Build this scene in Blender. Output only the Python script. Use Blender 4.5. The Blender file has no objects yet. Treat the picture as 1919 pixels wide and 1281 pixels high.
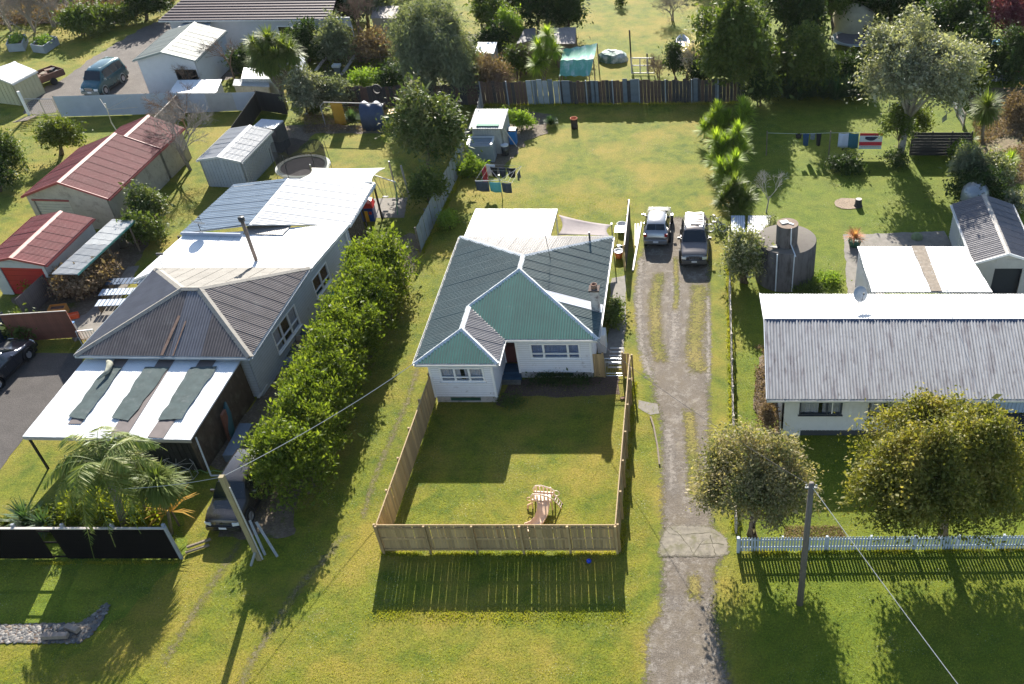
# Aerial view of a New Zealand backyard suburb: everything is built on the ground plane in metres.
import bpy, math, random
import numpy as np
from mathutils import Vector, Matrix, noise
R = math.radians
sc = bpy.context.scene
COL = sc.collection
# ------------------------------------------------------------------ camera, sky, sun, exposure
CX, CY, FL, PT, CH = 1332.0, 900.0, 1847.0, R(43.45), 35.0
cd = bpy.data.cameras.new('drone_camera'); cam = bpy.data.objects.new('drone_camera', cd); COL.objects.link(cam)
cam.location = (0, 0, CH); cam.rotation_euler = (R(90) - PT, 0, 0)
cd.sensor_width = 36; cd.lens = 36 * FL / 1919
cd.shift_x = -(CX - 959.5) / 1919; cd.shift_y = (CY - 640.5) / 1919
cd.clip_start = .5; cd.clip_end = 1500
sc.camera = cam
SUN = Vector((-.24, 1.93, 1.0)).normalized()
w = bpy.data.worlds.new('World'); sc.world = w; w.use_nodes = True
wn = w.node_tree.nodes; wl = w.node_tree.links
sky = wn.new('ShaderNodeTexSky'); sky.sky_type = 'NISHITA'; sky.sun_disc = False
sky.sun_elevation = math.asin(SUN.z); sky.sun_rotation = math.atan2(SUN.x, SUN.y)
sky.air_density = 1.0; sky.dust_density = .6; sky.ozone_density = 1.2
wl.new(sky.outputs[0], wn['Background'].inputs[0]); wn['Background'].inputs[1].default_value = .08
sd = bpy.data.lights.new('sun', 'SUN'); sd.energy = 5.0; sd.angle = R(.5); sd.color = (1, .94, .84)
so = bpy.data.objects.new('sun', sd); COL.objects.link(so)
so.rotation_euler = (-SUN).to_track_quat('-Z', 'Y').to_euler()
sc.view_settings.view_transform = 'Standard'; sc.view_settings.look = 'None'
sc.view_settings.gamma = 1; sc.view_settings.use_curve_mapping = False
sc.view_settings.exposure = 1.42
sc.render.engine = 'CYCLES'
cy = sc.cycles
cy.max_bounces = 5; cy.diffuse_bounces = 2; cy.glossy_bounces = 2; cy.transmission_bounces = 3; cy.transparent_max_bounces = 20
cy.use_denoising = True; cy.caustics_reflective = False; cy.caustics_refractive = False
random.seed(7)
NR = np.random.default_rng(11)

# ------------------------------------------------------------------ survey helpers: site plan read off the photograph
def G(px, py, z=0.0):
    "ground (or height z) position of a surveyed point"
    u = (px - CX) / FL; v = (CY - py) / FL
    d = (u, math.cos(PT) + v * math.sin(PT), -math.sin(PT) + v * math.cos(PT))
    t = (z - CH) / d[2]
    return Vector((d[0] * t, d[1] * t, z))
def pix(p):
    dz = p[2] - CH
    fw = p[1] * math.cos(PT) - dz * math.sin(PT); up = p[1] * math.sin(PT) + dz * math.cos(PT)
    return CX + FL * p[0] / fw, CY - FL * up / fw
def scl(p):
    return FL / (p[1] * math.cos(PT) - (p[2] - CH) * math.sin(PT))
def zat(x, y, py):
    lo, hi = -2.0, 25.0
    for _ in range(40):
        m = (lo + hi) / 2
        if pix((x, y, m))[1] > py: lo = m
        else: hi = m
    return lo

# ------------------------------------------------------------------ materials
def nd(t, typ, **k):
    n = t.nodes.new(typ)
    for a, b in k.items(): setattr(n, a, b)
    return n
def ramp(t, stops, src, mode='LINEAR'):
    r = nd(t, 'ShaderNodeValToRGB'); r.color_ramp.interpolation = mode
    e = r.color_ramp.elements
    while len(e) < len(stops): e.new(.5)
    for i, (p, c) in enumerate(stops):
        e[i].position = p; e[i].color = (c[0], c[1], c[2], 1) if hasattr(c, '__len__') else (c, c, c, 1)
    t.links.new(src, r.inputs[0]); return r.outputs[0]
def nz(t, co, scale, detail=4, rough=.6, dim='3D'):
    n = nd(t, 'ShaderNodeTexNoise'); n.inputs['Scale'].default_value = scale
    n.inputs['Detail'].default_value = detail; n.inputs['Roughness'].default_value = rough
    t.links.new(co, n.inputs['Vector']); return n.outputs['Fac']
def mix(t, f, a, b, bt='MIX'):
    m = nd(t, 'ShaderNodeMix', data_type='RGBA', blend_type=bt)
    for i, s in ((0, f), (6, a), (7, b)):
        if isinstance(s, (int, float)): m.inputs[i].default_value = s
        elif isinstance(s, (tuple, list)): m.inputs[i].default_value = (s[0], s[1], s[2], 1)
        else: t.links.new(s, m.inputs[i])
    return m.outputs[2]
def mth(t, op, a, b=0.0, clamp=False):
    m = nd(t, 'ShaderNodeMath', operation=op, use_clamp=clamp)
    for i, s in ((0, a), (1, b)):
        if isinstance(s, (int, float)): m.inputs[i].default_value = s
        else: t.links.new(s, m.inputs[i])
    return m.outputs[0]
def newmat(name):
    m = bpy.data.materials.new(name); m.use_nodes = True
    return m, m.node_tree, m.node_tree.nodes['Principled BSDF']
def bumpit(t, b, h, strength, dist):
    n = nd(t, 'ShaderNodeBump'); n.inputs['Strength'].default_value = strength; n.inputs['Distance'].default_value = dist
    t.links.new(h, n.inputs['Height']); t.links.new(n.outputs[0], b.inputs['Normal'])
MC = {}
def M(name, col, rough=.7, var=.12, scale=2.0, metal=0, spec=.4, bump=0, bscale=30, rand=.0, dirt=None, dirt2=None, alpha=1, streak=None, shade_grime=.5, laps=0):
    "generic weathered paint, metal, wood: base colour, mottling, optional stain layers (colour, threshold, scale)"
    if name in MC: return MC[name]
    m, t, b = newmat(name)
    tc = nd(t, 'ShaderNodeTexCoord').outputs['Object']
    co = tc
    if streak:
        mp = nd(t, 'ShaderNodeMapping'); mp.inputs['Scale'].default_value = streak; t.links.new(tc, mp.inputs[0]); co = mp.outputs[0]
    lo = [c * (1 - var) for c in col]; hi = [min(1, c * (1 + var)) for c in col]
    c = ramp(t, [(.3, lo), (.7, hi)], nz(t, co, scale, 5))
    for dd in (dirt, dirt2):
        if dd:
            dc, th, ds = dd
            mask = ramp(t, [(th, 0.), (min(1, th + .16), 1.)], nz(t, co, ds, 7, .7))
            c = mix(t, mask, c, dc)
    if any(k in name for k in ('iron', 'sheet', 'roof')):       # rib valleys painted darker, for their shade as well as dirt
        tg = nd(t, 'ShaderNodeAttribute', attribute_name='valley').outputs['Fac']; c = mix(t, mth(t, 'MULTIPLY', tg, shade_grime), c, (.05, .045, .04))
    if laps:                                        # uneven darker band along each board lap
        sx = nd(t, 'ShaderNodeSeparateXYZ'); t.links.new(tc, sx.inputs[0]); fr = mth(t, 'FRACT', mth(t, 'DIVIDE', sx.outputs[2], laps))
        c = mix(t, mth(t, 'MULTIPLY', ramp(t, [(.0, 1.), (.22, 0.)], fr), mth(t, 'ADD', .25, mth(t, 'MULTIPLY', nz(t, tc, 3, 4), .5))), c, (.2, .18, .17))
    if rand:
        oi = nd(t, 'ShaderNodeObjectInfo').outputs['Random']
        hv = nd(t, 'ShaderNodeHueSaturation'); t.links.new(c, hv.inputs['Color'])
        mr = nd(t, 'ShaderNodeMapRange'); mr.inputs[3].default_value = 1 - rand; mr.inputs[4].default_value = 1 + rand
        t.links.new(oi, mr.inputs[0]); t.links.new(mr.outputs[0], hv.inputs['Value']); c = hv.outputs[0]
    t.links.new(c, b.inputs['Base Color'])
    b.inputs['Roughness'].default_value = rough; b.inputs['Metallic'].default_value = metal
    b.inputs['Specular IOR Level'].default_value = spec
    if alpha < 1: b.inputs['Alpha'].default_value = alpha
    if bump: bumpit(t, b, nz(t, tc, bscale, 4), .6, bump)
    MC[name] = m; return m
def leafmat(name, cols, trans=.3, rough=.45, spec=.35, tint=.5, scale=.6, gain=1.4):
    "leaves: hue differs from leaf to leaf and from clump to clump"
    if name in MC: return MC[name]
    m, t, b = newmat(name)
    g = nd(t, 'ShaderNodeNewGeometry'); tc = nd(t, 'ShaderNodeTexCoord').outputs['Object']
    isl = g.outputs['Random Per Island']
    v = mth(t, 'ADD', mth(t, 'MULTIPLY', isl, 1 - tint), mth(t, 'MULTIPLY', ramp(t, [(.32, 0.), (.68, 1.)], nz(t, tc, scale, 3)), tint))
    n = len(cols); cols = [tuple(min(.6, x * gain) for x in cc) for cc in cols]
    c = ramp(t, [(i / max(1, n - 1), cc) for i, cc in enumerate(cols)], v)
    t.links.new(c, b.inputs['Base Color']); b.inputs['Roughness'].default_value = rough + .2; b.inputs['Specular IOR Level'].default_value = spec * .35
    tr = nd(t, 'ShaderNodeBsdfTranslucent')
    c2 = mix(t, 1.0, c, (1.7, 1.75, .7), 'MULTIPLY')
    t.links.new(c2, tr.inputs[0])
    ms = nd(t, 'ShaderNodeMixShader'); ms.inputs[0].default_value = trans
    t.links.new(b.outputs[0], ms.inputs[1]); t.links.new(tr.outputs[0], ms.inputs[2])
    t.links.new(ms.outputs[0], t.nodes['Material Output'].inputs[0])
    MC[name] = m; return m

# ------------------------------------------------------------------ object helpers
ROOT = {}
def tag(o, label=None, cat=None, group=None, kind=None):
    if label: o['label'] = label
    if cat: o['category'] = cat
    if group: o['group'] = group
    if kind: o['kind'] = kind
    return o
def thing(name, label, cat, loc, rz=0, group=None):
    o = bpy.data.objects.new(name, None); COL.objects.link(o)
    o.location = loc; o.rotation_euler = (0, 0, rz); o.empty_display_size = .2
    ROOT[o.name] = Matrix.Translation(Vector(loc)) @ Matrix.Rotation(rz, 4, 'Z')
    return tag(o, label, cat, group)
def link_mesh(name, me, mat, parent=None, loc=None):
    o = bpy.data.objects.new(name, me); COL.objects.link(o)
    if mat is not None and not me.materials: me.materials.append(mat)
    if parent is not None:
        o.parent = parent; ROOT[o.name] = ROOT[parent.name]
    elif loc is not None:
        o.location = loc; ROOT[o.name] = Matrix.Translation(Vector(loc))
    else: ROOT[o.name] = Matrix.Identity(4)
    return o
class MB:
    def __init__(s): s.v = []; s.f = []
    def add(s, vs, fs):
        n = len(s.v); s.v += [tuple(v) for v in vs]; s.f += [tuple(i + n for i in f) for f in fs]; return s
    def quad(s, a, b, c, d): return s.add([a, b, c, d], [(0, 1, 2, 3)])
    def box(s, c, d, rz=0, rx=0, ry=0, taper=1.0):
        m = Matrix.Translation(Vector(c)) @ Matrix.Rotation(rz, 4, 'Z') @ Matrix.Rotation(ry, 4, 'Y') @ Matrix.Rotation(rx, 4, 'X')
        x, y, z = d[0] / 2, d[1] / 2, d[2] / 2
        vs = [m @ Vector(p) for p in ((-x, -y, -z), (x, -y, -z), (x, y, -z), (-x, y, -z), (-x * taper, -y * taper, z), (x * taper, -y * taper, z), (x * taper, y * taper, z), (-x * taper, y * taper, z))]
        return s.add(vs, [(0, 3, 2, 1), (4, 5, 6, 7), (0, 1, 5, 4), (1, 2, 6, 5), (2, 3, 7, 6), (3, 0, 4, 7)])
    def beam(s, p, q, w, h, up=(0, 0, 1)):
        p, q = Vector(p), Vector(q); a = (q - p).normalized(); up = Vector(up)
        b = a.cross(up)
        if b.length < 1e-4: b = a.cross(Vector((1, 0, 0)))
        b.normalize(); c = b.cross(a).normalized()
        o = [(-w / 2, -h / 2), (w / 2, -h / 2), (w / 2, h / 2), (-w / 2, h / 2)]
        vs = [p + b * i + c * j for i, j in o] + [q + b * i + c * j for i, j in o]
        return s.add(vs, [(0, 1, 2, 3), (7, 6, 5, 4), (0, 4, 5, 1), (1, 5, 6, 2), (2, 6, 7, 3), (3, 7, 4, 0)])
    def prism(s, pts, vec):
        n = len(pts); vec = Vector(vec); a = [Vector(p) for p in pts]
        return s.add(a + [p + vec for p in a], [tuple(range(n))[::-1], tuple(range(n, 2 * n))] + [(i, (i + 1) % n, n + (i + 1) % n, n + i) for i in range(n)])
    def tube(s, pts, r, n=6, caps=True):
        pts = [Vector(p) for p in pts]; rs = r if hasattr(r, '__len__') else [r] * len(pts)
        vs = []; fs = []
        for i, p in enumerate(pts):
            a = (pts[min(i + 1, len(pts) - 1)] - pts[max(i - 1, 0)]).normalized()
            b = a.cross(Vector((0, 0, 1)))
            if b.length < .05: b = a.cross(Vector((0, 1, 0)))
            b.normalize(); c = a.cross(b)
            for k in range(n):
                t = 2 * math.pi * k / n; vs.append(p + (b * math.cos(t) + c * math.sin(t)) * rs[i])
        for i in range(len(pts) - 1):
            for k in range(n):
                fs.append((i * n + k, i * n + (k + 1) % n, (i + 1) * n + (k + 1) % n, (i + 1) * n + k))
        if caps: fs += [tuple(range(n))[::-1], tuple(range((len(pts) - 1) * n, len(pts) * n))]
        return s.add(vs, fs)
    def lathe(s, prof, n=16, c=(0, 0, 0), axis='Z'):
        vs = []; fs = []; c = Vector(c)
        for r, z in prof:
            for k in range(n):
                t = 2 * math.pi * k / n
                p = (r * math.cos(t), r * math.sin(t), z)
                if axis == 'X': p = (z, r * math.cos(t), r * math.sin(t))
                if axis == 'Y': p = (r * math.cos(t), z, r * math.sin(t))
                vs.append(c + Vector(p))
        for i in range(len(prof) - 1):
            for k in range(n): fs.append((i * n + k, i * n + (k + 1) % n, (i + 1) * n + (k + 1) % n, (i + 1) * n + k))
        return s.add(vs, fs)
    def disc(s, c, r, n=16, sy=1):
        return s.add([(c[0] + r * math.cos(2 * math.pi * k / n), c[1] + sy * r * math.sin(2 * math.pi * k / n), c[2]) for k in range(n)], [tuple(range(n))])
    def build(s, name, mat, parent=None, loc=None, smooth=False, local=False):
        me = bpy.data.meshes.new(name)
        o = link_mesh(name, me, mat, parent, loc)
        vs = s.v
        if not local:
            inv = ROOT[o.name].inverted(); vs = [inv @ Vector(v) for v in s.v]
        me.from_pydata(vs, [], s.f); me.update()
        if smooth: me.polygons.foreach_set('use_smooth', [True] * len(me.polygons))
        return o
def np_mesh(name, verts, faces, mat, parent=None, loc=None, smooth=False, local=False):
    "verts (n,3) and faces (m,k) arrays"
    me = bpy.data.meshes.new(name)
    o = link_mesh(name, me, mat, parent, loc)
    if not local:
        inv = np.array(ROOT[o.name].inverted()); verts = verts @ inv[:3, :3].T + inv[:3, 3]
    k = faces.shape[1]; m = faces.shape[0]
    me.vertices.add(len(verts)); me.vertices.foreach_set('co', verts.astype(np.float32).ravel())
    me.loops.add(m * k); me.loops.foreach_set('vertex_index', faces.astype(np.int32).ravel())
    me.polygons.add(m); me.polygons.foreach_set('loop_start', np.arange(0, m * k, k, dtype=np.int32))
    me.update(calc_edges=True); me.validate()
    if smooth: me.polygons.foreach_set('use_smooth', [True] * m)
    return o
def copy_tree(o, loc=None, rz=None, label=None, scale=None, parent=None):
    c = o.copy(); COL.objects.link(c)
    if parent is not None: c.parent = parent
    if loc is not None: c.location = loc
    if rz is not None: c.rotation_euler = (0, 0, rz)
    if scale is not None: c.scale = scale if hasattr(scale, '__len__') else (scale,) * 3
    if label: c['label'] = label
    for ch in list(o.children): copy_tree(ch, parent=c)
    return c
def L(*p): return [Vector(q) for q in p]
# ------------------------------------------------------------------ foliage
def unit(a): return a / np.maximum(1e-9, np.linalg.norm(a, axis=1, keepdims=True))
def leaf_arrays(P, A, B, Ln, Wd):
    "diamond leaf at P along A, width along B"
    n = len(P); Ln = np.asarray(Ln).reshape(-1, 1) * np.ones((n, 1)); Wd = np.asarray(Wd).reshape(-1, 1) * np.ones((n, 1))
    v = np.empty((n, 4, 3)); m = P + A * Ln * .45
    v[:, 0] = P; v[:, 1] = m + B * Wd * .5; v[:, 2] = P + A * Ln; v[:, 3] = m - B * Wd * .5
    return v.reshape(-1, 3), np.arange(4 * n).reshape(n, 4)
def crown_leaves(lobes, nleaf, rng, per=26, clump=.45, shell=.55, size=.18, aspect=.5, up=.5, hang=0., rnd=.8):
    lo = np.array(lobes, float); wgt = (lo[:, 3] * lo[:, 4] + lo[:, 3] * lo[:, 5]) ; wgt /= wgt.sum()
    nc = max(4, nleaf // per)
    li = rng.choice(len(lo), nc, p=wgt)
    d = unit(rng.normal(size=(nc, 3))); d[:, 2] = np.where(d[:, 2] < -.55, -d[:, 2], d[:, 2])
    rr = (shell + (1 - shell) * rng.random((nc, 1)) ** .6)
    cc = lo[li, :3] + d * lo[li, 3:6] * rr
    k = rng.integers(0, nc, nleaf)
    off = rng.normal(size=(nleaf, 3)) * clump * (.6 + .8 * rng.random((nc, 1))[k]) * np.array([1, 1, .75])
    P = cc[k] + off
    O = unit(P - lo[li][k][:, :3])
    N = unit(O * .6 + np.array([0, 0, up]) + rng.normal(size=(nleaf, 3)) * rnd)
    A = unit(np.cross(N, rng.normal(size=(nleaf, 3))) + O * .35 + np.array([0, 0, -hang]))
    B = unit(np.cross(N, A))
    s = size * np.exp(rng.normal(size=nleaf) * .36)
    P[:, 2] = np.maximum(P[:, 2], .03)
    return leaf_arrays(P, A, B, s, s * aspect)
def ragged(v, c, rh, rv, rng, amp=.11, gaps=.45, taper=.1):
    "push the crown in and out and open gaps in it, leaf by leaf"
    q = v.reshape(-1, 4, 3); m = q.mean(1); d = (m - np.array(c)) / np.array([rh, rh, rv]); az = np.arctan2(d[:, 1], d[:, 0]); el = np.arctan2(d[:, 2], np.hypot(d[:, 0], d[:, 1])); p = rng.random(6) * 6.28
    k = 1 + amp * (np.sin(2 * az + p[0]) + .8 * np.sin(5 * az + p[1] + 2 * el) + .7 * np.sin(4 * el + p[2] + az) + .6 * np.sin(9 * az + 3 * el + p[3])) - .03
    tp = 1 - taper * np.clip(d[:, 2], -1, 1.2); k3 = np.stack([k * tp, k * tp, k], 1)
    nm = np.array(c) + (m - np.array(c)) * k3; q = q + (nm - m)[:, None, :]
    if gaps:
        w_ = 6.283 / (rh * .75); g = np.sin(m[:, 0] * w_ + p[4]) * np.sin(m[:, 1] * w_ + p[5]) + np.sin(m[:, 2] * w_ * 1.3 + p[0]) * np.sin((m[:, 0] - m[:, 1]) * w_ * .6 + p[1]); keep = (g < gaps) | (rng.random(len(m)) < .22); q = q[keep]
    q[:, :, 2] = np.maximum(q[:, :, 2], .02); n = len(q); return q.reshape(-1, 3), np.arange(4 * n).reshape(n, 4)
def fit_crown(bb, base):
    "crown ellipsoid (centre, horizontal radius, vertical radius) from its outline and the foot of its trunk"
    b = G(*base)
    x0, y0, x1, y1 = bb; cxp, cyp = (x0 + x1) / 2, (y0 + y1) / 2
    z = 3.0
    for _ in range(6):
        zc = zat(0, b.y, cyp); p = Vector((0, b.y, zc)); s = scl(p)
        p.x = (cxp - CX) / s
    dep = math.atan2(CH - zc, b.y); rh = (x1 - x0) / 2 / s; hp = (y1 - y0) / 2 / s
    q = hp * hp - (rh * math.sin(dep)) ** 2
    rv = math.sqrt(q) / math.cos(dep) if q > 0 else 0
    rv = max(rv, rh * .45)
    if zc - rv < 0.1: rv = max(.3, (zc - .1)) if zc > rh * .4 else rh * .5
    zc = max(zc, rv * .8)
    return b, Vector((p.x, b.y, zc)), rh, rv
def lobes_in(c, rh, rv, k, rng, spread=.58, size=.5):
    out = [(c[0], c[1], c[2], rh * .48, rh * .48, rv * .52)]
    for i in range(k * 2):                       # a fringe of small outlying sprays breaks the outline
        a = rng.random() * 6.283; h = -.7 + 1.75 * rng.random(); q = math.sqrt(max(.03, 1 - min(1, abs(h)) ** 2)); s = size * (.3 + .35 * rng.random()); e = .72 + .22 * rng.random()
        out.append((c[0] + math.cos(a) * q * rh * e, c[1] + math.sin(a) * q * rh * e, c[2] + h * rv * e, rh * s, rh * s, rv * s))
    for i in range(k):
        a = i * 2.399 + rng.random() * .8; h = -0.75 + 1.6 * (i + .5) / k
        q = math.sqrt(max(.05, 1 - h * h * .8))
        s = size * (.62 + .55 * rng.random())
        out.append((c[0] + math.cos(a) * q * rh * spread, c[1] + math.sin(a) * q * rh * spread, c[2] + h * rv * spread, rh * s, rh * s, rv * s))
    return out
BARK = lambda: M('bark', (.13, .1, .075), .9, .3, 6, bump=.02)
def trunk(b, lobes, r, parent, mat, rng, stems=1, zf=.45):
    mb = MB(); zmid = sum(l[2] for l in lobes) / len(lobes)
    fork = Vector((b[0] * .6 + lobes[0][0] * .4, b[1] * .6 + lobes[0][1] * .4, max(.3, zmid * zf)))
    for s in range(stems):
        o = Vector((rng.normal() * .15, rng.normal() * .15, 0)) * (stems > 1)
        mb.tube([Vector((b[0], b[1], -.05)) + o, Vector((b[0], b[1], 0)) + o + (fork - Vector((b[0], b[1], 0))) * .5 + Vector((rng.normal() * .08, rng.normal() * .08, 0)), fork + o * 1.5], [r * 1.25, r, r * .8], 8)
    for l in lobes[-12:]:
        t = Vector(l[:3]); m = fork.lerp(t, .5) + Vector((0, 0, .1 + .1 * rng.normal()))
        mb.tube([fork, m, t], [r * .6, r * .35, r * .12], 5)
    mb.build('trunk', mat, parent, smooth=True)
def tree(name, label, cat, bb, base, leaf, n, size=.2, aspect=.5, k=7, clump=.4, up=.5, hang=0, seed=1, group=None, trunkr=.14, stems=1, shell=.55, per=26, rvmul=1., bark=None, spread=.58, lsize=.5, rag=(.11, .5, .1), rnd=.8):
    rng = np.random.default_rng(seed)
    b, c, rh, rv = fit_crown(bb, base); rv *= rvmul
    if cat == 'shrub': zt_ = max(c.z + rv, .5); rv = zt_ * .5; c.z = rv
    clump = min(clump, rh * .26); size = min(size, max(.09, rh * .2))
    T = thing(name, label, cat, b, 0, group)
    lb = lobes_in(c, rh * .93, rv * .93, k, rng, spread, lsize)
    v, f = crown_leaves(lb, n, rng, per, clump, shell, size, aspect, up, hang, rnd)
    v, f = ragged(v, c, rh, rv, rng, *rag); np_mesh('crown', v, f, leaf, T)
    trunk(b, lb, trunkr, T, bark or BARK(), rng, stems)
    return T
def bush(name, label, cat, x, y, rx, ry, h, leaf, n, size=.14, seed=1, group=None, k=5, clump=.22, aspect=.5, up=.5, hang=0, shell=.5):
    "low shrub straight from the ground, world coordinates"
    rng = np.random.default_rng(seed)
    T = thing(name, label, cat, (x, y, 0), 0, group)
    lb = [(x, y, h * .5, rx * .7, ry * .7, h * .45)]
    for i in range(k):
        a = i * 2.4 + rng.random(); s = .5 * (.7 + .6 * rng.random())
        lb.append((x + math.cos(a) * rx * .5, y + math.sin(a) * ry * .5, h * (.35 + .35 * rng.random()), rx * s, ry * s, h * s * .8))
    v, f = crown_leaves(lb, n, rng, 20, clump, shell, size, aspect, up, hang)
    np_mesh('foliage', v, f, leaf, T)
    mb = MB()
    for l in lb: mb.tube([(x, y, 0), ((x + l[0]) / 2, (y + l[1]) / 2, l[2] * .5), (l[0], l[1], l[2])], [.04, .03, .015], 4)
    mb.build('stem', BARK(), T)
    return T
def sword_arrays(C, n, ln, wd, rng, tilt=(-.4, 1.2), droop=.35, upax=None):
    "n sword leaves radiating from C, each two quads bent once"
    az = rng.random(n) * 2 * math.pi; el = tilt[0] + (tilt[1] - tilt[0]) * rng.random(n)
    A = np.stack([np.cos(az) * np.cos(el), np.sin(az) * np.cos(el), np.sin(el)], 1)
    B = np.stack([-np.sin(az), np.cos(az), np.zeros(n)], 1)
    l = ln * (.75 + .4 * rng.random((n, 1)))
    P0 = np.array(C) + A * .05; P1 = P0 + A * l * .55
    A2 = unit(A + np.array([0, 0, -1]) * droop * (.5 + rng.random((n, 1))))
    P2 = P1 + A2 * l * .45
    v = np.empty((n, 6, 3)); hw = wd / 2
    v[:, 0] = P0 - B * hw * .6; v[:, 1] = P0 + B * hw * .6; v[:, 2] = P1 + B * hw; v[:, 3] = P1 - B * hw
    v[:, 4] = P2 + B * hw * .12; v[:, 5] = P2 - B * hw * .12
    i = np.arange(n)[:, None] * 6
    f = np.concatenate([i + np.array([0, 1, 2, 3]), i + np.array([3, 2, 4, 5])])
    return v.reshape(-1, 3), f
def merge(parts):
    vs = []; fs = []; o = 0
    for v, f in parts: vs.append(v); fs.append(f + o); o += len(v)
    return np.concatenate(vs), np.concatenate(fs)
def cabbage_tree(name, label, base, heads, leaf, nleaf=160, ln=.8, wd=.06, seed=1, group=None, r=.12, cat='cabbage tree', tilt=(-.7, 1.35), droop=.35):
    "heads: list of world (x,y,z) head centres; trunk forks to each"
    rng = np.random.default_rng(seed); b = Vector(base)
    T = thing(name, label, cat, b, 0, group)
    v, f = merge([sword_arrays(h, nleaf, ln * (.85 + .3 * rng.random()), wd, rng, tilt, droop) for h in heads])
    np_mesh('crown', v, f, leaf, T)
    mb = MB(); zmin = min(h[2] for h in heads); fk = Vector((b.x * .5 + sum(h[0] for h in heads) / len(heads) * .5, b.y * .5 + sum(h[1] for h in heads) / len(heads) * .5, zmin * .45)) if len(heads) > 1 else None
    if fk: mb.tube([b, fk], [r * 1.2, r], 8)
    for h in heads:
        s = fk or b; h = Vector(h); m = s.lerp(h, .5) + Vector((rng.normal() * .06, rng.normal() * .06, 0))
        mb.tube([s, m, h], [r, r * .8, r * .7], 7)
    mb.build('trunk', M('cabbage_bark', (.2, .17, .13), .95, .3, 5, bump=.02), T, smooth=True)
    return T
def frond_arrays(C, az, ln, rise, droop, rng, nl=46, ll=.5, lw=.045, rib=.02):
    "a feather palm frond: rib arching from C, leaflets both sides"
    d = np.array([math.cos(az), math.sin(az), 0.]); s = np.array([-math.sin(az), math.cos(az), 0.])
    t = np.linspace(0, 1, nl)
    X = ln * (t - .12 * t ** 2 * abs(droop)); Z = ln * (rise * t - droop * t ** 2)
    P = np.array(C) + X[:, None] * d + Z[:, None] * np.array([0, 0, 1])
    Tn = unit(np.gradient(P, axis=0))
    prof = np.sin(np.clip(t * 1.02 + .08, 0, 1) * math.pi) ** .55
    parts = []
    for sg in (-1, 1):
        A = unit(s * sg + Tn * .55 + np.array([0, 0, -.55]) + rng.normal(size=(nl, 3)) * .12)
        Bv = unit(np.cross(A, np.array([0, 0, 1.])) + rng.normal(size=(nl, 3)) * .3)
        parts.append(leaf_arrays(P, A, Bv, ll * prof * (.85 + .3 * rng.random(nl)), lw * 1.6))
    v = np.empty((nl - 1, 4, 3)); v[:, 0] = P[:-1] - s * rib; v[:, 1] = P[:-1] + s * rib; v[:, 2] = P[1:] + s * rib * .8; v[:, 3] = P[1:] - s * rib * .8
    parts.append((v.reshape(-1, 3), np.arange(4 * (nl - 1)).reshape(-1, 4)))
    return merge(parts)
def feather_palm(name, label, base, top, nf, ln, leaf, seed=1, group=None, r=.16, ll=.5, rise=.8, droop=1.0, cat='palm'):
    rng = np.random.default_rng(seed); T = thing(name, label, cat, base, 0, group)
    parts = []
    for i in range(nf):
        az = i * 2.399 + rng.random() * .3; u = i / nf
        parts.append(frond_arrays(top, az, ln * (.8 + .3 * rng.random()), rise * (1.25 - 1.1 * u) , droop * (.75 + .5 * rng.random()), rng, ll=ll))
    v, f = merge(parts); np_mesh('crown', v, f, leaf, T)
    b = Vector(base); t = Vector(top); m = b.lerp(t, .5) + Vector((.1, 0, 0))
    MB().tube([b, m, t], [r * 1.2, r, r * .85], 9).build('trunk', M('palm_bark', (.24, .2, .16), .9, .25, 7, bump=.02), T, smooth=True)
    return T
def twig_arrays(b, h, spread, rng, depth=5, r0=.09, lean=(0, 0)):
    "leafless branching: list of (p,q,r1,r2)"
    out = []
    def rec(p, d, ln, r, k):
        q = p + d * ln; out.append((p, q, r, r * .72))
        if k == 0: return
        for i in range(3 if k > 1 else 4):
            nd_ = (d + Vector((rng.normal(), rng.normal(), rng.normal() * .6 + .12)) * spread).normalized()
            rec(p.lerp(q, .55 + .45 * rng.random()), nd_, ln * (.62 + .22 * rng.random()), r * .58, k - 1)
    rec(Vector(b), Vector((lean[0], lean[1], 1)).normalized(), h * .34, r0, depth)
    return out
def bare_tree(name, label, base, h, spread=.6, seed=1, depth=5, r0=.09, group=None, col='twig_grey', lean=(0, 0), stems=1):
    rng = np.random.default_rng(seed); b = Vector(base); T = thing(name, label, 'tree', b, 0, group)
    seg = []
    for s in range(stems): seg += twig_arrays(b + Vector((rng.normal() * .1, rng.normal() * .1, 0)) * (s > 0), h, spread, rng, depth, r0, (lean[0] + rng.normal() * .4 * (s > 0), lean[1] + rng.normal() * .4 * (s > 0)))
    mt, mc = MB(), MB()
    for p, q, a, c in seg: (mt if a > r0 * .35 else mc).tube([p, q], [a, max(c, .006)], 5 if a > r0 * .35 else 3, caps=False)
    mat = M(col, {'twig_grey': (.3, .26, .22), 'twig_brown': (.2, .13, .09), 'twig_pale': (.42, .38, .33)}[col], .9, .2, 5)
    mt.build('trunk', mat, T, smooth=True); c = mc.build('branches', mat, T); c['kind'] = 'stuff'
    return T
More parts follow.
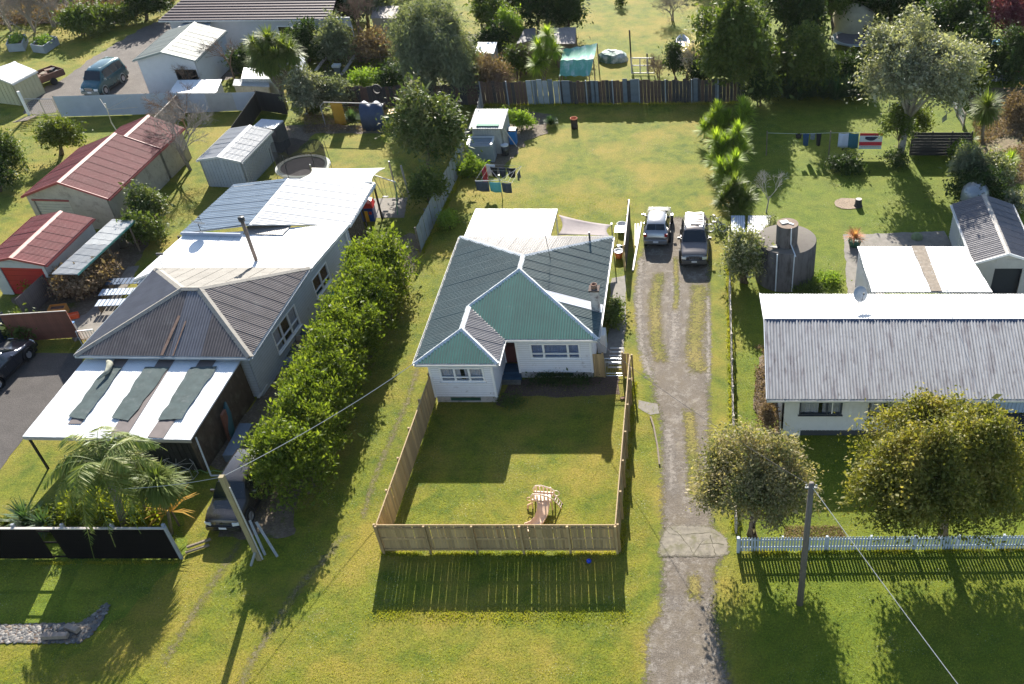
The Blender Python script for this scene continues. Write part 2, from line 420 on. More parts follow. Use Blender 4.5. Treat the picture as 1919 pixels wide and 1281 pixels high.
# ------------------------------------------------------------------ building parts
Z3 = Vector((0, 0, 1))
def newell(P):
    n = Vector((0, 0, 0))
    for i in range(len(P)):
        a, b = P[i], P[(i + 1) % len(P)]
        n += Vector(((a.y - b.y) * (a.z + b.z), (a.z - b.z) * (a.x + b.x), (a.x - b.x) * (a.y + b.y)))
    return n.normalized()
def roof_deck(T, polys, mat, th=.07, name='roof'):
    mb = MB()
    for P in polys:
        P = [Vector(p) for p in P]; n = newell(P)
        if n.z < 0: n = -n
        mb.prism([p - n * .006 for p in P], -n * th)
    return mb.build(name, mat, T)
def roof_face(parent, poly, mat, u=None, pitch=.15, amp=.03, sheet=.86, name='roof_sheet', lap=.014, holes=None, stagger=0):
    "corrugated iron laid over a convex face, one object per sheet"
    P = [Vector(p) for p in poly]; n = newell(P)
    if n.z < 0: n = -n
    u = Vector(u).normalized() if u is not None else Z3.cross(n).normalized()
    v = n.cross(u)
    q = [((p - P[0]).dot(u), (p - P[0]).dot(v)) for p in P]
    u0 = min(a for a, _ in q); u1 = max(a for a, _ in q)
    def span(x):
        ys = []
        for i in range(len(q)):
            (a, b), (c, d) = q[i], q[(i + 1) % len(q)]
            if abs(a - c) < 1e-6:
                if abs(x - a) < 1e-4: ys += [b, d]
            elif min(a, c) - 1e-6 <= x <= max(a, c) + 1e-6: ys.append(b + (d - b) * (x - a) / (c - a))
        return (min(ys), max(ys)) if ys else (0, 0)
    k = 0; x = u0 - stagger * sheet; out = []
    while x < u1 - 1e-4:
        a, b = max(x, u0), min(x + sheet, u1)
        xs = {round(a, 4), round(b, 4)}
        j = math.ceil(a / (pitch / 2))
        while j * pitch / 2 < b: xs.add(round(j * pitch / 2, 4)); j += 1
        for c, _ in q:
            if a < c < b: xs.add(round(c, 4))
        xs = sorted(xs); xs = [xs[0]] + [c for i, c in enumerate(xs[1:]) if c - xs[i] > 1e-3]
        vs = []; lift = random.random() * .004
        for c in xs:
            lo, hi = span(min(max(c, u0 + 1e-5), u1 - 1e-5))
            f = (c / pitch) % 1; h = amp * (1 - 2 * abs(f - .5)) * 1.0 + lap * (1 - (c - x) / sheet) + lift
            o = P[0] + u * c + n * h
            vs += [o + v * lo, o + v * hi]
        vl = [2 * abs(((c / pitch) % 1) - .5) for c in xs for _ in (0, 1)]
        mb = MB(); mb.add(vs, [(2 * i, 2 * i + 2, 2 * i + 3, 2 * i + 1) for i in range(len(xs) - 1)])
        m = mat[k % len(mat)] if isinstance(mat, list) else mat
        if holes and k in holes: m = holes[k]
        if len(xs) > 1:
            ob = mb.build(name, m, parent, smooth=False); ob.data.attributes.new('valley', 'FLOAT', 'POINT').data.foreach_set('value', vl); out.append(ob)
        x += sheet; k += 1
    return out
def ridge_cap(parent, p, q, mat, w=.17, h=.045, name='ridge_cap', lift=.03):
    p, q = Vector(p), Vector(q); a = (q - p).normalized(); b = a.cross(Z3).normalized(); up = b.cross(a)
    if up.z < 0: up = -up
    mb = MB(); vs = []
    for e in (p, q):
        vs += [e - b * w + up * (lift - h), e + up * (lift + .035), e + b * w + up * (lift - h), e + b * w + up * (lift - h - .02), e - b * w + up * (lift - h - .02)]
    mb.add(vs, [(0, 5, 6, 1), (1, 6, 7, 2), (2, 7, 8, 3), (3, 8, 9, 4), (4, 9, 5, 0), (0, 1, 2, 3, 4), (9, 8, 7, 6, 5)])
    return mb.build(name, mat, parent)
def gutter(parent, p, q, mat, w=.11, h=.11, out=.06, name='gutter', z=-.07):
    p, q = Vector(p), Vector(q); a = (q - p).normalized(); o = Vector((a.y, -a.x, 0)) * out
    mb = MB(); zz = Vector((0, 0, z)); b = Vector((a.y, -a.x, 0))
    # open channel: back, bottom, front lip
    c = p + o + zz; d = q + o + zz
    for off, hh in ((-w / 2, h), (w / 2, h)):
        mb.beam(c + b * off, d + b * off, .014, hh)
    mb.beam(c - Vector((0, 0, h / 2 - .006)), d - Vector((0, 0, h / 2 - .006)), w - .02, .012)
    return mb.build(name, mat, parent)
def wall(parent, p, q, z0, z1, mat, board=.15, ops=(), th=.1, name='wall', vertical=False, z1b=None, proud=.045):
    """wall from p to q (seen from its right-hand side going p to q); ops = openings (u0,u1,z0,z1) in metres along it;
    boards are lapped, or upright when vertical. z1b: height at q for a raking top."""
    p = Vector((p[0], p[1], 0)); q = Vector((q[0], q[1], 0)); Lw = (q - p).length; d = (q - p) / Lw; nrm = Vector((d.y, -d.x, 0))
    us = sorted({0, Lw, *[o[0] for o in ops], *[o[1] for o in ops]})
    mb = MB(); zt = lambda u: z1 if z1b is None else z1 + (z1b - z1) * u / Lw
    for i in range(len(us) - 1):
        a, b = us[i], us[i + 1]
        if b - a < 1e-4: continue
        cov = sorted([(o[2], o[3]) for o in ops if o[0] <= a + 1e-4 and o[1] >= b - 1e-4])
        zs = []; z = z0
        for c0, c1 in cov:
            if c0 > z: zs.append((z, c0, False))
            z = c1
        zs.append((z, None, True))
        for za, zb, top in zs:
            ta, tb = (zt(a), zt(b)) if top else (zb, zb)
            A = p + d * a; B = p + d * b
            mb.add([A + Z3 * za, B + Z3 * za, B + Z3 * tb, A + Z3 * ta, A - nrm * th + Z3 * za, B - nrm * th + Z3 * za, B - nrm * th + Z3 * tb, A - nrm * th + Z3 * ta],
                   [(0, 1, 2, 3), (7, 6, 5, 4), (3, 2, 6, 7), (0, 4, 5, 1), (0, 3, 7, 4), (1, 5, 6, 2)])
            if vertical:
                x = math.ceil(a / board + 1e-6) * board
                while x < b - .01:
                    zz = zt(x) if top else zb; C = p + d * x
                    mb.beam(C + nrm * proud / 2 + Z3 * za, C + nrm * proud / 2 + Z3 * zz, .035, proud, up=nrm); x += board
            else:
                k = math.floor(za / board + 1e-6)
                while k * board < min(ta, tb) - .01:
                    y0 = max(za, k * board); y1 = min(min(ta, tb), (k + 1) * board)
                    f0 = 1 - (y0 - k * board) / board; f1 = 1 - (y1 - k * board) / board
                    o0 = nrm * (.003 + proud * f0); o1 = nrm * (.003 + proud * f1)
                    mb.add([A + o0 + Z3 * y0, B + o0 + Z3 * y0, B + o1 + Z3 * y1, A + o1 + Z3 * y1, A + Z3 * y0, B + Z3 * y0], [(0, 1, 2, 3), (4, 5, 1, 0)])
                    k += 1
    return mb.build(name, mat, parent)
def glassmat():
    if 'glass' in MC: return MC['glass']
    m, t, b = newmat('window_glass'); b.inputs['Base Color'].default_value = (.02, .03, .04, 1); b.inputs['Roughness'].default_value = .04
    b.inputs['Alpha'].default_value = .16; b.inputs['Specular IOR Level'].default_value = .6; MC['glass'] = m; return m
def window(parent, p, q, u0, u1, z0, z1, frame, curtain=None, mull=(.5,), trans=None, proud=.04, fw=.07, sill=True, cur_gap=0, name='window'):
    p = Vector((p[0], p[1], 0)); q = Vector((q[0], q[1], 0)); d = (q - p).normalized(); nrm = Vector((d.y, -d.x, 0))
    at = lambda u, z, o=0: p + d * u + Z3 * z + nrm * o
    mb = MB()
    mb.beam(at(u0, z0), at(u0, z1), fw, .09 + proud, up=nrm); mb.beam(at(u1, z0), at(u1, z1), fw, .09 + proud, up=nrm)
    mb.beam(at(u0 - fw / 2, z0), at(u1 + fw / 2, z0), .088 + proud, fw); mb.beam(at(u0 - fw / 2, z1), at(u1 + fw / 2, z1), .088 + proud, fw)
    for m_ in mull: mb.beam(at(u0 + (u1 - u0) * m_, z0), at(u0 + (u1 - u0) * m_, z1), fw * 1.1, .08 + proud, up=nrm)
    if trans: mb.beam(at(u0, z0 + (z1 - z0) * trans, .01), at(u1, z0 + (z1 - z0) * trans, .01), .06 + proud, fw * .7)
    W = mb.build(name, frame, parent)
    if sill: MB().beam(at(u0 - .1, z0 - fw / 2 - .02, .05), at(u1 + .1, z0 - fw / 2 - .02, .05), .16, .035).build('sill', frame, W)
    ms = [0, *mull, 1]
    for i in range(len(ms) - 1):
        a, b = u0 + (u1 - u0) * ms[i] + fw / 2, u0 + (u1 - u0) * ms[i + 1] - fw / 2
        MB().add([at(a, z0, -.01), at(b, z0, -.01), at(b, z1, -.01), at(a, z1, -.01), at(a, z0, -.016), at(b, z0, -.016), at(b, z1, -.016), at(a, z1, -.016)],
                 [(0, 1, 2, 3), (7, 6, 5, 4), (0, 4, 5, 1), (2, 6, 7, 3)]).build('pane', glassmat(), W)
    if curtain:
        mb = MB()
        segs = [(u0, u1)] if not cur_gap else [(u0, u0 + (u1 - u0) * (.5 - cur_gap / 2)), (u0 + (u1 - u0) * (.5 + cur_gap / 2), u1)]
        for a, b in segs:
            n = int((b - a) / .045); vs = []
            for i in range(n + 1):
                x = a + (b - a) * i / n; o = -.13 - .03 * math.sin(i * 1.7) - .015 * math.sin(i * .6)
                vs += [at(x, z0 - .05, o), at(x, z1 + .02, o * .8)]
            mb.add(vs, [(2 * i, 2 * i + 2, 2 * i + 3, 2 * i + 1) for i in range(n)])
        mb.build('curtain', curtain, W, smooth=True)
    return W
def gable_frame(FLp, FRp, BRp, ez, ridge_px=None, rz=None):
    "eave corners surveyed on the roof: front-left, front-right, back-right; returns local frame"
    a, b, c = G(*FLp, ez), G(*FRp, ez), G(*BRp, ez)
    ex = Vector((b.x - a.x, b.y - a.y, 0)); W = ex.length; ex.normalize()
    ey = Vector((-ex.y, ex.x, 0)); d = c - b; Ly = d.dot(ey)
    sk = d.dot(ex)
    # share the skew between both directions
    dirn = Vector((d.x, d.y, 0)).normalized()
    ey2 = (ey + dirn).normalized(); ex2 = Vector((ey2.y, -ey2.x, 0)); mid = (a + b) / 2
    a2 = mid - ex2 * W / 2
    if ridge_px is not None:
        m = (a + b) / 2; rz = zat(m.x, m.y, ridge_px)
    return a2, ex2, ey2, W, Ly, rz
def gable_shed(name, label, cat, fr, ez, rz, wallm, roofm, capm, guttm, oh=.15, ohe=.2, pitch=.13, amp=.02, sheet=.86, vertical=False, board=.2, deckm=None, ops_front=(), ops_right=(), cap=True, group=None, sides=('front', 'right', 'left', 'back'), lap=.014):
    "gabled shed; the ridge runs away from the front gable. fr = frame of the eave rectangle"
    o, ex, ey, W, Ln, _ = fr
    o = Vector((o.x, o.y, 0)); c = o + ex * W / 2 + ey * Ln / 2
    T = thing(name, label, cat, c, 0, group)
    Pt = lambda a, b, z: o + ex * a + ey * b + Z3 * z
    A, B = Pt(0, 0, ez), Pt(W, 0, ez); C, D = Pt(W, Ln, ez), Pt(0, Ln, ez); F0, F1 = Pt(W / 2, 0, rz), Pt(W / 2, Ln, rz)
    roof = roof_deck(T, [[A, F0, F1, D], [F0, B, C, F1]], deckm or wallm)
    roof_face(roof, [F0, B, C, F1], roofm, u=ey, pitch=pitch, amp=amp, sheet=sheet, lap=lap)
    roof_face(roof, [A, F0, F1, D], roofm, u=ey, pitch=pitch, amp=amp, sheet=sheet, lap=lap)
    if cap:
        ridge_cap(roof, F0 - ey * .02, F1 + ey * .02, capm)
        for p, q in ((A, F0), (F0, B)):
            MB().beam(p - ey * .012 + Z3 * .0, q - ey * .012 + Z3 * .0, .05, .15).build('barge_board', guttm, roof)
    gutter(roof, A, D, guttm, out=-.06); gutter(roof, B, C, guttm)
    slope = (rz - ez) / (W / 2); dz = .09
    w0, w1, l0, l1 = ohe, W - ohe, oh, Ln - oh; ze = ez + slope * ohe - dz; zr = rz - dz
    half = (w1 - w0) / 2
    def gw(p, q, ops, nm):
        # two raking halves
        m = (Vector(p) + Vector(q)) / 2
        lft = [(a, b_, c_, d_) for a, b_, c_, d_ in ops if b_ <= half + 1e-3]
        rgt = [(a - half, b_ - half, c_, d_) for a, b_, c_, d_ in ops if a >= half - 1e-3]
        for a, b_, c_, d_ in ops:
            if a < half - 1e-3 and b_ > half + 1e-3: lft.append((a, half, c_, d_)); rgt.append((0, b_ - half, c_, d_))
        wall(T, p, m, 0, ze, wallm, board, lft, vertical=vertical, z1b=zr, name='wall'); wall(T, m, q, 0, zr, wallm, board, rgt, vertical=vertical, z1b=ze, name='wall')
    if 'front' in sides: gw(Pt(w0, l0, 0), Pt(w1, l0, 0), ops_front, 'wall')
    if 'right' in sides: wall(T, Pt(w1, l0, 0), Pt(w1, l1, 0), 0, ze, wallm, board, ops_right, vertical=vertical)
    if 'back' in sides: gw(Pt(w1, l1, 0), Pt(w0, l1, 0), (), 'wall')
    if 'left' in sides: wall(T, Pt(w0, l1, 0), Pt(w0, l0, 0), 0, ze, wallm, board, vertical=vertical)
    return T, roof, Pt, (w0, w1, l0, l1, ze, zr)
def lean_roof(T, pts, mat, deckm, pitch=.13, amp=.02, sheet=.86, th=.05, name='roof', u=None, lap=.012, holes=None):
    d = roof_deck(T, [pts], deckm, th, name); roof_face(d, pts, mat, u=u, pitch=pitch, amp=amp, sheet=sheet, lap=lap, holes=holes); return d

# ------------------------------------------------------------------ fences
def board_run(T, p, q, h, mat, pw=.15, gap=.01, th=.02, name='paling', jit=.0, hj=.0, z0=.05, tilt=0, side=0, mats=None, pointed=False, wj=0.):
    "upright boards, each an object sharing one mesh"
    p, q = Vector(p), Vector(q); p.z = q.z = 0; d = q - p; Ln = d.length; d /= Ln; a = math.atan2(d.y, d.x)
    n = max(1, int(Ln / (pw + gap))); step = Ln / n
    mb = MB()
    if pointed: mb.add([(-pw / 2, -th / 2, 0), (pw / 2, -th / 2, 0), (pw / 2, th / 2, 0), (-pw / 2, th / 2, 0), (-pw / 2, -th / 2, h - .05), (pw / 2, -th / 2, h - .05), (pw / 2, th / 2, h - .05), (-pw / 2, th / 2, h - .05), (0, -th / 2, h), (0, th / 2, h)],
                      [(0, 3, 2, 1), (0, 1, 5, 8, 4), (2, 3, 7, 9, 6), (1, 2, 6, 5), (3, 0, 4, 7), (4, 8, 9, 7), (8, 5, 6, 9)])
    else: mb.box((0, 0, h / 2), (pw, th, h))
    me = None; inv = ROOT[T.name].inverted()
    for i in range(n):
        if me is None or (mats and True):
            key = i % len(mats) if mats else 0
        m = mats[random.randrange(len(mats))] if mats else mat
        o = None
        ck = (id(T), name, m.name)
        if ck not in BR:
            me = bpy.data.meshes.new(name); me.from_pydata(mb.v, [], mb.f); me.materials.append(m); BR[ck] = me
        me = BR[ck]
        if (mb.v and len(me.vertices) != len(mb.v)): pass
        o = bpy.data.objects.new(name, me); COL.objects.link(o); o.parent = T; ROOT[o.name] = ROOT[T.name]
        c = p + d * (step * (i + .5)) + Vector((-d.y, d.x, 0)) * side
        c.z = z0 + random.uniform(-.01, .01)
        M4 = inv @ Matrix.Translation(c) @ Matrix.Rotation(a + random.uniform(-jit, jit) * .3, 4, 'Z') @ Matrix.Rotation(random.uniform(-jit, jit), 4, 'Y') @ Matrix.Rotation(random.uniform(-jit, jit) + tilt, 4, 'X')
        o.matrix_local = M4 @ Matrix.Diagonal((1 + random.uniform(-wj, wj), 1, 1 + random.uniform(-hj, hj), 1))
BR = {}
def posts(T, p, q, n, h, mat, s=.1, side=0, name='post', ends=True, round_=False):
    p, q = Vector(p), Vector(q); d = (q - p).normalized(); nn = Vector((-d.y, d.x, 0))
    for i in range(n):
        t = i / (n - 1) if n > 1 else .5
        c = p.lerp(q, t) + nn * side
        mb = MB()
        if round_: mb.tube([(c.x, c.y, -.1), (c.x, c.y, h)], s / 2, 8)
        else: mb.box((c.x, c.y, h / 2 - .05), (s, s, h + .1), math.atan2(d.y, d.x))
        mb.build(name, mat, T)
def rails(T, p, q, zs, mat, side=0, w=.045, h=.09, name='rail'):
    p, q = Vector(p), Vector(q); d = (q - p).normalized(); nn = Vector((-d.y, d.x, 0)) * side
    for z in zs:
        MB().beam(Vector((p.x, p.y, z)) + nn, Vector((q.x, q.y, z)) + nn, w, h).build(name, mat, T)
def iron_fence(name, label, p, q, h, mats, sheet=.82, pitch=.13, amp=.02, group=None, postm=None, horizontal=False, hj=.02, cat='fence'):
    "corrugated iron fence, one object per sheet"
    p, q = Vector((p[0], p[1], 0)), Vector((q[0], q[1], 0)); T = thing(name, label, cat, (p + q) / 2, 0, group)
    d = (q - p); Ln = d.length; d.normalize(); nn = Vector((-d.y, d.x, 0))
    x = 0; k = 0
    while x < Ln - .05:
        e = min(Ln, x + sheet); mb = MB(); vs = []; hh = h * (1 + random.uniform(-hj, hj))
        tl = random.uniform(-.008, .008)
        if horizontal:
            m_ = int(hh / (pitch / 2)); 
            for i in range(m_ + 1):
                o = nn * (amp * (i % 2)); z = .03 + (hh - .03) * i / m_
                vs += [p + d * x + o + Z3 * z, p + d * (e + .02) + o + Z3 * z]
            mb.add(vs, [(2 * i, 2 * i + 1, 2 * i + 3, 2 * i + 2) for i in range(m_)])
        else:
            m_ = max(2, int((e - x) / (pitch / 2)))
            for i in range(m_ + 1):
                c = p + d * (x + (e - x) * i / m_) + nn * (amp * (i % 2) + .006 * (k % 2))
                vs += [c + Z3 * .03, c + d * tl + Z3 * hh]
            mb.add(vs, [(2 * i, 2 * i + 2, 2 * i + 3, 2 * i + 1) for i in range(m_)])
        mb.build('iron_sheet', mats[random.randrange(len(mats))], T, smooth=True); x = e; k += 1
    pm = postm or M('old_post', (.2, .17, .14), .9, .3, 4)
    posts(T, p, q, max(2, int(Ln / 2.4) + 1), h + .03, pm, .09, side=.08)
    rails(T, p, q, (h * .25, h * .85), pm, side=.05)
    return T

# ------------------------------------------------------------------ ground patches
def resample(pts, step=.25, closed=True):
    out = []; n = len(pts)
    for i in range(n if closed else n - 1):
        a, b = Vector(pts[i]), Vector(pts[(i + 1) % n]); k = max(1, int((b - a).length / step))
        for j in range(k): out.append(a.lerp(b, j / k))
    return out
PZ = [0]
def patch(name, pts, z, mat, jit=.08, step=.3, kind='structure', label=None):
    z = .004 + PZ[0] * .0015 + (z - .005); PZ[0] += 1; z = max(z, .004)
    P = resample([Vector((p[0], p[1], 0)) for p in pts], step); out = []
    for i, p in enumerate(P):
        n1 = noise.noise(Vector((p.x * 1.3, p.y * 1.3, 3.3))); n2 = noise.noise(Vector((p.x * 1.3, p.y * 1.3, 9.1)))
        n3 = noise.noise(Vector((p.x * 5, p.y * 5, 1.))); out.append((p.x + jit * (n1 + .5 * n3) * 2, p.y + jit * (n2 - .5 * n3) * 2, z))
    from mathutils.geometry import tessellate_polygon
    tris = tessellate_polygon([[Vector(p) for p in out]])
    mb = MB(); mb.add(out, [t if (Vector(out[t[1]]) - Vector(out[t[0]])).cross(Vector(out[t[2]]) - Vector(out[t[0]])).z > 0 else t[::-1] for t in tris])
    o = mb.build(name, mat); o['kind'] = kind
    if label: o['label'] = label
    return o
def gp(*pts, z=0): return [G(a, b, z) for a, b in pts]
def strip(pts, w0, w1=None):
    "ribbon polygon around a centre line"
    w1 = w1 if w1 is not None else w0; P = [Vector((p[0], p[1], 0)) for p in pts]; Lf = []; Rt = []
    for i, p in enumerate(P):
        d = (P[min(i + 1, len(P) - 1)] - P[max(0, i - 1)]).normalized(); n = Vector((-d.y, d.x, 0)); w = w0 + (w1 - w0) * i / max(1, len(P) - 1)
        Lf.append(p + n * w / 2); Rt.append(p - n * w / 2)
    return Lf + Rt[::-1]

# ------------------------------------------------------------------ vehicles
def paint(name, col, rough=.28, metal=.3, dust=.0):
    if name in MC: return MC[name]
    m, t, b = newmat(name); tc = nd(t, 'ShaderNodeTexCoord').outputs['Object']
    c = ramp(t, [(.3, [x * .93 for x in col]), (.75, [x * .93 + .015 + dust for x in col])], nz(t, tc, 2.5, 6))
    t.links.new(c, b.inputs['Base Color']); b.inputs['Roughness'].default_value = rough; b.inputs['Metallic'].default_value = metal
    b.inputs['Coat Weight'].default_value = .6; b.inputs['Coat Roughness'].default_value = .08; MC[name] = m; return m
def simple(name, col, rough=.4, metal=0, spec=.5):
    if name in MC: return MC[name]
    m, t, b = newmat(name); b.inputs['Base Color'].default_value = (*col, 1); b.inputs['Roughness'].default_value = rough
    b.inputs['Metallic'].default_value = metal; b.inputs['Specular IOR Level'].default_value = spec; MC[name] = m; return m
CARS = {
 # stations: y, half width at sill/belt, belt z, top z, half width at top  (front is -y); cowl, roof front, roof rear, tail indices
 'suv': dict(st=[(-2.38, .70, .60, .80, .62), (-2.32, .86, .75, .98, .76), (-2.0, .92, .88, 1.07, .80), (-1.2, .94, 1.02, 1.16, .80), (-1.12, .94, 1.04, 1.2, .80), (-.42, .94, 1.08, 1.78, .66), (-.1, .94, 1.08, 1.84, .66), (1.0, .94, 1.10, 1.85, .66), (1.95, .93, 1.1, 1.78, .65), (2.28, .92, 1.08, 1.20, .74), (2.36, .88, .85, 1.0, .74), (2.4, .78, .6, .8, .66)],
             cowl=4, rf=5, rr=8, tail=9, wb=(-1.42, 1.38), wr=.39, sill=.38),
 'hatch': dict(st=[(-2.15, .64, .5, .66, .56), (-2.08, .80, .62, .78, .7), (-1.7, .87, .78, .92, .74), (-1.05, .89, .92, 1.02, .74), (-.98, .89, .93, 1.05, .74), (-.15, .89, .97, 1.50, .60), (.2, .89, .97, 1.56, .60), (1.1, .89, 1.0, 1.52, .59), (1.5, .88, 1.0, 1.44, .58), (2.0, .86, .98, 1.08, .66), (2.1, .84, .82, .95, .68), (2.16, .72, .5, .68, .6)],
             cowl=4, rf=5, rr=8, tail=9, wb=(-1.3, 1.32), wr=.33, sill=.26),
 'sedan': dict(st=[(-2.4, .62, .5, .62, .55), (-2.3, .84, .6, .74, .72), (-1.8, .91, .74, .86, .76), (-1.05, .92, .88, .97, .76), (-.95, .92, .9, 1.0, .76), (-.15, .92, .94, 1.40, .58), (.2, .92, .95, 1.45, .58), (.8, .92, .96, 1.42, .58), (1.15, .92, .97, 1.34, .58), (1.75, .91, .98, 1.06, .7), (2.3, .88, .9, 1.0, .74), (2.42, .76, .55, .72, .62)],
             cowl=4, rf=5, rr=8, tail=9, wb=(-1.42, 1.42), wr=.34, sill=.26),
 'van': dict(st=[(-2.35, .7, .6, .78, .6), (-2.3, .82, .7, .9, .7), (-1.95, .86, .95, 1.06, .74), (-1.6, .87, 1.04, 1.14, .76), (-1.55, .87, 1.06, 1.18, .76), (-.95, .87, 1.1, 1.86, .66), (-.6, .87, 1.1, 1.96, .66), (1.2, .87, 1.1, 1.98, .66), (2.1, .87, 1.1, 1.9, .65), (2.3, .86, 1.1, 1.22, .74), (2.36, .84, .85, 1.0, .74), (2.4, .76, .55, .75, .66)],
             cowl=4, rf=5, rr=8, tail=9, wb=(-1.4, 1.35), wr=.36, sill=.34)}
def car(name, label, kind, loc, rz, body, lower=None, roofm=None, cat='car', scale=1.0, roof_rack=False, plate='', grille='bars', lamps=True, spare=False, emblem=None):
    S = CARS[kind]; T = thing(name, label, cat, loc, rz); st = S['st']; sill = S['sill']
    def sec(s):
        y, w, zb, zt, wt = s; h = [(w * .94, sill), (w, sill + (zb - sill) * .45), (w * .985, zb), (wt + .03, zb + (zt - zb) * .86), (wt * .82, zt), (0, zt + .025)]
        return [Vector((x, y, z)) for x, z in h] + [Vector((-x, y, z)) for x, z in h[-2::-1]]
    V = [sec(s) for s in st]; mb = MB(); n = len(V[0])
    mb.add([p for r_ in V for p in r_], [(i * n + j, i * n + j + 1, (i + 1) * n + j + 1, (i + 1) * n + j) for i in range(len(V) - 1) for j in range(n - 1)] + [tuple(range(n)), tuple(range((len(V) - 1) * n, len(V) * n))[::-1]])
    Bd = mb.build('body', body, T, local=True, smooth=False)
    ws = Bd.data; ws.polygons.foreach_set('use_smooth', [True] * len(ws.polygons)); 
    bv = Bd.modifiers.new('b', 'BEVEL'); bv.width = .035; bv.segments = 2; bv.limit_method = 'ANGLE'; bv.angle_limit = R(28)
    gl = simple('car_glass', (.012, .016, .02), .06, 0, .8); dk = simple('car_black_plastic', (.02, .02, .022), .6); 
    MB().box((0, 0, sill * .75), (st[4][1] * 1.8, (st[-1][0] - st[0][0]) * .93, sill * .9)).build('underbody', dk, T, local=True)
    def panel(nm, i0, i1, j0, j1, a0, a1, b0, b1, mat, off=.012):
        "patch on the loft between stations i0..i1 (fractions a) and ring points j0..j1 (fractions b)"
        c = [V[i0][j0], V[i1][j0], V[i1][j1], V[i0][j1]]
        f = lambda a, b: (c[0] * (1 - a) + c[1] * a) * (1 - b) + (c[3] * (1 - a) + c[2] * a) * b
        q = [f(a0, b0), f(a1, b0), f(a1, b1), f(a0, b1)]; nn = (q[1] - q[0]).cross(q[2] - q[1])
        if nn.length < 1e-6: nn = (q[2] - q[1]).cross(q[3] - q[2])
        nn.normalize(); ctr = sum(q, Vector()) / 4
        if nn.dot(ctr - Vector((0, ctr.y, .9))) < 0: nn = -nn
        return MB().prism([p + nn * (off - .02) for p in q], nn * .02).build(nm, mat, T, local=True)
    cw, rf, rr, tl = S['cowl'], S['rf'], S['rr'], S['tail']
    panel('windscreen', cw, rf, 4, 6, .06, .93, -.12, 1.12, gl, .02); panel('rear_window', rr, tl, 4, 6, .1, .82, -.1, 1.1, gl, .02)
    for (j0, j1) in ((2, 3), (8, 7)):
        panel('side_window', rf, rf + 1, j0, j1, .35, .97, .12, .93, gl, .016)
        panel('side_window', rf + 1, rr - 1, j0, j1, .02, .47, .12, .93, gl, .016)
        panel('side_window', rf + 1, rr - 1, j0, j1, .52, .98, .12, .93, gl, .016)
        panel('side_window', rr - 1, rr, j0, j1, .04, .85, .14, .9, gl, .016)
    if roofm: panel('roof_panel', rf + 1, rr, 4, 6, 0, 1, 0, 1, roofm, .01)
    wr = S['wr']; tyre = simple('tyre_rubber', (.018, .018, .019), .85); rim = simple('alloy_rim', (.5, .5, .52), .3, .9)
    for y in S['wb']:
        for sg in (-1, 1):
            x = sg * (st[5][1] - .1)
            ar = MB(); ar.lathe([(wr * 1.22, -.1), (wr * 1.22, .012), (wr * 1.0, .012), (wr * 1.0, -.1)], 20, (sg * (st[5][1] - .01), y, wr), 'X'); ar.build('wheel_arch', dk if kind == 'suv' else (lower or dk), T, local=True, smooth=True)
            mb = MB(); mb.lathe([(wr * .6, -.11), (wr * .93, -.11), (wr, -.08), (wr, .08), (wr * .93, .11), (wr * .6, .11)], 20, (x, y, wr), 'X'); W_ = mb.build('wheel', tyre, T, local=True, smooth=True)
            rb = MB(); rb.lathe([(.001, sg * .10), (wr * .2, sg * .105), (wr * .22, sg * .085), (wr * .56, sg * .09), (wr * .62, sg * .112), (wr * .62, -sg * .1)], 20, (x, y, wr), 'X')
            for k in range(6):
                t = k * math.pi / 3; rb.beam((x + sg * .1, y + math.cos(t) * wr * .1, wr + math.sin(t) * wr * .1), (x + sg * .1, y + math.cos(t) * wr * .6, wr + math.sin(t) * wr * .6), .05, .02, up=(sg, 0, 0))
            rb.build('rim', rim, W_, local=True)
    f = st[1][0]; hw = st[1][1]; zf = st[1][2]; lampm = simple('lamp_glass', (.75, .78, .8), .08, .1, .9); red = simple('tail_lamp', (.45, .02, .02), .15); chrome = simple('chrome', (.7, .7, .72), .15, 1)
    for sg in (-1, 1):
        MB().box((sg * hw * .78, f - .015, zf + .02), (.3, .14, .17), rz=sg * .3).build('headlight', lampm, T, local=True)
        r0 = st[-2]; MB().box((sg * r0[1] * .84, r0[0] + .015, r0[2] + .06), (.2, .1, .2 if kind != 'suv' else .34)).build('tail_light', red, T, local=True)
        m = MB(); m.box((sg * (st[5][1] + .1), st[5][0] - .12, st[5][2] + .12), (.2, .1, .15)); m.beam((sg * st[5][1] * .9, st[5][0] - .1, st[5][2] + .04), (sg * (st[5][1] + .05), st[5][0] - .12, st[5][2] + .08), .05, .05); m.build('mirror', lower or body, T, local=True)
        MB().beam((sg * (st[5][1] + .004), st[5][0] + .5, st[5][2] - .12), (sg * (st[5][1] + .004), st[5][0] + .66, st[5][2] - .12), .03, .03).build('door_handle', chrome, T, local=True)
    bp = MB(); bp.box((0, st[0][0] + .02, sill + .12), (hw * 1.92, .2, .24)); bp.build('front_bumper', lower or body, T, local=True)
    bp = MB(); bp.box((0, st[-1][0] - .02, sill + .12), (hw * 1.92, .2, .24)); bp.build('rear_bumper', lower or body, T, local=True)
    g = MB()
    if grille == 'bars':
        for i in range(6): g.box((-.3 + i * .12, f - .045, zf + .02), (.04, .05, .2))
        g.box((0, f - .04, zf + .13), (.72, .06, .03)); g.box((0, f - .04, zf - .09), (.72, .06, .03))
    else:
        for i in range(3): g.box((0, f - .04, zf - .06 + i * .07), (.8 - .04 * i, .06, .022))
    Gr = g.build('grille', chrome, T, local=True); MB().box((0, f - .012, zf + .02), (.76, .04, .2)).build('grille_mesh', dk, T, local=True)
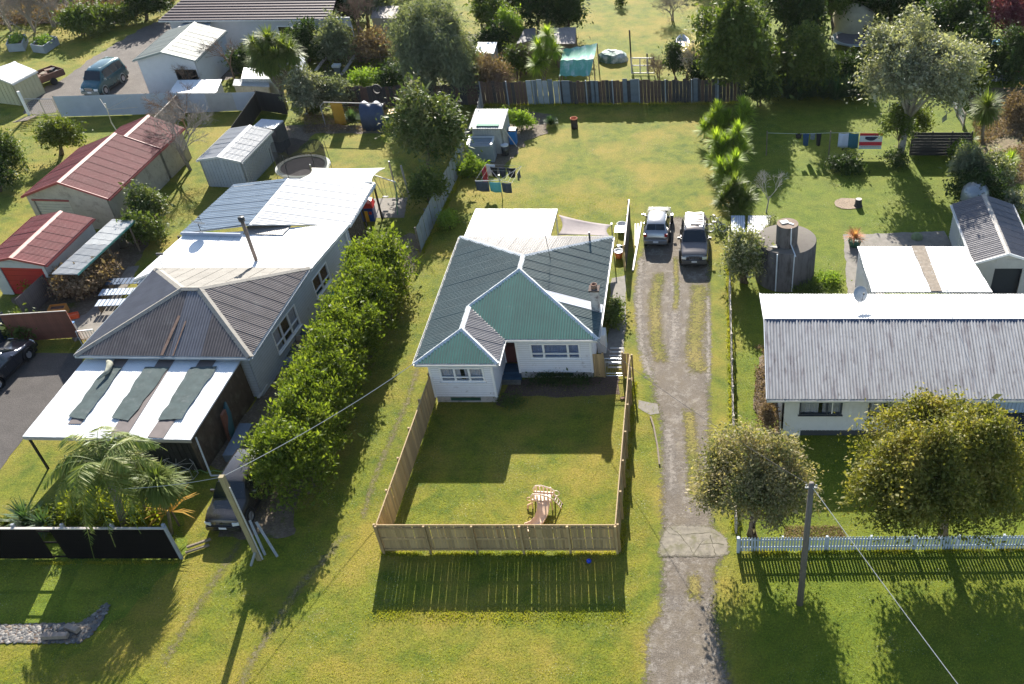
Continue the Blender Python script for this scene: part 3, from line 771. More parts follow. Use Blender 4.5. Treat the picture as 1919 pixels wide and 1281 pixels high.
    if emblem == 'three diamonds':
        e = MB()
        for k in range(3):
            t = math.pi / 2 + k * 2 * math.pi / 3; u = Vector((math.cos(t), 0, math.sin(t))); v_ = Vector((-math.sin(t), 0, math.cos(t)))
            c0 = Vector((0, f - .075, zf + .06)); e.prism([c0, c0 + u * .05 + v_ * .03, c0 + u * .1, c0 + u * .05 - v_ * .03], (0, .01, 0))
        e.build('emblem', chrome, T, local=True)
    for y, s_ in ((st[0][0] - .086, -1), (st[-1][0] + .086, 1)):
        MB().box((0, y, sill + .16), (.36, .012, .12)).build('number_plate', simple('plate_white', (.75, .76, .78), .4), T, local=True)
    # door shut lines
    sh = MB()
    for y in (st[5][0] - .25, (st[5][0] + st[8][0]) / 2 - .1, st[8][0] - .35):
        for sg in (-1, 1): sh.beam((sg * (st[5][1] + .002), y, sill + .05), (sg * (st[5][1] + .002), y, st[6][2] - .03), .012, .006, up=(sg, 0, 0))
    sh.build('shut_line', dk, T, local=True)
    wv = MB()
    for sg in (-1, 1): wv.beam((sg * .12, st[cw][0] + .08, st[cw][3] + .05), (sg * .12 + .5, st[cw][0] + .3, st[cw][3] + .27), .02, .015)
    wv.build('wiper', dk, T, local=True)
    if roof_rack:
        rk = MB(); zt = st[7][3]
        for sg in (-1, 1):
            rk.tube([(sg * .6, st[6][0], zt - .02), (sg * .6, st[6][0] + .1, zt + .06), (sg * .6, st[8][0] - .3, zt + .06), (sg * .6, st[8][0] - .2, zt - .03)], .02, 6)
        for i in range(5): rk.beam((-.6, st[6][0] + .3 + i * .35, zt + .05), (.6, st[6][0] + .3 + i * .35, zt + .05), .04, .02)
        rk.build('roof_rack', simple('rack_grey', (.3, .3, .31), .4, .7), T, local=True)
        sr = MB(); sr.box((0, st[6][0] + .35, zt + .035), (.55, .5, .02)); sr.build('sunroof', gl, T, local=True)
    return T

def soft_sheet(name, rows, z, mat, nc=14, fw=.45):
    "ground sheet given as rows of (left x, right x, y); its edges feather into the grass"
    vs = []; fe = []; fs = []
    for i, (xa, xb, y) in enumerate(rows):
        e = min(i, len(rows) - 1 - i) * abs(rows[1][2] - rows[0][2])
        for j in range(nc + 1):
            t = j / nc; t = t * t * (3 - 2 * t) if nc > 8 else t; x = xa + (xb - xa) * t; vs.append((x, y, z)); fe.append(min(1, min(x - xa, xb - x, e) / fw))
    for i in range(len(rows) - 1):
        for j in range(nc):
            a = i * (nc + 1) + j; q = (a, a + 1, a + nc + 2, a + nc + 1); fs.append(q if rows[1][2] > rows[0][2] else q[::-1])
    mb = MB(); mb.add(vs, fs); o = mb.build(name, mat); at = o.data.attributes.new('feather', 'FLOAT', 'POINT'); at.data.foreach_set('value', fe); o['kind'] = 'structure'; return o
def soft_ribbon(name, pts, w, z, mat, nc=8, step=.3):
    P = resample([Vector((p[0], p[1], 0)) for p in pts], step, False); vs = []; fe = []; fs = []; n = len(P)
    for i, p in enumerate(P):
        d = (P[min(i + 1, n - 1)] - P[max(0, i - 1)]).normalized(); nn = Vector((-d.y, d.x, 0))
        for j in range(nc + 1): t = j / nc; q = p + nn * w * (t - .5); vs.append((q.x, q.y, z)); fe.append(min(1, 2.2 * min(t, 1 - t), min(i, n - 1 - i) / 4))
    for i in range(n - 1):
        for j in range(nc): a = i * (nc + 1) + j; fs.append((a, a + nc + 1, a + nc + 2, a + 1))
    mb = MB(); mb.add(vs, fs); o = mb.build(name, mat); at = o.data.attributes.new('feather', 'FLOAT', 'POINT'); at.data.foreach_set('value', fe); o['kind'] = 'structure'; return o
def feathered(m, lo=.42, sc=3.0, gain=.75):
    "let the grass below show through towards the edge of a sheet"
    t = m.node_tree; out = t.nodes['Material Output']; src = out.inputs[0].links[0].from_socket
    at = nd(t, 'ShaderNodeAttribute', attribute_name='feather'); co = nd(t, 'ShaderNodeNewGeometry').outputs['Position']
    v = mth(t, 'ADD', mth(t, 'MULTIPLY', at.outputs['Fac'], gain), mth(t, 'MULTIPLY', mth(t, 'SUBTRACT', nz(t, co, sc, 7, .75), .5), 1.3)); mr = nd(t, 'ShaderNodeMapRange'); mr.inputs[1].default_value = lo - .16; mr.inputs[2].default_value = lo + .16; t.links.new(v, mr.inputs[0])
    tr = nd(t, 'ShaderNodeBsdfTransparent'); ms = nd(t, 'ShaderNodeMixShader'); t.links.new(mr.outputs[0], ms.inputs[0]); t.links.new(tr.outputs[0], ms.inputs[1]); t.links.new(src, ms.inputs[2]); t.links.new(ms.outputs[0], out.inputs[0]); return m
# ------------------------------------------------------------------ ground
def grass_mat(name, a, b, dry, dryth=.55, bare=None, zones=False):
    m, t, bs = newmat(name); co = nd(t, 'ShaderNodeNewGeometry').outputs['Position']
    big = nz(t, co, .26, 5, .65); mid = nz(t, co, 1.1, 6, .7); fine = nz(t, co, 9, 5, .75); vf = nz(t, co, 30, 3, .7)
    c = ramp(t, [(.36, a), (.62, b)], mid)
    c = mix(t, ramp(t, [(dryth - .12, 0.), (dryth + .1, .95)], big), c, dry)
    if zones:      # the neighbour's lawn right of the drive is a fresher green
        sx = nd(t, 'ShaderNodeSeparateXYZ'); t.links.new(co, sx.inputs[0])
        zx = mth(t, 'ADD', sx.outputs[0], mth(t, 'MULTIPLY', nz(t, co, .5, 3), 2.0)); zm = nd(t, 'ShaderNodeMapRange'); zm.inputs[1].default_value = 1.6; zm.inputs[2].default_value = 3.4; t.links.new(zx, zm.inputs[0])
        c = mix(t, mth(t, 'MULTIPLY', zm.outputs[0], .75), c, ramp(t, [(.3, (.075, .125, .01)), (.7, (.16, .21, .018))], mid))
    c = mix(t, .8, c, ramp(t, [(.3, .5), (.5, .95), (.72, 1.5)], fine), 'MULTIPLY')
    c = mix(t, .45, c, ramp(t, [(.3, .55), (.7, 1.5)], vf), 'MULTIPLY')
    # clover and daisy heads, in drifts
    fl = mth(t, 'MULTIPLY', ramp(t, [(.66, 0.), (.69, 1.)], nz(t, co, 14, 2, .5)), ramp(t, [(.5, 0.), (.62, 1.)], nz(t, co, .35, 3)))
    c = mix(t, mth(t, 'MULTIPLY', fl, .75), c, (.5, .5, .4))
    br = ramp(t, [(.62, 0.), (.75, .8)], nz(t, co, .7, 6, .75)); c = mix(t, mth(t, 'MULTIPLY', br, .75), c, bare or (.2, .16, .08))
    t.links.new(c, bs.inputs['Base Color']); bs.inputs['Roughness'].default_value = .85; bs.inputs['Specular IOR Level'].default_value = .15
    h = mth(t, 'ADD', mth(t, 'MULTIPLY', fine, 1.0), mth(t, 'MULTIPLY', vf, .5)); bumpit(t, bs, h, .9, .07)
    return m
g_lawn = grass_mat('lawn_grass', (.085, .125, .013), (.19, .205, .02), (.28, .225, .04), zones=True)
g_green = grass_mat('green_grass', (.09, .135, .013), (.155, .21, .02), (.19, .21, .03), .6)
g_rough = grass_mat('rough_grass', (.08, .095, .018), (.13, .135, .03), (.2, .16, .06), .48)
def gravel_mat(name, cols, sc1=18, grass=None, gth=.55, wet=None, gscale=1.1, bump=.03, strips=None, pale=False):
    m, t, bs = newmat(name); co = nd(t, 'ShaderNodeNewGeometry').outputs['Position']
    c = ramp(t, [(.25, cols[0]), (.5, cols[1]), (.8, cols[2])], nz(t, co, sc1, 4, .8))
    vo = nd(t, 'ShaderNodeTexVoronoi'); vo.inputs['Scale'].default_value = sc1 * .7; t.links.new(co, vo.inputs['Vector'])
    c = mix(t, .5, c, ramp(t, [(0., 1.35), (.6, .6)], vo.outputs['Distance']), 'MULTIPLY')
    c = mix(t, .7, c, ramp(t, [(.3, .72), (.7, 1.25)], nz(t, co, .8, 5, .65)), 'MULTIPLY')
    if pale:
        c = mix(t, ramp(t, [(.5, 0.), (.66, .55)], nz(t, co, 1.3, 9, .85)), c, (.46, .42, .37)); c = mix(t, ramp(t, [(.5, 0.), (.6, .55)], nz(t, co, .8, 8, .8)), c, (.12, .095, .06))
    if grass:
        gc = ramp(t, [(.35, grass), (.65, [x * 1.5 for x in grass])], nz(t, co, 8, 5, .75))
        msk = nz(t, co, gscale, 7, .72)
        if strips:
            sx = nd(t, 'ShaderNodeSeparateXYZ'); t.links.new(co, sx.inputs[0]); wv = mth(t, 'ADD', sx.outputs[0], mth(t, 'MULTIPLY', nz(t, co, .3, 2), .9))
            for x0, wd in strips:
                dd = mth(t, 'ABSOLUTE', mth(t, 'SUBTRACT', wv, x0 + .45)); s_ = mth(t, 'SUBTRACT', 1.0, mth(t, 'DIVIDE', dd, wd), True)
                msk = mth(t, 'ADD', msk, mth(t, 'MULTIPLY', s_, .28))
        c = mix(t, ramp(t, [(gth, 0.), (gth + .1, 1.)], msk), c, gc)
    t.links.new(c, bs.inputs['Base Color']); bs.inputs['Roughness'].default_value = .9; bs.inputs['Specular IOR Level'].default_value = .3
    if wet:
        wm = ramp(t, [(.5, 1.), (.62, 0.)], nz(t, co, .9, 6, .7)); rr = mix(t, wm, (.9, .9, .9), (.42, .42, .42)); t.links.new(rr, bs.inputs['Roughness'])
    bumpit(t, bs, vo.outputs['Distance'], .8, bump); return m
grav = gravel_mat('gravel_drive', [(.08, .064, .05), (.155, .128, .1), (.27, .23, .185)], 20, (.13, .115, .04), .64, None, 1.3, pale=True, bump=.014)
grav2 = gravel_mat('yard_gravel', [(.09, .08, .07), (.15, .13, .115), (.22, .2, .175)], 20, (.1, .1, .03), .7, bump=.015)
asph = gravel_mat('old_asphalt', [(.06, .055, .05), (.09, .08, .075), (.14, .125, .115)], 22, None, bump=.01)
dirt = gravel_mat('bare_dirt', [(.1, .075, .05), (.17, .13, .09), (.26, .21, .16)], 9, (.08, .085, .02), .56)
mulch = gravel_mat('mulch', [(.06, .04, .03), (.12, .08, .06), (.22, .17, .13)], 14, None)
conc = M('concrete', (.2, .18, .155), .85, .2, 2.5, dirt=((.16, .15, .12), .52, 1.2), bump=.006, bscale=25)
conc_d = M('dark_concrete', (.2, .18, .15), .9, .25, 2.5, dirt=((.1, .1, .07), .5, 1.2), bump=.006)

# one sheet to the horizon, finely divided near the camera so that the lawn undulates a little
mb = MB(); mb.quad((-700, -300, 0), (700, -300, 0), (700, 900, 0), (-700, 900, 0)); o = mb.build('ground', g_lawn); o['kind'] = 'structure'
patch('lawn_left_front', gp((-60, 1000), (60, 985), (330, 870), (350, 1040), (200, 1180), (-60, 1180)), .004, g_green, .15)
# driveway
DW = [(400, 1222, 1336), (430, 1210, 1338), (470, 1194, 1340), (560, 1178, 1340), (640, 1190, 1340), (700, 1208, 1341), (750, 1214, 1342), (790, 1226, 1342), (900, 1226, 1345), (985, 1226, 1350), (1010, 1226, 1366), (1045, 1226, 1370), (1062, 1226, 1356), (1150, 1222, 1354), (1180, 1196, 1362), (1281, 1192, 1386), (1420, 1180, 1420), (1900, 1150, 1520)]
rows = []
for k in range(len(DW) - 1):
    a, b = DW[k], DW[k + 1]; ga, gb, ha, hb_ = G(a[1], a[0]), G(b[1], b[0]), G(a[2], a[0]), G(b[2], b[0]); n = max(1, int(abs(ga.y - gb.y) / .3))
    for q in range(n): t = q / n; rows.append((ga.x + (gb.x - ga.x) * t - .12, ha.x + (hb_.x - ha.x) * t + .12, ga.y + (gb.y - ga.y) * t))
soft_sheet('driveway', rows, .006, feathered(grav, .42, 5), 24, fw=1.0)
palem = feathered(gravel_mat('pale_track_gravel', [(.17, .145, .12), (.27, .235, .2), (.42, .38, .34)], 22, bump=.012), .62, 3.5)
for k_, (pts_, w_) in enumerate((([(1204, 470), (1196, 560), (1202, 650), (1226, 730)], 1.1), ([(1262, 500), (1266, 560), (1262, 650), (1254, 700)], 1.5), ([(1326, 540), (1328, 640), (1326, 740)], .7), ([(1252, 780), (1258, 880), (1262, 960)], 1.2), ([(1262, 1090), (1268, 1180)], 1.3))): soft_ribbon('pale_wheel_track', gp(*pts_), w_ * 1.4, .0095 + .0015 * k_, palem)
gverge = feathered(grass_mat('verge_grass', (.11, .125, .022), (.19, .18, .035), (.26, .21, .07), .5), .56, 4.5)
for k_, (pts_, w_) in enumerate((([(1240, 500), (1226, 560), (1230, 640), (1246, 700)], 1.3), ([(1312, 520), (1306, 600), (1300, 660), (1318, 720)], 1.7), ([(1288, 750), (1294, 800), (1300, 880), (1302, 960)], 1.1), ([(1300, 1050), (1302, 1100), (1300, 1160)], 1.0), ([(1266, 470), (1268, 560), (1262, 600)], .6))): soft_ribbon('drive_grass_strip', gp(*pts_), w_ * 1.5, .019 + .0015 * k_, gverge)
soft_sheet('driveway_apron', [(G(a_, y_).x, G(b_, y_).x, G(a_, y_).y) for y_, a_, b_ in ((1046, 1228, 1366), (1038, 1228, 1370), (1028, 1229, 1372), (1018, 1231, 1371), (1008, 1234, 1366), (998, 1238, 1356), (988, 1244, 1336), (980, 1252, 1318))], .0165, feathered(M('cracked_concrete', (.21, .185, .145), .9, .3, 3, dirt=((.14, .13, .07), .5, 1.6), dirt2=((.12, .1, .08), .57, 9), bump=.012, bscale=14), .35, 4), 16, fw=.35)
# cracks of the apron, as narrow dark furrows laid on it
ck = MB()
crack_m = simple('crack_soil', (.06, .055, .03), .95)
for k, pts in enumerate([[(1236, 1043), (1262, 1043), (1300, 1043), (1345, 1044)], [(1300, 1040), (1290, 1022), (1275, 1003), (1250, 985)], [(1300, 1040), (1312, 1020), (1325, 1008)], [(1275, 1003), (1300, 1000), (1330, 998), (1355, 1006)], [(1342, 1044), (1335, 1020), (1330, 1000)], [(1275, 1003), (1255, 1000), (1240, 985)], [(1312, 1020), (1340, 1018), (1362, 1022)]]):
    P = resample(gp(*pts), .12, False); P = [p + Vector((random.uniform(-.03, .03), random.uniform(-.03, .03), .0195)) for p in P]
    for i in range(len(P) - 1):
        d = (P[i + 1] - P[i]).normalized(); n = Vector((-d.y, d.x, 0)) * random.uniform(.005, .02)
        ck.quad(P[i] - n, P[i + 1] - n, P[i + 1] + n, P[i] + n)
o = ck.build('apron_cracks', crack_m); o['kind'] = 'structure'
patch('side_path', gp((1146, 520), (1172, 516), (1174, 600), (1166, 680), (1122, 690), (1124, 660), (1140, 640)), .005, conc, .05)
patch('letter_path', gp((1196, 750), (1232, 757), (1236, 775), (1218, 777), (1196, 764)), .009, conc, .03)
patch('garden_bed_front', gp((930, 758), (935, 745), (960, 712), (1160, 705), (1162, 738), (1060, 744), (970, 742), (945, 765)), .005, mulch, .08)
# left asphalt yard, rear gravel yard, concrete around the neighbours
patch('asphalt_drive', gp((-260, 660), (160, 662), (150, 690), (45, 820), (-10, 893), (-130, 960), (-420, 960)), .006, asph, .03)
patch('rear_gravel_yard', gp((115, 150), (170, 110), (260, 55), (300, 38), (470, 40), (470, 130), (340, 185), (70, 215), (45, 212), (60, 175)), .006, grav2, .15)
patch('road', [(-140, 112), (-40, 121), (-30, 135), (-140, 128)], .006, asph, .2)
patch('concrete_path', gp((545, 292), (590, 250), (720, 250), (735, 238), (600, 232), (470, 240)), .007, dirt, .1)
patch('patio', gp((690, 372), (764, 370), (758, 408), (690, 408)), .008, conc, .02)
patch('patio_right', gp((1580, 440), (1770, 433), (1790, 470), (1660, 480), (1655, 560), (1590, 560)), .006, conc, .06)
patch('house_side_gravel', gp((1440, 655), (1425, 670), (1410, 760), (1445, 815), (1465, 815), (1450, 700)), .006, dirt, .08)
patch('drive_garage', gp((1850, 548), (1990, 548), (1990, 640), (1850, 640)), .007, conc_d, .05)
patch('dirt_under_hedge', strip([(-22.2, 33), (-22, 46), (-21.6, 62)], 3.2), .005, dirt, .25)
patch('dirt_left_house', gp((380, 870), (490, 740), (640, 500), (700, 500), (560, 760), (480, 900)), .005, dirt, .1)
patch('stone_surround', gp((20, 560), (60, 540), (230, 415), (300, 400), (290, 440), (225, 540), (170, 640), (100, 620)), .006, dirt, .1)
patch('path_curved', gp((120, 600), (160, 590), (210, 545), (240, 500), (262, 498), (226, 560), (190, 625), (140, 640)), .010, conc, .03)
tdirt = feathered(gravel_mat('track_dirt', [(.14, .125, .06), (.2, .17, .085), (.28, .235, .13)], 14, (.13, .13, .03), .5, bump=.01), .7, 4.5)
soft_ribbon('worn_track', gp((690, 985), (640, 1010), (560, 1100), (470, 1240), (430, 1340)), 1.5, .0052, tdirt)
soft_ribbon('tyre_track', gp((470, 985), (420, 1060), (350, 1170), (280, 1290)), 1.4, .0058, tdirt)
soft_ribbon('verge_track', gp((672, 1000), (700, 900), (760, 760), (800, 640)), 1.2, .0064, tdirt)
0 and soft_ribbon('fence_foot', gp((700, 1148), (900, 1152), (1170, 1150)), .8, .0046, tdirt)
patch('garden_soil', gp((905, 215), (960, 205), (1030, 215), (1030, 250), (990, 262), (930, 330), (880, 335), (872, 300)), .005, dirt, .2)
patch('stump_mulch', [(10.1 + 1.05 * math.cos(a / 12 * 6.283), G(1612, 381).y + .85 * math.sin(a / 12 * 6.283)) for a in range(12)], .009, gravel_mat('wood_chips', [(.2, .14, .09), (.32, .24, .17), (.45, .36, .28)], 12, (.1, .1, .03), .66), .1)
patch('bank_right', gp((1800, 170), (1960, 160), (2000, 330), (1890, 350), (1800, 320), (1850, 250)), .007, gravel_mat('dry_bank', [(.12, .09, .05), (.2, .15, .08), (.3, .24, .15)], 5, (.1, .1, .03), .5), .3)
patch('rear_beds', gp((600, 80), (940, 60), (940, 190), (600, 200)), .005, gravel_mat('rough_soil', [(.1, .08, .06), (.16, .13, .09), (.24, .2, .15)], 5, (.1, .11, .03), .45), .3)
patch('scrub_ground', [(-120, 104), (-60, 104), (-58, 116), (-120, 116)], .005, MC.get('x') or gravel_mat('scrub_soil', [(.14, .12, .1), (.22, .19, .17), (.3, .27, .24)], 4, (.11, .12, .03), .5), .5)

# ------------------------------------------------------------------ the green-roofed house
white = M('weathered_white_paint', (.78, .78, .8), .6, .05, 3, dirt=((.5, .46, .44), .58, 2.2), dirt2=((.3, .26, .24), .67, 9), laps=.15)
white_c = M('white_paint', (.84, .84, .84), .5, .04, 3, dirt=((.5, .5, .48), .66, 4))
green_front = M('green_roof_iron', (.018, .13, .105), .5, .12, 1.2, spec=.5, rand=.05, dirt=((.09, .17, .15), .6, 2.5))
green_rest = M('green_roof_iron_faded', (.055, .098, .1), .45, .12, .9, spec=.45, rand=.07, shade_grime=.35, dirt=((.085, .125, .125), .58, 2))
grey_iron = M('grey_roof_iron', (.22, .21, .22), .35, .1, 1, rand=.08)
white_iron = M('new_white_iron', (.74, .75, .76), .4, .04, 1, shade_grime=.08)
cap_w = M('ridge_cap_pale', (.5, .53, .55), .45, .12, 3, dirt=((.2, .22, .22), .62, 3))
gut_w = M('gutter_white', (.6, .6, .58), .5, .08, 3, dirt=((.35, .33, .25), .6, 3))
timber_n = M('new_timber', (.4, .28, .14), .75, .2, 3, streak=(6, 6, .8), rand=.22, dirt=((.22, .17, .1), .6, 2))
timber_o = M('old_timber', (.2, .16, .12), .85, .25, 3, streak=(6, 6, .8), rand=.18)
ez = 3.1; rz_ = 4.6; xl, xr, yb, yf, yw, xw = -15.95, -6.25, 56.25, 45.05, 42.8, -11.45
H = thing('green_roof_house', 'white weatherboard house with green corrugated hip roof in the middle of the photo', 'house', (-11.1, 49.5, 0))
F_, E_, D_, C_, B_, A_ = (xl, yw, ez), (xw, yw, ez), (xw, yf, ez), (xr, yf, ez), (xr, yb, ez), (xl, yb, ez)
hw = (xr - xl) / 2; rdx = (xl + xr) / 2; RF, RB = (rdx, yf + hw, rz_), (rdx, yb - hw, rz_)
ww = (xw - xl) / 2; sl = (rz_ - ez) / hw; wz = ez + sl * ww; AW, WB = (xl + ww, yw + ww, wz), (xl + ww, yf + ww, wz)
faces = dict(left=[F_, AW, WB, RF, RB, A_], wfront=[F_, E_, AW], wright=[E_, D_, WB, AW], front=[D_, C_, RF, WB], right=[C_, B_, RB, RF], back=[B_, A_, RB])
deckw = M('soffit', (.5, .5, .5), .7)
roof = roof_deck(H, list(faces.values()), deckw)
ux, uy = (1, 0, 0), (0, 1, 0)
roof_face(roof, faces['left'], green_rest, u=(0, -1, 0), pitch=.15, lap=.02)
roof_face(roof, faces['wfront'], green_front, u=ux, pitch=.15, amp=.03)
roof_face(roof, faces['front'], green_front, u=ux, pitch=.15, amp=.03)
roof_face(roof, faces['wright'], grey_iron, u=uy)
roof_face(roof, faces['right'], green_rest, u=uy, lap=.02, holes={3: M('glare_white_iron', (.85, .85, .85), .3, .02, 1, shade_grime=0)})  # one white sheet, its sun glare painted into the colour
roof_face(roof, faces['back'], grey_iron, u=(-1, 0, 0))
for a, b in ((F_, AW), (E_, AW), (AW, WB), (WB, RF), (C_, RF), (RF, RB), (RB, A_), (RB, B_)): ridge_cap(roof, a, b, cap_w, w=.15)
MB().beam(Vector(D_) + Vector((0, 0, .012)), Vector(WB) + Vector((0, 0, .012)), .12, .02).build('valley_gutter', M('valley_iron', (.05, .06, .07), .5), roof)
for a, b in ((F_, E_), (E_, D_), (D_, C_), (C_, B_), (B_, A_), (A_, F_)): gutter(roof, a, b, gut_w)
ov = .55; wl, wr_, wf, wwf, wwr, wb = xl + ov, xr - ov, yf + ov, yw + ov, xw - ov, yb - ov
def wx(px, y, z):
    return (px - CX) / scl((0, y, z))
zt = ez - .1
def wz_(px_y, x, y): return zat(x, y, px_y)
a0, a1 = wx(826, wwf, 2) - wl, wx(906, wwf, 2) - wl; zb = wz_(713, -13.5, wwf)
WinF = (a0, a1, zb, 2.42)
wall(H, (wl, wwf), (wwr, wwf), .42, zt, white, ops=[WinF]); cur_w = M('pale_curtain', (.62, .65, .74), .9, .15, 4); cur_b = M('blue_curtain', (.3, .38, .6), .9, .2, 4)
window(H, (wl, wwf), (wwr, wwf), *WinF, white_c, cur_w, mull=(.33, .67), trans=.3, cur_gap=.1, fw=.1)
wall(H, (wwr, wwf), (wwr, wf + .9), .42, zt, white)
mx0 = wx(972, wf, 1.2); WinM = (wx(995, wf, 2) - mx0, wx(1086, wf, 2) - mx0, wz_(670, -9, wf), 2.42)
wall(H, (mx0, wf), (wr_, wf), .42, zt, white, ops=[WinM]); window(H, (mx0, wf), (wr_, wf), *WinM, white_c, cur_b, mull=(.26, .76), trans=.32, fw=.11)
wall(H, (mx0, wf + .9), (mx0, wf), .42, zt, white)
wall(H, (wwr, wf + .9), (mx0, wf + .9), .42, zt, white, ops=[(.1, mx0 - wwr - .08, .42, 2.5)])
Dr = MB().box(((wwr + mx0) / 2, wf + .93, 1.46), (mx0 - wwr - .2, .05, 2.05)).build('front_door', M('maroon_door', (.09, .03, .03), .5), H)
MB().box(((wwr + mx0) / 2, wf + .895, 1.9), (.5, .02, .6)).build('door_pane', glassmat(), Dr)
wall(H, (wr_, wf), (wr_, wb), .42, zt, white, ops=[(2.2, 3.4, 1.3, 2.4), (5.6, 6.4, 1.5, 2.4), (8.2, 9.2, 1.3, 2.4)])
for a, b, c, d in [(2.2, 3.4, 1.3, 2.4), (5.6, 6.4, 1.5, 2.4), (8.2, 9.2, 1.3, 2.4)]: window(H, (wr_, wf), (wr_, wb), a, b, c, d, white_c, cur_w)
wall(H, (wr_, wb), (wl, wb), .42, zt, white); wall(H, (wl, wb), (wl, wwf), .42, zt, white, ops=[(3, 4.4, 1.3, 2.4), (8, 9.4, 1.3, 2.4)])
for a in (3, 8): window(H, (wl, wb), (wl, wwf), a, a + 1.4, 1.3, 2.4, white_c, cur_w)
bs_m = M('base_stucco', (.45, .43, .41), .85, .15, 3, dirt=((.25, .23, .2), .5, 2.5)); gr_m = M('green_base_board', (.03, .09, .06), .6, .2, 4)
def basew(p, q, gaps=()):
    wall(H, p, q, 0, .42, bs_m, board=9, ops=[(a, b, .08, .34) for a, b in gaps], name='base_wall', proud=0)
    for a, b in gaps:
        P, Q = Vector((*p, 0)), Vector((*q, 0)); d = (Q - P).normalized()
        for k in range(3): MB().beam(P + d * a + Z3 * (.12 + .085 * k) - Vector((d.y, -d.x, 0)) * .05, P + d * b + Z3 * (.12 + .085 * k) - Vector((d.y, -d.x, 0)) * .05, .03, .07).build('base_slat', gr_m, H)
basew((wl + .03, wwf + .03), (wwr - .03, wwf + .03), [(.75, 2.45)]); basew((mx0 + .03, wf + .03), (wr_ - .03, wf + .03), [(.9, 3.0)])
basew((wwr - .03, wwf + .03), (wwr - .03, wf + .9)); basew((wr_ - .03, wf + .03), (wr_ - .03, wb)); basew((wl + .03, wb), (wl + .03, wwf + .03)); basew((wr_, wb - .03), (wl, wb - .03))
for x, y in ((wl, wwf), (wwr, wwf), (mx0, wf), (wr_, wf)): MB().box((x, y - .005, 1.7), (.12, .12, 2.6)).build('corner_board', white_c, H)
# porch floor and steps
st_m = M('blue_step_paint', (.03, .08, .14), .6, .2, 3); MB().box(((wwr + mx0) / 2, wf + .43, .2), (mx0 - wwr - .05, .85, .4)).build('porch_floor', st_m, H)
for k in range(2): MB().box(((wwr + mx0) / 2, wf - .2 - .3 * k, (.26 - .13 * k) / 2), (mx0 - wwr + .1, .3, .26 - .13 * k)).build('step', st_m if k == 0 else conc_d, H)
# chimney
cb = G(1117, 578, 3.25); ctop = zat(cb.x, cb.y, 531) - .36; chm = M('chimney_plaster', (.5, .47, .46), .9, .15, 4, dirt=((.12, .08, .08), .5, 2.5), dirt2=((.05, .03, .03), .62, 5))
Ch = MB().box((cb.x, cb.y, (ctop + 2.6) / 2), (.46, .5, ctop - 2.6)).build('chimney', chm, H)
MB().box((cb.x, cb.y, ctop + .03), (.6, .62, .1)).build('chimney_cap', M('sooty_cap', (.12, .09, .08), .95, .3, 5), Ch); mb = MB(); mb.lathe([(.11, ctop + .05), (.17, ctop + .08), (.18, ctop + .32), (.14, ctop + .33), (.13, ctop + .1)], 14, (cb.x, cb.y, 0)); mb.build('chimney_pot', M('terracotta_pot', (.28, .17, .12), .9), Ch, smooth=True)
dkm = simple('dark_metal', (.03, .035, .04), .5, .3)
vp = G(1105, 447, 3.7); MB().tube([(vp.x, vp.y, 3.2), (vp.x, vp.y, 4.15)], .06, 8).build('roof_vent', dkm, H)
# roof aerial and its stay
a0 = G(1013, 505, 4.0); am = MB(); am.tube([(a0.x + .5, a0.y + .9, 4.1), (a0.x + .35, a0.y + 1.0, 5.8)], .018, 5)
for k in range(4): am.beam((a0.x + .0, a0.y + 1, 5.7 - .12 * k), (a0.x + .75, a0.y + 1, 5.7 - .12 * k), .012, .012)
am.build('aerial', dkm, H)
# white awning behind the house
aw = [G(891, 390, 2.75), G(1046, 386, 2.75)]; axl, axr, ay1 = aw[0].x, aw[1].x, aw[0].y; ay0 = yb + .05
T = thing('patio_awning', 'flat white awning roof joined to the back of the green roofed house', 'awning', ((axl + axr) / 2, (ay0 + ay1) / 2, 0))
lean_roof(T, [(axl, ay0, 2.95), (axr, ay0, 2.95), (axr, ay1, 2.7), (axl, ay1, 2.7)], white_iron, deckw, u=ux, pitch=.1, amp=.012)
for x in (axl + .15, axr - .15, (axl + axr) / 2): MB().box((x, ay1 - .15, 1.3), (.1, .1, 2.6)).build('post', white_c, T)
MB().beam((axl, ay1 - .15, 2.58), (axr, ay1 - .15, 2.58), .06, .14).build('beam', white_c, T); 
for x in (axl + .05, axr - .05): MB().beam((x, ay0, 2.8), (x, ay1, 2.55), .05, .12).build('side_beam', dkm, T)
# ------------------------------------------------------------------ the fenced front lawn
fl, fr_, fy = -15.62, -4.46, 31.95
def pal_fence(name, label, p, q, side, np_, zt_=1.86, mat=None, pj=.016):
    "paling fence; side=+1 puts rails and posts on the left of p->q"
    T = thing(name, label, 'fence', ((p[0] + q[0]) / 2, (p[1] + q[1]) / 2, 0))
    P, Q = Vector((*p, 0)), Vector((*q, 0))
    board_run(T, P, Q, zt_ - .12, timber_n, pw=.158, gap=.006, th=.02, name='paling', jit=pj, hj=.004, z0=.12, wj=.04)
    posts(T, P, Q, np_, zt_ + .04, timber_n, .1, side=side * .11)
    rails(T, P, Q, (.25, .98, 1.68), timber_n, side=side * .036)
    MB().beam(P + Vector((0, 0, zt_ + .02)), Q + Vector((0, 0, zt_ + .02)), .05, .03).build('capping', timber_n, T)
    return T
pal_fence('paling_fence', 'new timber paling fence along the front of the house lawn, rails facing the street', (fl, fy), (fr_, fy), -1, 6)
pal_fence('paling_fence', 'new timber paling fence on the left side of the house lawn, beside the hedge shade', (fl, fy + .03), (wl - .08, wwf + .2), 1, 6)
pr_top = G(1180, 664, 1.9)
pal_fence('paling_fence', 'new timber paling fence between the front lawn and the gravel drive', (fr_, fy + .03), (pr_top.x, pr_top.y), -1, 7)
gy = wf + .05
gx0, gx1 = wx(1113, gy, .9), wx(1131, gy, .9)
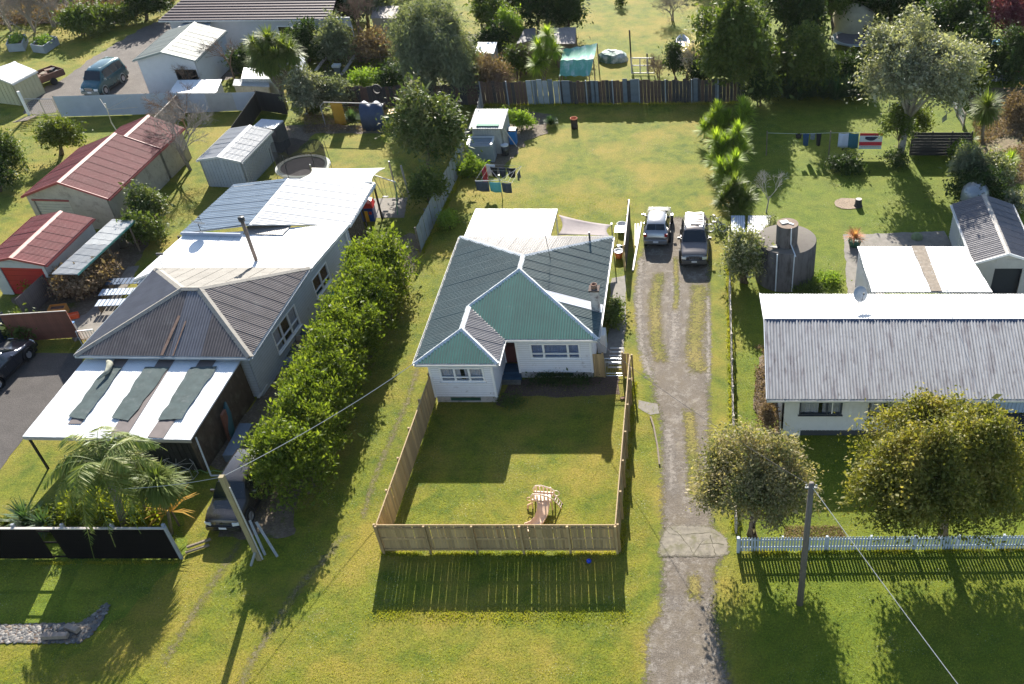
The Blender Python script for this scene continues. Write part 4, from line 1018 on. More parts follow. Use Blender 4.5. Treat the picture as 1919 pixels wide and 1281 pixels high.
T = thing('fence_panel', 'short timber panel between the house corner and the metal gate', 'fence', ((gx0 + gx1) / 2, gy, 0))
board_run(T, (wr_ + .02, gy, 0), (gx1, gy, 0), 1.6, timber_n, pw=.15, gap=.004, z0=.06); posts(T, (gx1, gy, 0), (gx1, gy, 0), 1, 1.75, timber_n)
T = thing('fence_panel', 'narrow timber panel on the driveway side of the metal gate', 'fence', (pr_top.x - .25, gy + .05, 0))
board_run(T, (pr_top.x - .42, gy, 0), (pr_top.x - .05, gy, 0), 1.65, timber_n, pw=.15, gap=.004, z0=.06); posts(T, (pr_top.x - .46, gy, 0), (pr_top.x - .46, gy, 0), 1, 1.8, timber_n)
ggal = simple('galvanised', (.42, .44, .46), .35, .8); T = thing('metal_gate', 'galvanised bar gate beside the white house', 'gate', ((gx1 + pr_top.x) / 2, gy, 0))
g0, g1 = gx1 + .1, pr_top.x - .54
fm = MB(); fm.tube([(g0, gy, .12), (g0, gy, 1.35)], .022); fm.tube([(g1, gy, .12), (g1, gy, 1.35)], .022)
for z in (.12, .3, 1.1, 1.35): fm.tube([(g0, gy, z), (g1, gy, z)], .02)
fm.build('gate_frame', ggal, T)
for k in range(1, 10): MB().tube([(g0 + (g1 - g0) * k / 10, gy, .12), (g0 + (g1 - g0) * k / 10, gy, 1.35)], .009, 4).build('bar', ggal, T)
mb = MB()
for k in range(6): mb.box((g0 + .45, gy + .7 + .35 * k, .2 + .02 * k), (.8, .12, .03))
mb.build('pallet', M('grey_slats', (.4, .4, .4), .8), None, (g0 + .45, gy + 1.5, 0)); tag(bpy.data.objects['pallet'], 'pale slatted pallet lying on the path behind the metal gate', 'pallet')

# slide
tan = M('faded_pink_plastic', (.76, .53, .36), .45, .08, 3, dirt=((.66, .5, .42), .6, 2)); pale = M('pale_plastic', (.8, .64, .5), .4, .08, 4)
sx, sy = G(1018, 950).x, G(1018, 950).y
T = thing('toddler_slide', 'faded pink and tan plastic slide and climbing frame on the front lawn', 'slide', (sx, sy - .1, 0), -.1); T.scale = (.92, .92, .92)
mb = MB(); mb.box((0, .25, .62), (1.0, .62, .06)); mb.build('platform', tan, T, local=True)
for yy in (-.05, .6):
    pn = MB(); c = [(-.55, .2), (-.55, .75), (-.45, 1.02), (-.25, 1.15), (.1, 1.12), (.45, 1.0), (.55, .85), (.55, .2), (.45, .2), (.4, .5), (.15, .6), (-.15, .6), (-.4, .5), (-.45, .2)]
    pn.prism([(x, yy, z) for x, z in c[:8]] + [(.5, yy, .72), (-.5, yy, .72)], (0, .05, 0)) if False else None
    pn.tube([(-.55, yy, 0), (-.55, yy, .9), (-.42, yy, 1.1), (-.1, yy, 1.15), (.35, yy, 1.0), (.55, yy, .85), (.55, yy, 0)], .045, 7)
    for k in range(5): pn.box((-.4 + .2 * k, yy, .86), (.07, .04, .42))
    pn.box((0, yy, .64), (1.1, .06, .12)); pn.build('side_rail', pale, T, local=True)
sl = MB(); pts = [(.1, -.08, .66), (.2, -.4, .6), (.2, -.8, .38), (.06, -1.15, .18), (-.2, -1.45, .09), (-.5, -1.65, .08)]
vs = []
for i, p in enumerate(pts):
    a = Vector(pts[min(i + 1, 5)]) - Vector(pts[max(i - 1, 0)]); a.z = 0; a.normalize(); n_ = Vector((-a.y, a.x, 0))
    for o, h in ((-.34, .12), (-.3, .12), (-.25, 0), (.25, 0), (.3, .12), (.34, .12), (.3, -.03), (-.3, -.03)): vs.append(Vector(p) + n_ * o + Z3 * h)
sl.add(vs, [(i * 8 + k, i * 8 + (k + 1) % 8, (i + 1) * 8 + (k + 1) % 8, (i + 1) * 8 + k) for i in range(5) for k in range(8)]); sl.build('chute', tan, T, local=True, smooth=True)
ld = MB(); 
for s_ in (-.18, .18): ld.beam((.6, .28 + s_, .7), (1.0, .28 + s_, .0), .05, .05)
for k in range(4): ld.beam((.68 + .09 * k, .08, .56 - .16 * k), (.68 + .09 * k, .48, .56 - .16 * k), .05, .03)
ld.build('ladder', pale, T, local=True)
rg = MB(); rg.tube([(.78 + .17 * math.cos(t), .3 + .02 * math.sin(t), .95 + .17 * math.sin(t)) for t in np.linspace(0, 2 * math.pi, 15)], .025, 6); rg.build('hoop', pale, T, local=True)
rg = MB(); rg.tube([(-.72 + .13 * math.cos(t), .1, .55 + .13 * math.sin(t)) for t in np.linspace(0, 2 * math.pi, 13)], .025, 6); rg.tube([(-.55, .1, .3), (-.8, -.02, .2), (-.82, -.1, 0)], .06, 6); rg.build('grab_ring', tan, T, local=True)
b = G(1104, 1054); mb = MB(); mb.lathe([(.001, 0)] + [(.12 * math.sin(t), .12 - .12 * math.cos(t)) for t in np.linspace(.3, 2.85, 9)] + [(.001, .24)], 16); o = mb.build('ball', simple('blue_rubber', (.01, .05, .55), .35), None, b, local=True, smooth=True); tag(o, 'small blue ball lying in the shade in front of the timber fence', 'ball')
# timber kerb of the drive
ke = MB(); kp = gp((1219, 782), (1225, 800), (1232, 836), (1236, 872))
for i in range(3): ke.beam(kp[i] + Z3 * .05, kp[i + 1] + Z3 * .05, .09, .12)
o = ke.build('timber_edging', timber_o, None, kp[1]); tag(o, 'old timber edging between the verge grass and the gravel drive', 'edging')
o = MB().box((0, 0, .05), (.25, .18, .1), .4).build('brick_offcut', M('terracotta_pot', (.28, .17, .12)), None, G(1167, 747), local=True); tag(o, 'lone brick lying beside the right paling fence', 'brick')

# the cars on the drive
p = G(1231, 463); car('parked_car', 'silver hatchback parked on the drive with its tail to the camera', 'hatch', (p.x, p.y + 2.2, 0), math.pi - .03, paint('silver_paint', (.4, .4, .41), .25, .6), cat='car', grille='slim')
p = G(1302, 503); car('parked_car', 'dark grey four wheel drive with silver roof rack facing the camera on the drive', 'suv', (p.x - .03, p.y + 2.42, 0), .0, paint('charcoal_paint', (.13, .115, .11), .25, .6), paint('grey_lower', (.1, .1, .1), .5), cat='car', roof_rack=True, roofm=paint('rack_roof', (.3, .29, .28), .3, .6))
# dark board fence beside the drive
p, q = G(1179, 374, 1.9), G(1170, 459, 1.9)
blackw = M('black_stained_timber', (.035, .032, .03), .8, .2, 4, rand=.15, streak=(5, 5, .8))
T = thing('board_fence', 'black stained board fence beside the silver car', 'fence', ((p.x + q.x) / 2, (p.y + q.y) / 2, 0))
board_run(T, (q.x, q.y, 0), (p.x, p.y, 0), 1.88, blackw, pw=.15, gap=.004, z0=.03); posts(T, (q.x, q.y, 0), (p.x, p.y, 0), 4, 1.9, timber_n, side=.08); rails(T, (q.x, q.y, 0), (p.x, p.y, 0), (.3, 1.0, 1.7), timber_n, side=.04)
MB().beam((q.x, q.y, 1.93), (p.x, p.y, 1.93), .07, .03).build('capping', M('pale_capping', (.6, .57, .52), .6), T)
# long timbers lying beside it
for k, (a, b, w_) in enumerate([((1191, 421), (1191, 462), .1), ((1196, 421), (1193, 458), .11), ((1202, 418), (1186, 508), .12)]):
    a, b = G(*a), G(*b); o = MB().beam(Vector((a.x, a.y, .06 + .0 * k)), Vector((b.x, b.y, .06)), w_, .1).build('timber_beam', M('pale_capping', (.6, .57, .52), .6), None, (a + b) / 2)
    tag(o, ['shortest pale timber lying beside the black board fence', 'middle pale timber lying between the black fence and silver car', 'long pale timber lying on the ground along the drive edge by the silver car'][k], 'timber', 'timbers beside the black fence')
# toys and bins between house and black fence
blue = simple('blue_plastic', (.02, .18, .5), .4); whitep = simple('white_plastic', (.62, .64, .66), .4); orange = simple('orange_plastic', (.7, .18, .05), .5)
b = G(1166, 432); T = thing('laundry_tub', 'white plastic tub beside the black board fence', 'tub', b); mb = MB(); mb.lathe([(.0, .0), (.3, 0), (.36, .55), (.33, .55), (.28, .05), (0, .05)], 16); mb.build('shell', whitep, T, local=True, smooth=True)
b = G(1163, 446); T = thing('plastic_table', 'white folding table beside the black fence', 'table', b); MB().box((0, 0, .7), (.7, .9, .04)).build('table_top', whitep, T, local=True)
for x in (-.3, .3):
    for y in (-.4, .4): MB().box((x, y, .35), (.04, .04, .68)).build('leg', ggal, T, local=True)
b = G(1161, 470); T = thing('child_trike', 'blue and white ride-on trike beside the house corner', 'tricycle', b, .4)
mb = MB(); mb.tube([(0, -.3, .3), (0, 0, .28), (0, .3, .18)], .04); mb.tube([(0, -.35, .12), (0, -.3, .55)], .025); mb.tube([(-.2, -.3, .56), (.2, -.3, .56)], .02); mb.build('frame', blue, T, local=True); MB().box((0, .08, .36), (.2, .24, .06)).build('seat', whitep, T, local=True)
for x, y, r in ((0, -.36, .16), (-.2, .3, .11), (.2, .3, .11)): mb = MB(); mb.lathe([(.01, -.03), (r, -.03), (r, .03), (.01, .03)], 12, (x, y, r), 'X'); mb.build('wheel', simple('tyre_rubber', (.018, .018, .019)), T, local=True)
b = G(1160, 482); T = thing('wash_tub', 'round blue and white basin on an orange tub by the house wall', 'basin', b); mb = MB(); mb.lathe([(0, 0), (.22, 0), (.28, .35), (0, .36)], 14); mb.build('base', orange, T, local=True, smooth=True); mb = MB(); mb.lathe([(0, .37), (.2, .38), (.32, .52), (.35, .52), (.33, .48)], 16); mb.build('bowl', whitep, T, local=True, smooth=True); mb = MB(); mb.lathe([(0, .4), (.18, .4), (.19, .42), (0, .43)], 14); mb.build('liner', blue, T, local=True)
# chest/box near right wall and washing machine
b = G(1140, 672); T = thing('utility_cabinet', 'white metal cabinet against the right wall of the house', 'cabinet', (wr_ + .3, 48.4, 0)); MB().box((wr_ + .3, 48.4, .65), (.5, .8, 1.3)).build('body', white_c, T); MB().box((wr_ + .56, 48.4, .65), (.02, .7, 1.1)).build('door', whitep, T)
# shade sail behind the house
def sail(name, label, corners, mat, sag=.3, n=10, cat='shade sail', pull=.12):
    c = [Vector(p) for p in corners]; ctr = sum(c, Vector()) / 4; T = thing(name, label, cat, (ctr.x, ctr.y, 0)); vs = []
    for i in range(n + 1):
        for j in range(n + 1):
            u, v = i / n, j / n; p = (c[0] * (1 - u) + c[1] * u) * (1 - v) + (c[3] * (1 - u) + c[2] * u) * v
            e = 4 * u * (1 - u) * (1 - 0) + 4 * v * (1 - v); k = pull * (4 * u * (1 - u) * abs(2 * v - 1) ** 2 + 4 * v * (1 - v) * abs(2 * u - 1) ** 2)
            p = p + (ctr - p) * k; p.z -= sag * 4 * u * (1 - u) * 4 * v * (1 - v) * .5; vs.append(p)
    mb = MB(); mb.add(vs, [(i * (n + 1) + j, (i + 1) * (n + 1) + j, (i + 1) * (n + 1) + j + 1, i * (n + 1) + j + 1) for i in range(n) for j in range(n)])
    o = mb.build('canopy', mat, T, smooth=True); s = o.modifiers.new('s', 'SOLIDIFY'); s.thickness = .01
    return T, c
T, c = sail('shade_sail', 'grey shade sail stretched beside the white awning behind the house', [G(1046, 440, 2.6), G(1143, 443, 2.6), G(1146, 421, 2.0), G(1047, 402, 2.5)], M('grey_sail_cloth', (.2, .17, .17), .85, .1, 3), .35, pull=.16)
for q in (c[2],): MB().tube([(q.x, q.y, 0), (q.x, q.y, q.z + .1)], .04).build('pole', ggal, T)
# white garden shed with the grey iron lid, back left of the lawn
cream = M('dirty_white_iron', (.46, .47, .46), .5, .12, 2, dirt=((.3, .3, .27), .6, 2)); shd_w = M('pale_shed_iron', (.44, .45, .46), .5, .1, 2, dirt=((.36, .36, .34), .62, 2))
a, b_, c_ = G(881, 240, 2.1), G(940, 239, 2.1), G(953, 213, 1.9); x0, x1, y0, y1 = a.x, b_.x, a.y, c_.y
T = thing('garden_shed', 'white iron garden shed with green streak on its roof at the back of the lawn', 'shed', ((x0 + x1) / 2, (y0 + y1) / 2, 0)); 
lean_roof(T, [(x0 - .1, y0 - .1, 2.1), (x1 + .1, y0 - .1, 2.1), (x1 + .1, y1, 2.3), (x0 - .1, y1, 2.3)], shd_w, cream, u=ux)
for p_, q_ in (((x0, y0), (x1, y0)), ((x1, y0), (x1, y1)), ((x1, y1), (x0, y1)), ((x0, y1), (x0, y0))): wall(T, p_, q_, 0, 2.02, cream, .2, vertical=True)
MB().box(((x0 + x1) / 2 + .1, y0 + .35, 2.2), (x1 - x0 - .7, .35, .05), ry=0).build('green_board', M('moss_green', (.12, .28, .2), .8), T)
a = G(905, 290); T = thing('lidded_bin', 'large white framed grey garden locker in front of the white shed', 'locker', (a.x + .15, y0 - .9, 0)); lx, ly = a.x + .15, y0 - .9
gy_ = M('locker_grey', (.26, .3, .34), .5, .08, 3); mb = MB(); mb.box((lx, ly, .65), (2.0, 1.2, 1.3)); mb.build('body', gy_, T)
for k in range(6): MB().box((lx, ly - .55 + .22 * k, 1.33 + .03 * k), (1.7, .2, .03)).build('slat', gy_, T)
for sg in (-1, 1): MB().box((lx + sg * .93, ly, 1.42), (.14, 1.3, .16)).build('frame', whitep, T)
MB().box((lx, ly + .62, 1.5), (2.0, .12, .16)).build('frame', whitep, T)
b = G(917, 300); T = thing('green_cone', 'dark green compost cone with a white cap in front of the locker', 'compost bin', b); mb = MB(); mb.lathe([(.5, 0), (.2, .75), (.0, .76)], 16); mb.build('body', simple('dark_green_plastic', (.02, .07, .05), .5), T, local=True, smooth=True); mb = MB(); mb.lathe([(.2, .74), (.16, .86), (0, .88)], 12); mb.build('lid', whitep, T, local=True)
b = G(948, 290); T = thing('white_drum', 'dark drum with a white lid beside the garden locker', 'drum', b); mb = MB(); mb.lathe([(0, 0), (.28, 0), (.3, .8), (0, .8)], 14); mb.build('body', simple('black_plastic', (.03, .035, .04), .5), T, local=True, smooth=True); mb = MB(); mb.lathe([(.31, .78), (.31, .86), (0, .88)], 14); mb.build('lid', whitep, T, local=True)
b = G(963, 268); T = thing('wheelie_bin', 'blue and black wheelie bin leaning by the white shed', 'bin', b); MB().box((0, 0, .55), (.55, .6, 1.05), taper=1.1).build('body', blue, T, local=True); MB().box((0, .05, 1.13), (.62, .7, .1)).build('lid', simple('black_plastic', (.03, .035, .04)), T, local=True)
b = G(969, 275); T = thing('prop_pole', 'long pale clothes prop leaning against the white shed', 'pole', b); MB().tube([(b.x, b.y, 0), (x1, y0 + .6, 1.9)], .035, 6).build('shaft', M('pale_capping', (.6, .57, .52)), T)
# grass-topped planter
b = G(865, 330); 
# brazier drum
b = G(1077, 240); T = thing('burn_drum', 'dark steel burning drum with a rusty orange rim on the back lawn', 'drum', b); mb = MB(); mb.lathe([(0, 0), (.28, 0), (.29, .3), (.27, .32), (.29, .6), (.29, .86)], 18); mb.build('body', M('sooty_steel', (.05, .035, .03), .8, .3, 4), T, local=True, smooth=True); mb = MB(); mb.lathe([(.3, .8), (.31, .88), (.27, .88), (.25, .7), (0, .68)], 18); mb.build('rim', M('rust_orange', (.5, .16, .07), .8, .25, 5), T, local=True, smooth=True)

# clothes lines -------------------------------------------------------------
def cloth(parent_label, cat, p, q, drop, mat, group, name='towel', sag=.03, fold=.04, taper=0.):
    "cloth hung between p and q"
    p, q = Vector(p), Vector(q); n = 8; m_ = 5; d = (q - p); nn = Vector((-d.y, d.x, 0)).normalized(); mb = MB(); vs = []
    for i in range(n + 1):
        for j in range(m_ + 1):
            u, v = i / n, j / m_; uu = .5 + (u - .5) * (1 - taper * v)
            x = p + d * uu; x.z -= sag * 4 * u * (1 - u) + drop * v * (1 - .04 * math.sin(u * 7)); x += nn * fold * math.sin(u * 9 + v * 1.5) * (.4 + v); vs.append(x)
    mb.add(vs, [(i * (m_ + 1) + j, (i + 1) * (m_ + 1) + j, (i + 1) * (m_ + 1) + j + 1, i * (m_ + 1) + j + 1) for i in range(n) for j in range(m_)])
    o = mb.build(name, mat, None, (p + q) / 2, smooth=True); s = o.modifiers.new('s', 'SOLIDIFY'); s.thickness = .012
    return tag(o, parent_label, cat, group)
navy = M('navy_cloth', (.03, .035, .06), .9, .2, 5); maroon = M('maroon_cloth', (.3, .02, .04), .9, .1, 5); grey_c = M('slate_cloth', (.07, .08, .1), .9, .15, 5); aqua = M('aqua_cloth', (.12, .42, .42), .9, .1, 4); pale_c = M('pale_cloth', (.55, .58, .6), .9, .08, 4); teal_c = M('teal_cloth', (.03, .12, .16), .9, .1, 4); black_c = M('black_cloth', (.02, .02, .025), .9, .1, 4)
cb_ = G(942, 374); cz = 1.85; cc = Vector((cb_.x, cb_.y, cz))
T = thing('rotary_clothesline', 'four-armed rotary clothesline behind the white awning', 'clothesline', cb_)
MB().tube([cb_, cc + Z3 * .1], .035, 8).build('pole', ggal, T); tips = []
for k in range(4):
    a = R(38 + 90 * k); tp = cc + Vector((math.cos(a) * 1.9, math.sin(a) * 1.9, .22)); tips.append(tp); MB().tube([cc - Z3 * .3, tp], .018, 5).build('arm', ggal, T)
ln = MB()
for f in (1, .75, .5):
    for k in range(4): ln.tube([cc.lerp(tips[k], f), cc.lerp(tips[(k + 1) % 4], f)], .006, 3)
ln.build('line', simple('wire', (.6, .6, .6), .5), T); gN = 'washing on the rotary clothesline'
cloth('maroon towel hanging at the left end of the rotary clothesline', 'towel', tips[1] * .95 + tips[2] * .05, tips[1] * .62 + tips[2] * .38, 1.25, maroon, gN)
cloth('pale grey towel next to the maroon towel on the rotary clothesline', 'towel', tips[1] * 1., tips[1] * .75 + tips[0] * .25, .9, pale_c, gN)
for a, b, m, l in ((.4, .62, grey_c, 'slate grey towel left of the aqua towel on the rotary clothesline'), (.63, .82, aqua, 'aqua towel on the near side of the rotary clothesline'), (.83, .99, grey_c, 'slate grey towel right of the aqua towel on the rotary clothesline')):
    cloth(l, 'towel', tips[2].lerp(tips[3], (a - .4) / .6), tips[2].lerp(tips[3], (b - .4) / .6), .75, m, gN)
for i, (a, b, m, l) in enumerate(((.05, .3, black_c, 'black trousers hanging at the left of the dark washing row'), (.35, .6, navy, 'navy shirt hanging in the middle of the dark washing row'), (.62, .95, black_c, 'wide black garment at the right of the dark washing row'))):
    cloth(l, 'clothing', tips[1].lerp(tips[0], a) * .8 + cc * .2, tips[1].lerp(tips[0], b) * .8 + cc * .2, .75, m, gN, 'garment', taper=.3)
cloth('dark grey shirt on the right side of the rotary clothesline', 'clothing', tips[0].lerp(tips[3], .2), tips[0].lerp(tips[3], .45), .6, grey_c, gN, 'garment', taper=.2)
# parked motorbikes / scooters by the yucca row
for k, (px_, py_, c_, l) in enumerate([(1341, 424, whitep, 'small white bicycle lying nearest the yuccas beside the four wheel drive'), (1343, 434, simple('black_plastic', (.03, .035, .04)), 'black balance bike with white wheels next to the four wheel drive')]):
    b = G(px_, py_); T = thing('bicycle', l, 'bicycle', b, .6 + k, 'bikes beside the four wheel drive')
    for y in (-.42, .42):
        mb = MB(); mb.lathe([(.26, -.02), (.31, -.02), (.31, .02), (.26, .02), (.26, -.02)], 18, (0, y, .31), 'X'); mb.build('wheel', whitep if k else simple('tyre_rubber', (.018, .018, .019)), T, local=True)
    mb = MB(); mb.tube([(0, -.42, .31), (0, -.3, .75), (0, .15, .7), (0, .42, .31), (0, .0, .3), (0, -.3, .68)], .025, 5); mb.tube([(-.25, -.33, .85), (0, -.3, .8), (.25, -.33, .85)], .018, 5); mb.build('frame', c_, T, local=True); MB().box((0, .18, .78), (.14, .26, .05)).build('saddle', simple('black_plastic', (.03, .035, .04)), T, local=True)
# right side boundary fence of the drive: three rails with pickets, mostly bare posts
fx = 1.18; T = thing('picket_fence', 'thin grey picket fence along the right edge of the drive', 'fence', (fx, 48, 0))
grpk = M('silvered_timber', (.42, .38, .33), .8, .2, 4, rand=.12)
board_run(T, (fx, 33.3, 0), (fx, 48.5, 0), 1.15, grpk, pw=.07, gap=.085, name='picket', jit=.03, z0=.03, hj=.05)
board_run(T, (fx, 49.5, 0), (fx - .03, 55.0, 0), .6, grpk, pw=.07, gap=.35, name='picket', jit=.05, z0=.03, hj=.3)
posts(T, (fx + .06, 33.2, 0), (fx + .06, 61, 0), 12, 1.2, grpk, .09); rails(T, (fx, 33.2, 0), (fx, 61, 0), (.35, .95), grpk, side=-.05, w=.04, h=.08)
# service poles and wires
polem = M('weathered_pole', (.3, .25, .15), .9, .25, 3, streak=(6, 6, .6), dirt=((.16, .17, .06), .55, 3)); polem2 = M('grey_pole', (.15, .13, .115), .9, .2, 3, streak=(6, 6, .6))
b1 = G(487, 1048); T = thing('power_pole', 'leaning square timber service pole beside the black car', 'power pole', b1)
MB().beam(b1 - Z3 * .1, b1 + Vector((-.12, .2, 5.25)), .22, .22, up=(0, 1, 0)).build('pole', polem, T); top1 = b1 + Vector((-.12, .2, 5.2)); MB().beam(b1 + Vector((.14, 0, 0)), b1 + Vector((.05, .16, 4.6)), .05, .05, up=(0, 1, 0)).build('cable_duct', simple('pale_duct', (.5, .5, .52), .5), T)
for k, (pt, qt) in enumerate([((520, 1043), (480, 978)), ((497, 1040), (468, 975)), ((470, 1060), (478, 1035))]):
    p, q = G(*pt), G(*qt, 1.0 if k < 2 else .6); o = MB().beam(p, q, .12, .06).build('timber_prop', M('bluish_timber', (.3, .31, .3), .8, .2, 4), None, p); tag(o, ['grey timber prop leaning furthest out from the leaning service pole', 'grey timber prop lying closest along the leaning service pole', 'short stake at the foot of the leaning service pole'][k], 'timber', 'timbers at the foot of the service pole')
b2 = G(1499, 1131); T = thing('power_pole', 'tall round grey timber power pole in front of the picket fence', 'power pole', b2)
h2 = zat(b2.x, b2.y, 905); MB().tube([b2 - Z3 * .1, b2 + Z3 * h2 * .5, b2 + Vector((0, 0, h2))], [.16, .14, .115], 12).build('pole', polem2, T, smooth=True); ins = MB(); ins.box((b2.x, b2.y, h2 - .25), (.5, .07, .07)); ins.lathe([(.001, 0), (.04, .02), (.04, .1), (.001, .12)], 8, (b2.x + .2, b2.y, h2 - .2)); ins.lathe([(.001, 0), (.04, .02), (.04, .1), (.001, .12)], 8, (b2.x - .2, b2.y, h2 - .2)); ins.build('insulator', simple('insulator', (.3, .3, .3)), T); top2 = b2 + Vector((0, 0, h2 - .15))
def wire(label, p, q, sag, r=.014, mat=None):
    p, q = Vector(p), Vector(q); pts = [p.lerp(q, t) - Z3 * sag * 4 * t * (1 - t) for t in np.linspace(0, 1, 16)]
    o = MB().tube(pts, r, 4).build('service_wire', mat or simple('wire_grey', (.4, .39, .38), .5), None, p); return tag(o, label, 'wire')
wire('pale service wire from the leaning pole to the corner of the green roof', top1, Vector((xl + .05, yw + .05, ez + .05)), .25, .02, simple('wire_pale', (.5, .49, .46), .5))
wire('pale service wire running left from the leaning pole behind the palm', top1, G(120, 915, 3.0), .3)
wire('dark service wire crossing the drive from the grey pole to the house corner', top2, (wr_, wf + .1, 2.95), .35, .014, simple('wire_dark', (.08, .07, .07), .5))
wire('pale service wire running from the grey pole over the picket fence', top2, top2 + (G(1850, 1335, 6.5) - top2) * 3, .5, .016, simple('wire_pale', (.5, .49, .46), .5))
# ------------------------------------------------------------------ left neighbours
brown_iron = M('brown_roof_iron', (.15, .13, .13), .75, .15, 1.5, rand=.08, spec=.2, dirt=((.22, .2, .19), .54, 1.6), shade_grime=.4); brown_grey = M('brown_roof_weathered', (.24, .225, .2), .8, .15, 1.2, rand=.07, dirt=((.14, .12, .1), .55, 3))
brown_b = M('brown_roof_blueish', (.15, .15, .175), .6, .15, 1.5, rand=.08); rust = M('rust_strip', (.28, .17, .12), .8, .25, 4)
cap_g = M('mossy_cap', (.27, .25, .22), .8, .25, 4, dirt=((.12, .1, .08), .52, 4)); gut_l = M('gutter_blue_grey', (.38, .42, .46), .5, .1, 3)
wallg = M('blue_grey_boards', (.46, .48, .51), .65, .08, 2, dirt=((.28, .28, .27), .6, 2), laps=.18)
e3 = 3.1
fl_, fr2, br2, bl2 = G(141, 665, e3), G(469, 669, e3), G(580, 501, e3), G(292, 502, e3)
cen = (fl_ + fr2 + br2 + bl2) / 4; T = thing('brown_roof_house', 'brown hip roofed house at the left, with white roof extension behind it', 'house', (cen.x, cen.y, 0))
zr = 4.75; ra, rb = G(341, 540, zr), G(373, 540, zr)
fc = dict(front=[fl_, fr2, rb, ra], right=[fr2, br2, rb], back=[br2, bl2, ra, rb], left=[bl2, fl_, ra])
roof = roof_deck(T, list(fc.values()), deckw)
exl = (fr2 - fl_).normalized(); eyl = (br2 - fr2); eyl.z = 0; eyl.normalize(); ex0 = Vector((exl.x, exl.y, 0)).normalized()
roof_face(roof, fc['front'], brown_iron, holes={6: brown_b, 7: brown_b}); roof_face(roof, fc['right'], brown_iron, lap=.02); roof_face(roof, fc['back'], brown_grey); roof_face(roof, fc['left'], brown_b)
for a, b in ((fl_, ra), (fr2, rb), (ra, rb), (rb, br2), (ra, bl2)): ridge_cap(roof, a, b, cap_g, w=.2)
for a, b in ((fl_, fr2), (fr2, br2), (bl2, fl_)): gutter(roof, a, b, gut_l)
# rust coloured patch strips lying down the front slope
for (a, b) in (((337, 592), (304, 666)), ((349, 602), (325, 667))):
    n_ = newell(fc['front']); n_ = n_ if n_.z > 0 else -n_
    def onplane(px_, py_):
        g = G(px_, py_, 0); d = g - Vector((0, 0, CH)); o = Vector((0, 0, CH)); t = (fl_ - o).dot(n_) / d.dot(n_); return o + d * t + n_ * .055
    MB().beam(onplane(*a), onplane(*b), .15 if a[0] < 340 else .07, .015, up=n_).build('patch_strip', rust, roof)
i_ = .5
wfl, wfr, wbr, wbl = fl_ + (ex0 + eyl) * i_, fr2 + (-ex0 + eyl) * i_, br2 + (-ex0) * i_, bl2 + ex0 * i_
tz = e3 - .1
def wpar(p, q, pxs, zz):
    "distance along wall p->q of the surveyed column px at height zz and row"
    d = Vector((q[0] - p[0], q[1] - p[1], 0)).normalized(); out = []
    for (a, b) in pxs: g = G(a, b, zz); out.append((g - Vector((p[0], p[1], g.z))).dot(d))
    return out
# extension: white roof box and its right wall
s0, s1 = G(655, 420, 2.95), br2
exb = G(655, 418, 2.95); exf = Vector((br2.x, br2.y, 2.95)); exl0 = G(250, 524, 2.95); exlb = G(342, 441, 2.95)
ext_l = [exl0, Vector((bl2.x, bl2.y, 2.97)), Vector((br2.x + .02, br2.y, 2.95)), exb, exlb]
wall_p, wall_q = (wfr.x, wfr.y), (exb.x - .25, exb.y)
wins = []
u = wpar(wall_p, wall_q, [(523, 640), (563, 585)], 1.8); u2 = wpar(wall_p, wall_q, [(590, 540), (612, 505)], 1.8)
w1 = (u[0], u[1], .95, 2.35); w2 = (u2[0], u2[1], 1.1, 2.35)
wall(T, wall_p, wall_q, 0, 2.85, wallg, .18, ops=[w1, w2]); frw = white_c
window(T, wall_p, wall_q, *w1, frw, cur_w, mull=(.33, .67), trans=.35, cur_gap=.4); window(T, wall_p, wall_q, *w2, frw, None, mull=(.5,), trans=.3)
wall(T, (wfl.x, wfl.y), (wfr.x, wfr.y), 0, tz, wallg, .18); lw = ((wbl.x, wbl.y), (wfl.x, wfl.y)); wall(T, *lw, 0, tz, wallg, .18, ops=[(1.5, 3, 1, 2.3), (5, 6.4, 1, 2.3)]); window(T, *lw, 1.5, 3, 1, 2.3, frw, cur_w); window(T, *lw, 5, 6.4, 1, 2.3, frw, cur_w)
er = roof_deck(T, [ext_l], deckw, .12, 'extension_roof'); roof_face(er, [p + Z3 * .0 for p in ext_l], white_iron, u=ex0, amp=.008)
MB().beam(exlb + Vector((0, .0, .1)), G(452, 441, 3.05), .12, .3).build('parapet', M('blue_flashing', (.3, .34, .42), .5), er)
exli = exl0 + ex0 * .3; exlbi = exlb + ex0 * .3
wall(T, (exlbi.x, exlbi.y), (exli.x, exli.y), 0, 2.8, wallg, .18); wall(T, (exb.x - .25, exb.y - .02), (exlbi.x, exlbi.y), 0, 2.8, wallg, .18)
gutter(T, exl0 + Z3 * .0, Vector((bl2.x, bl2.y, 2.95)), gut_w); MB().beam((exf.x, exf.y, 2.86), (exb.x, exb.y, 2.86), .04, .16).build('fascia', white_c, T)
dp = G(655, 458, 1.4); MB().beam((exb.x - .2, exb.y - .6, 2.8), (exb.x - .2, exb.y - .6, 0), .08, .08).build('downpipe', white_c, T)
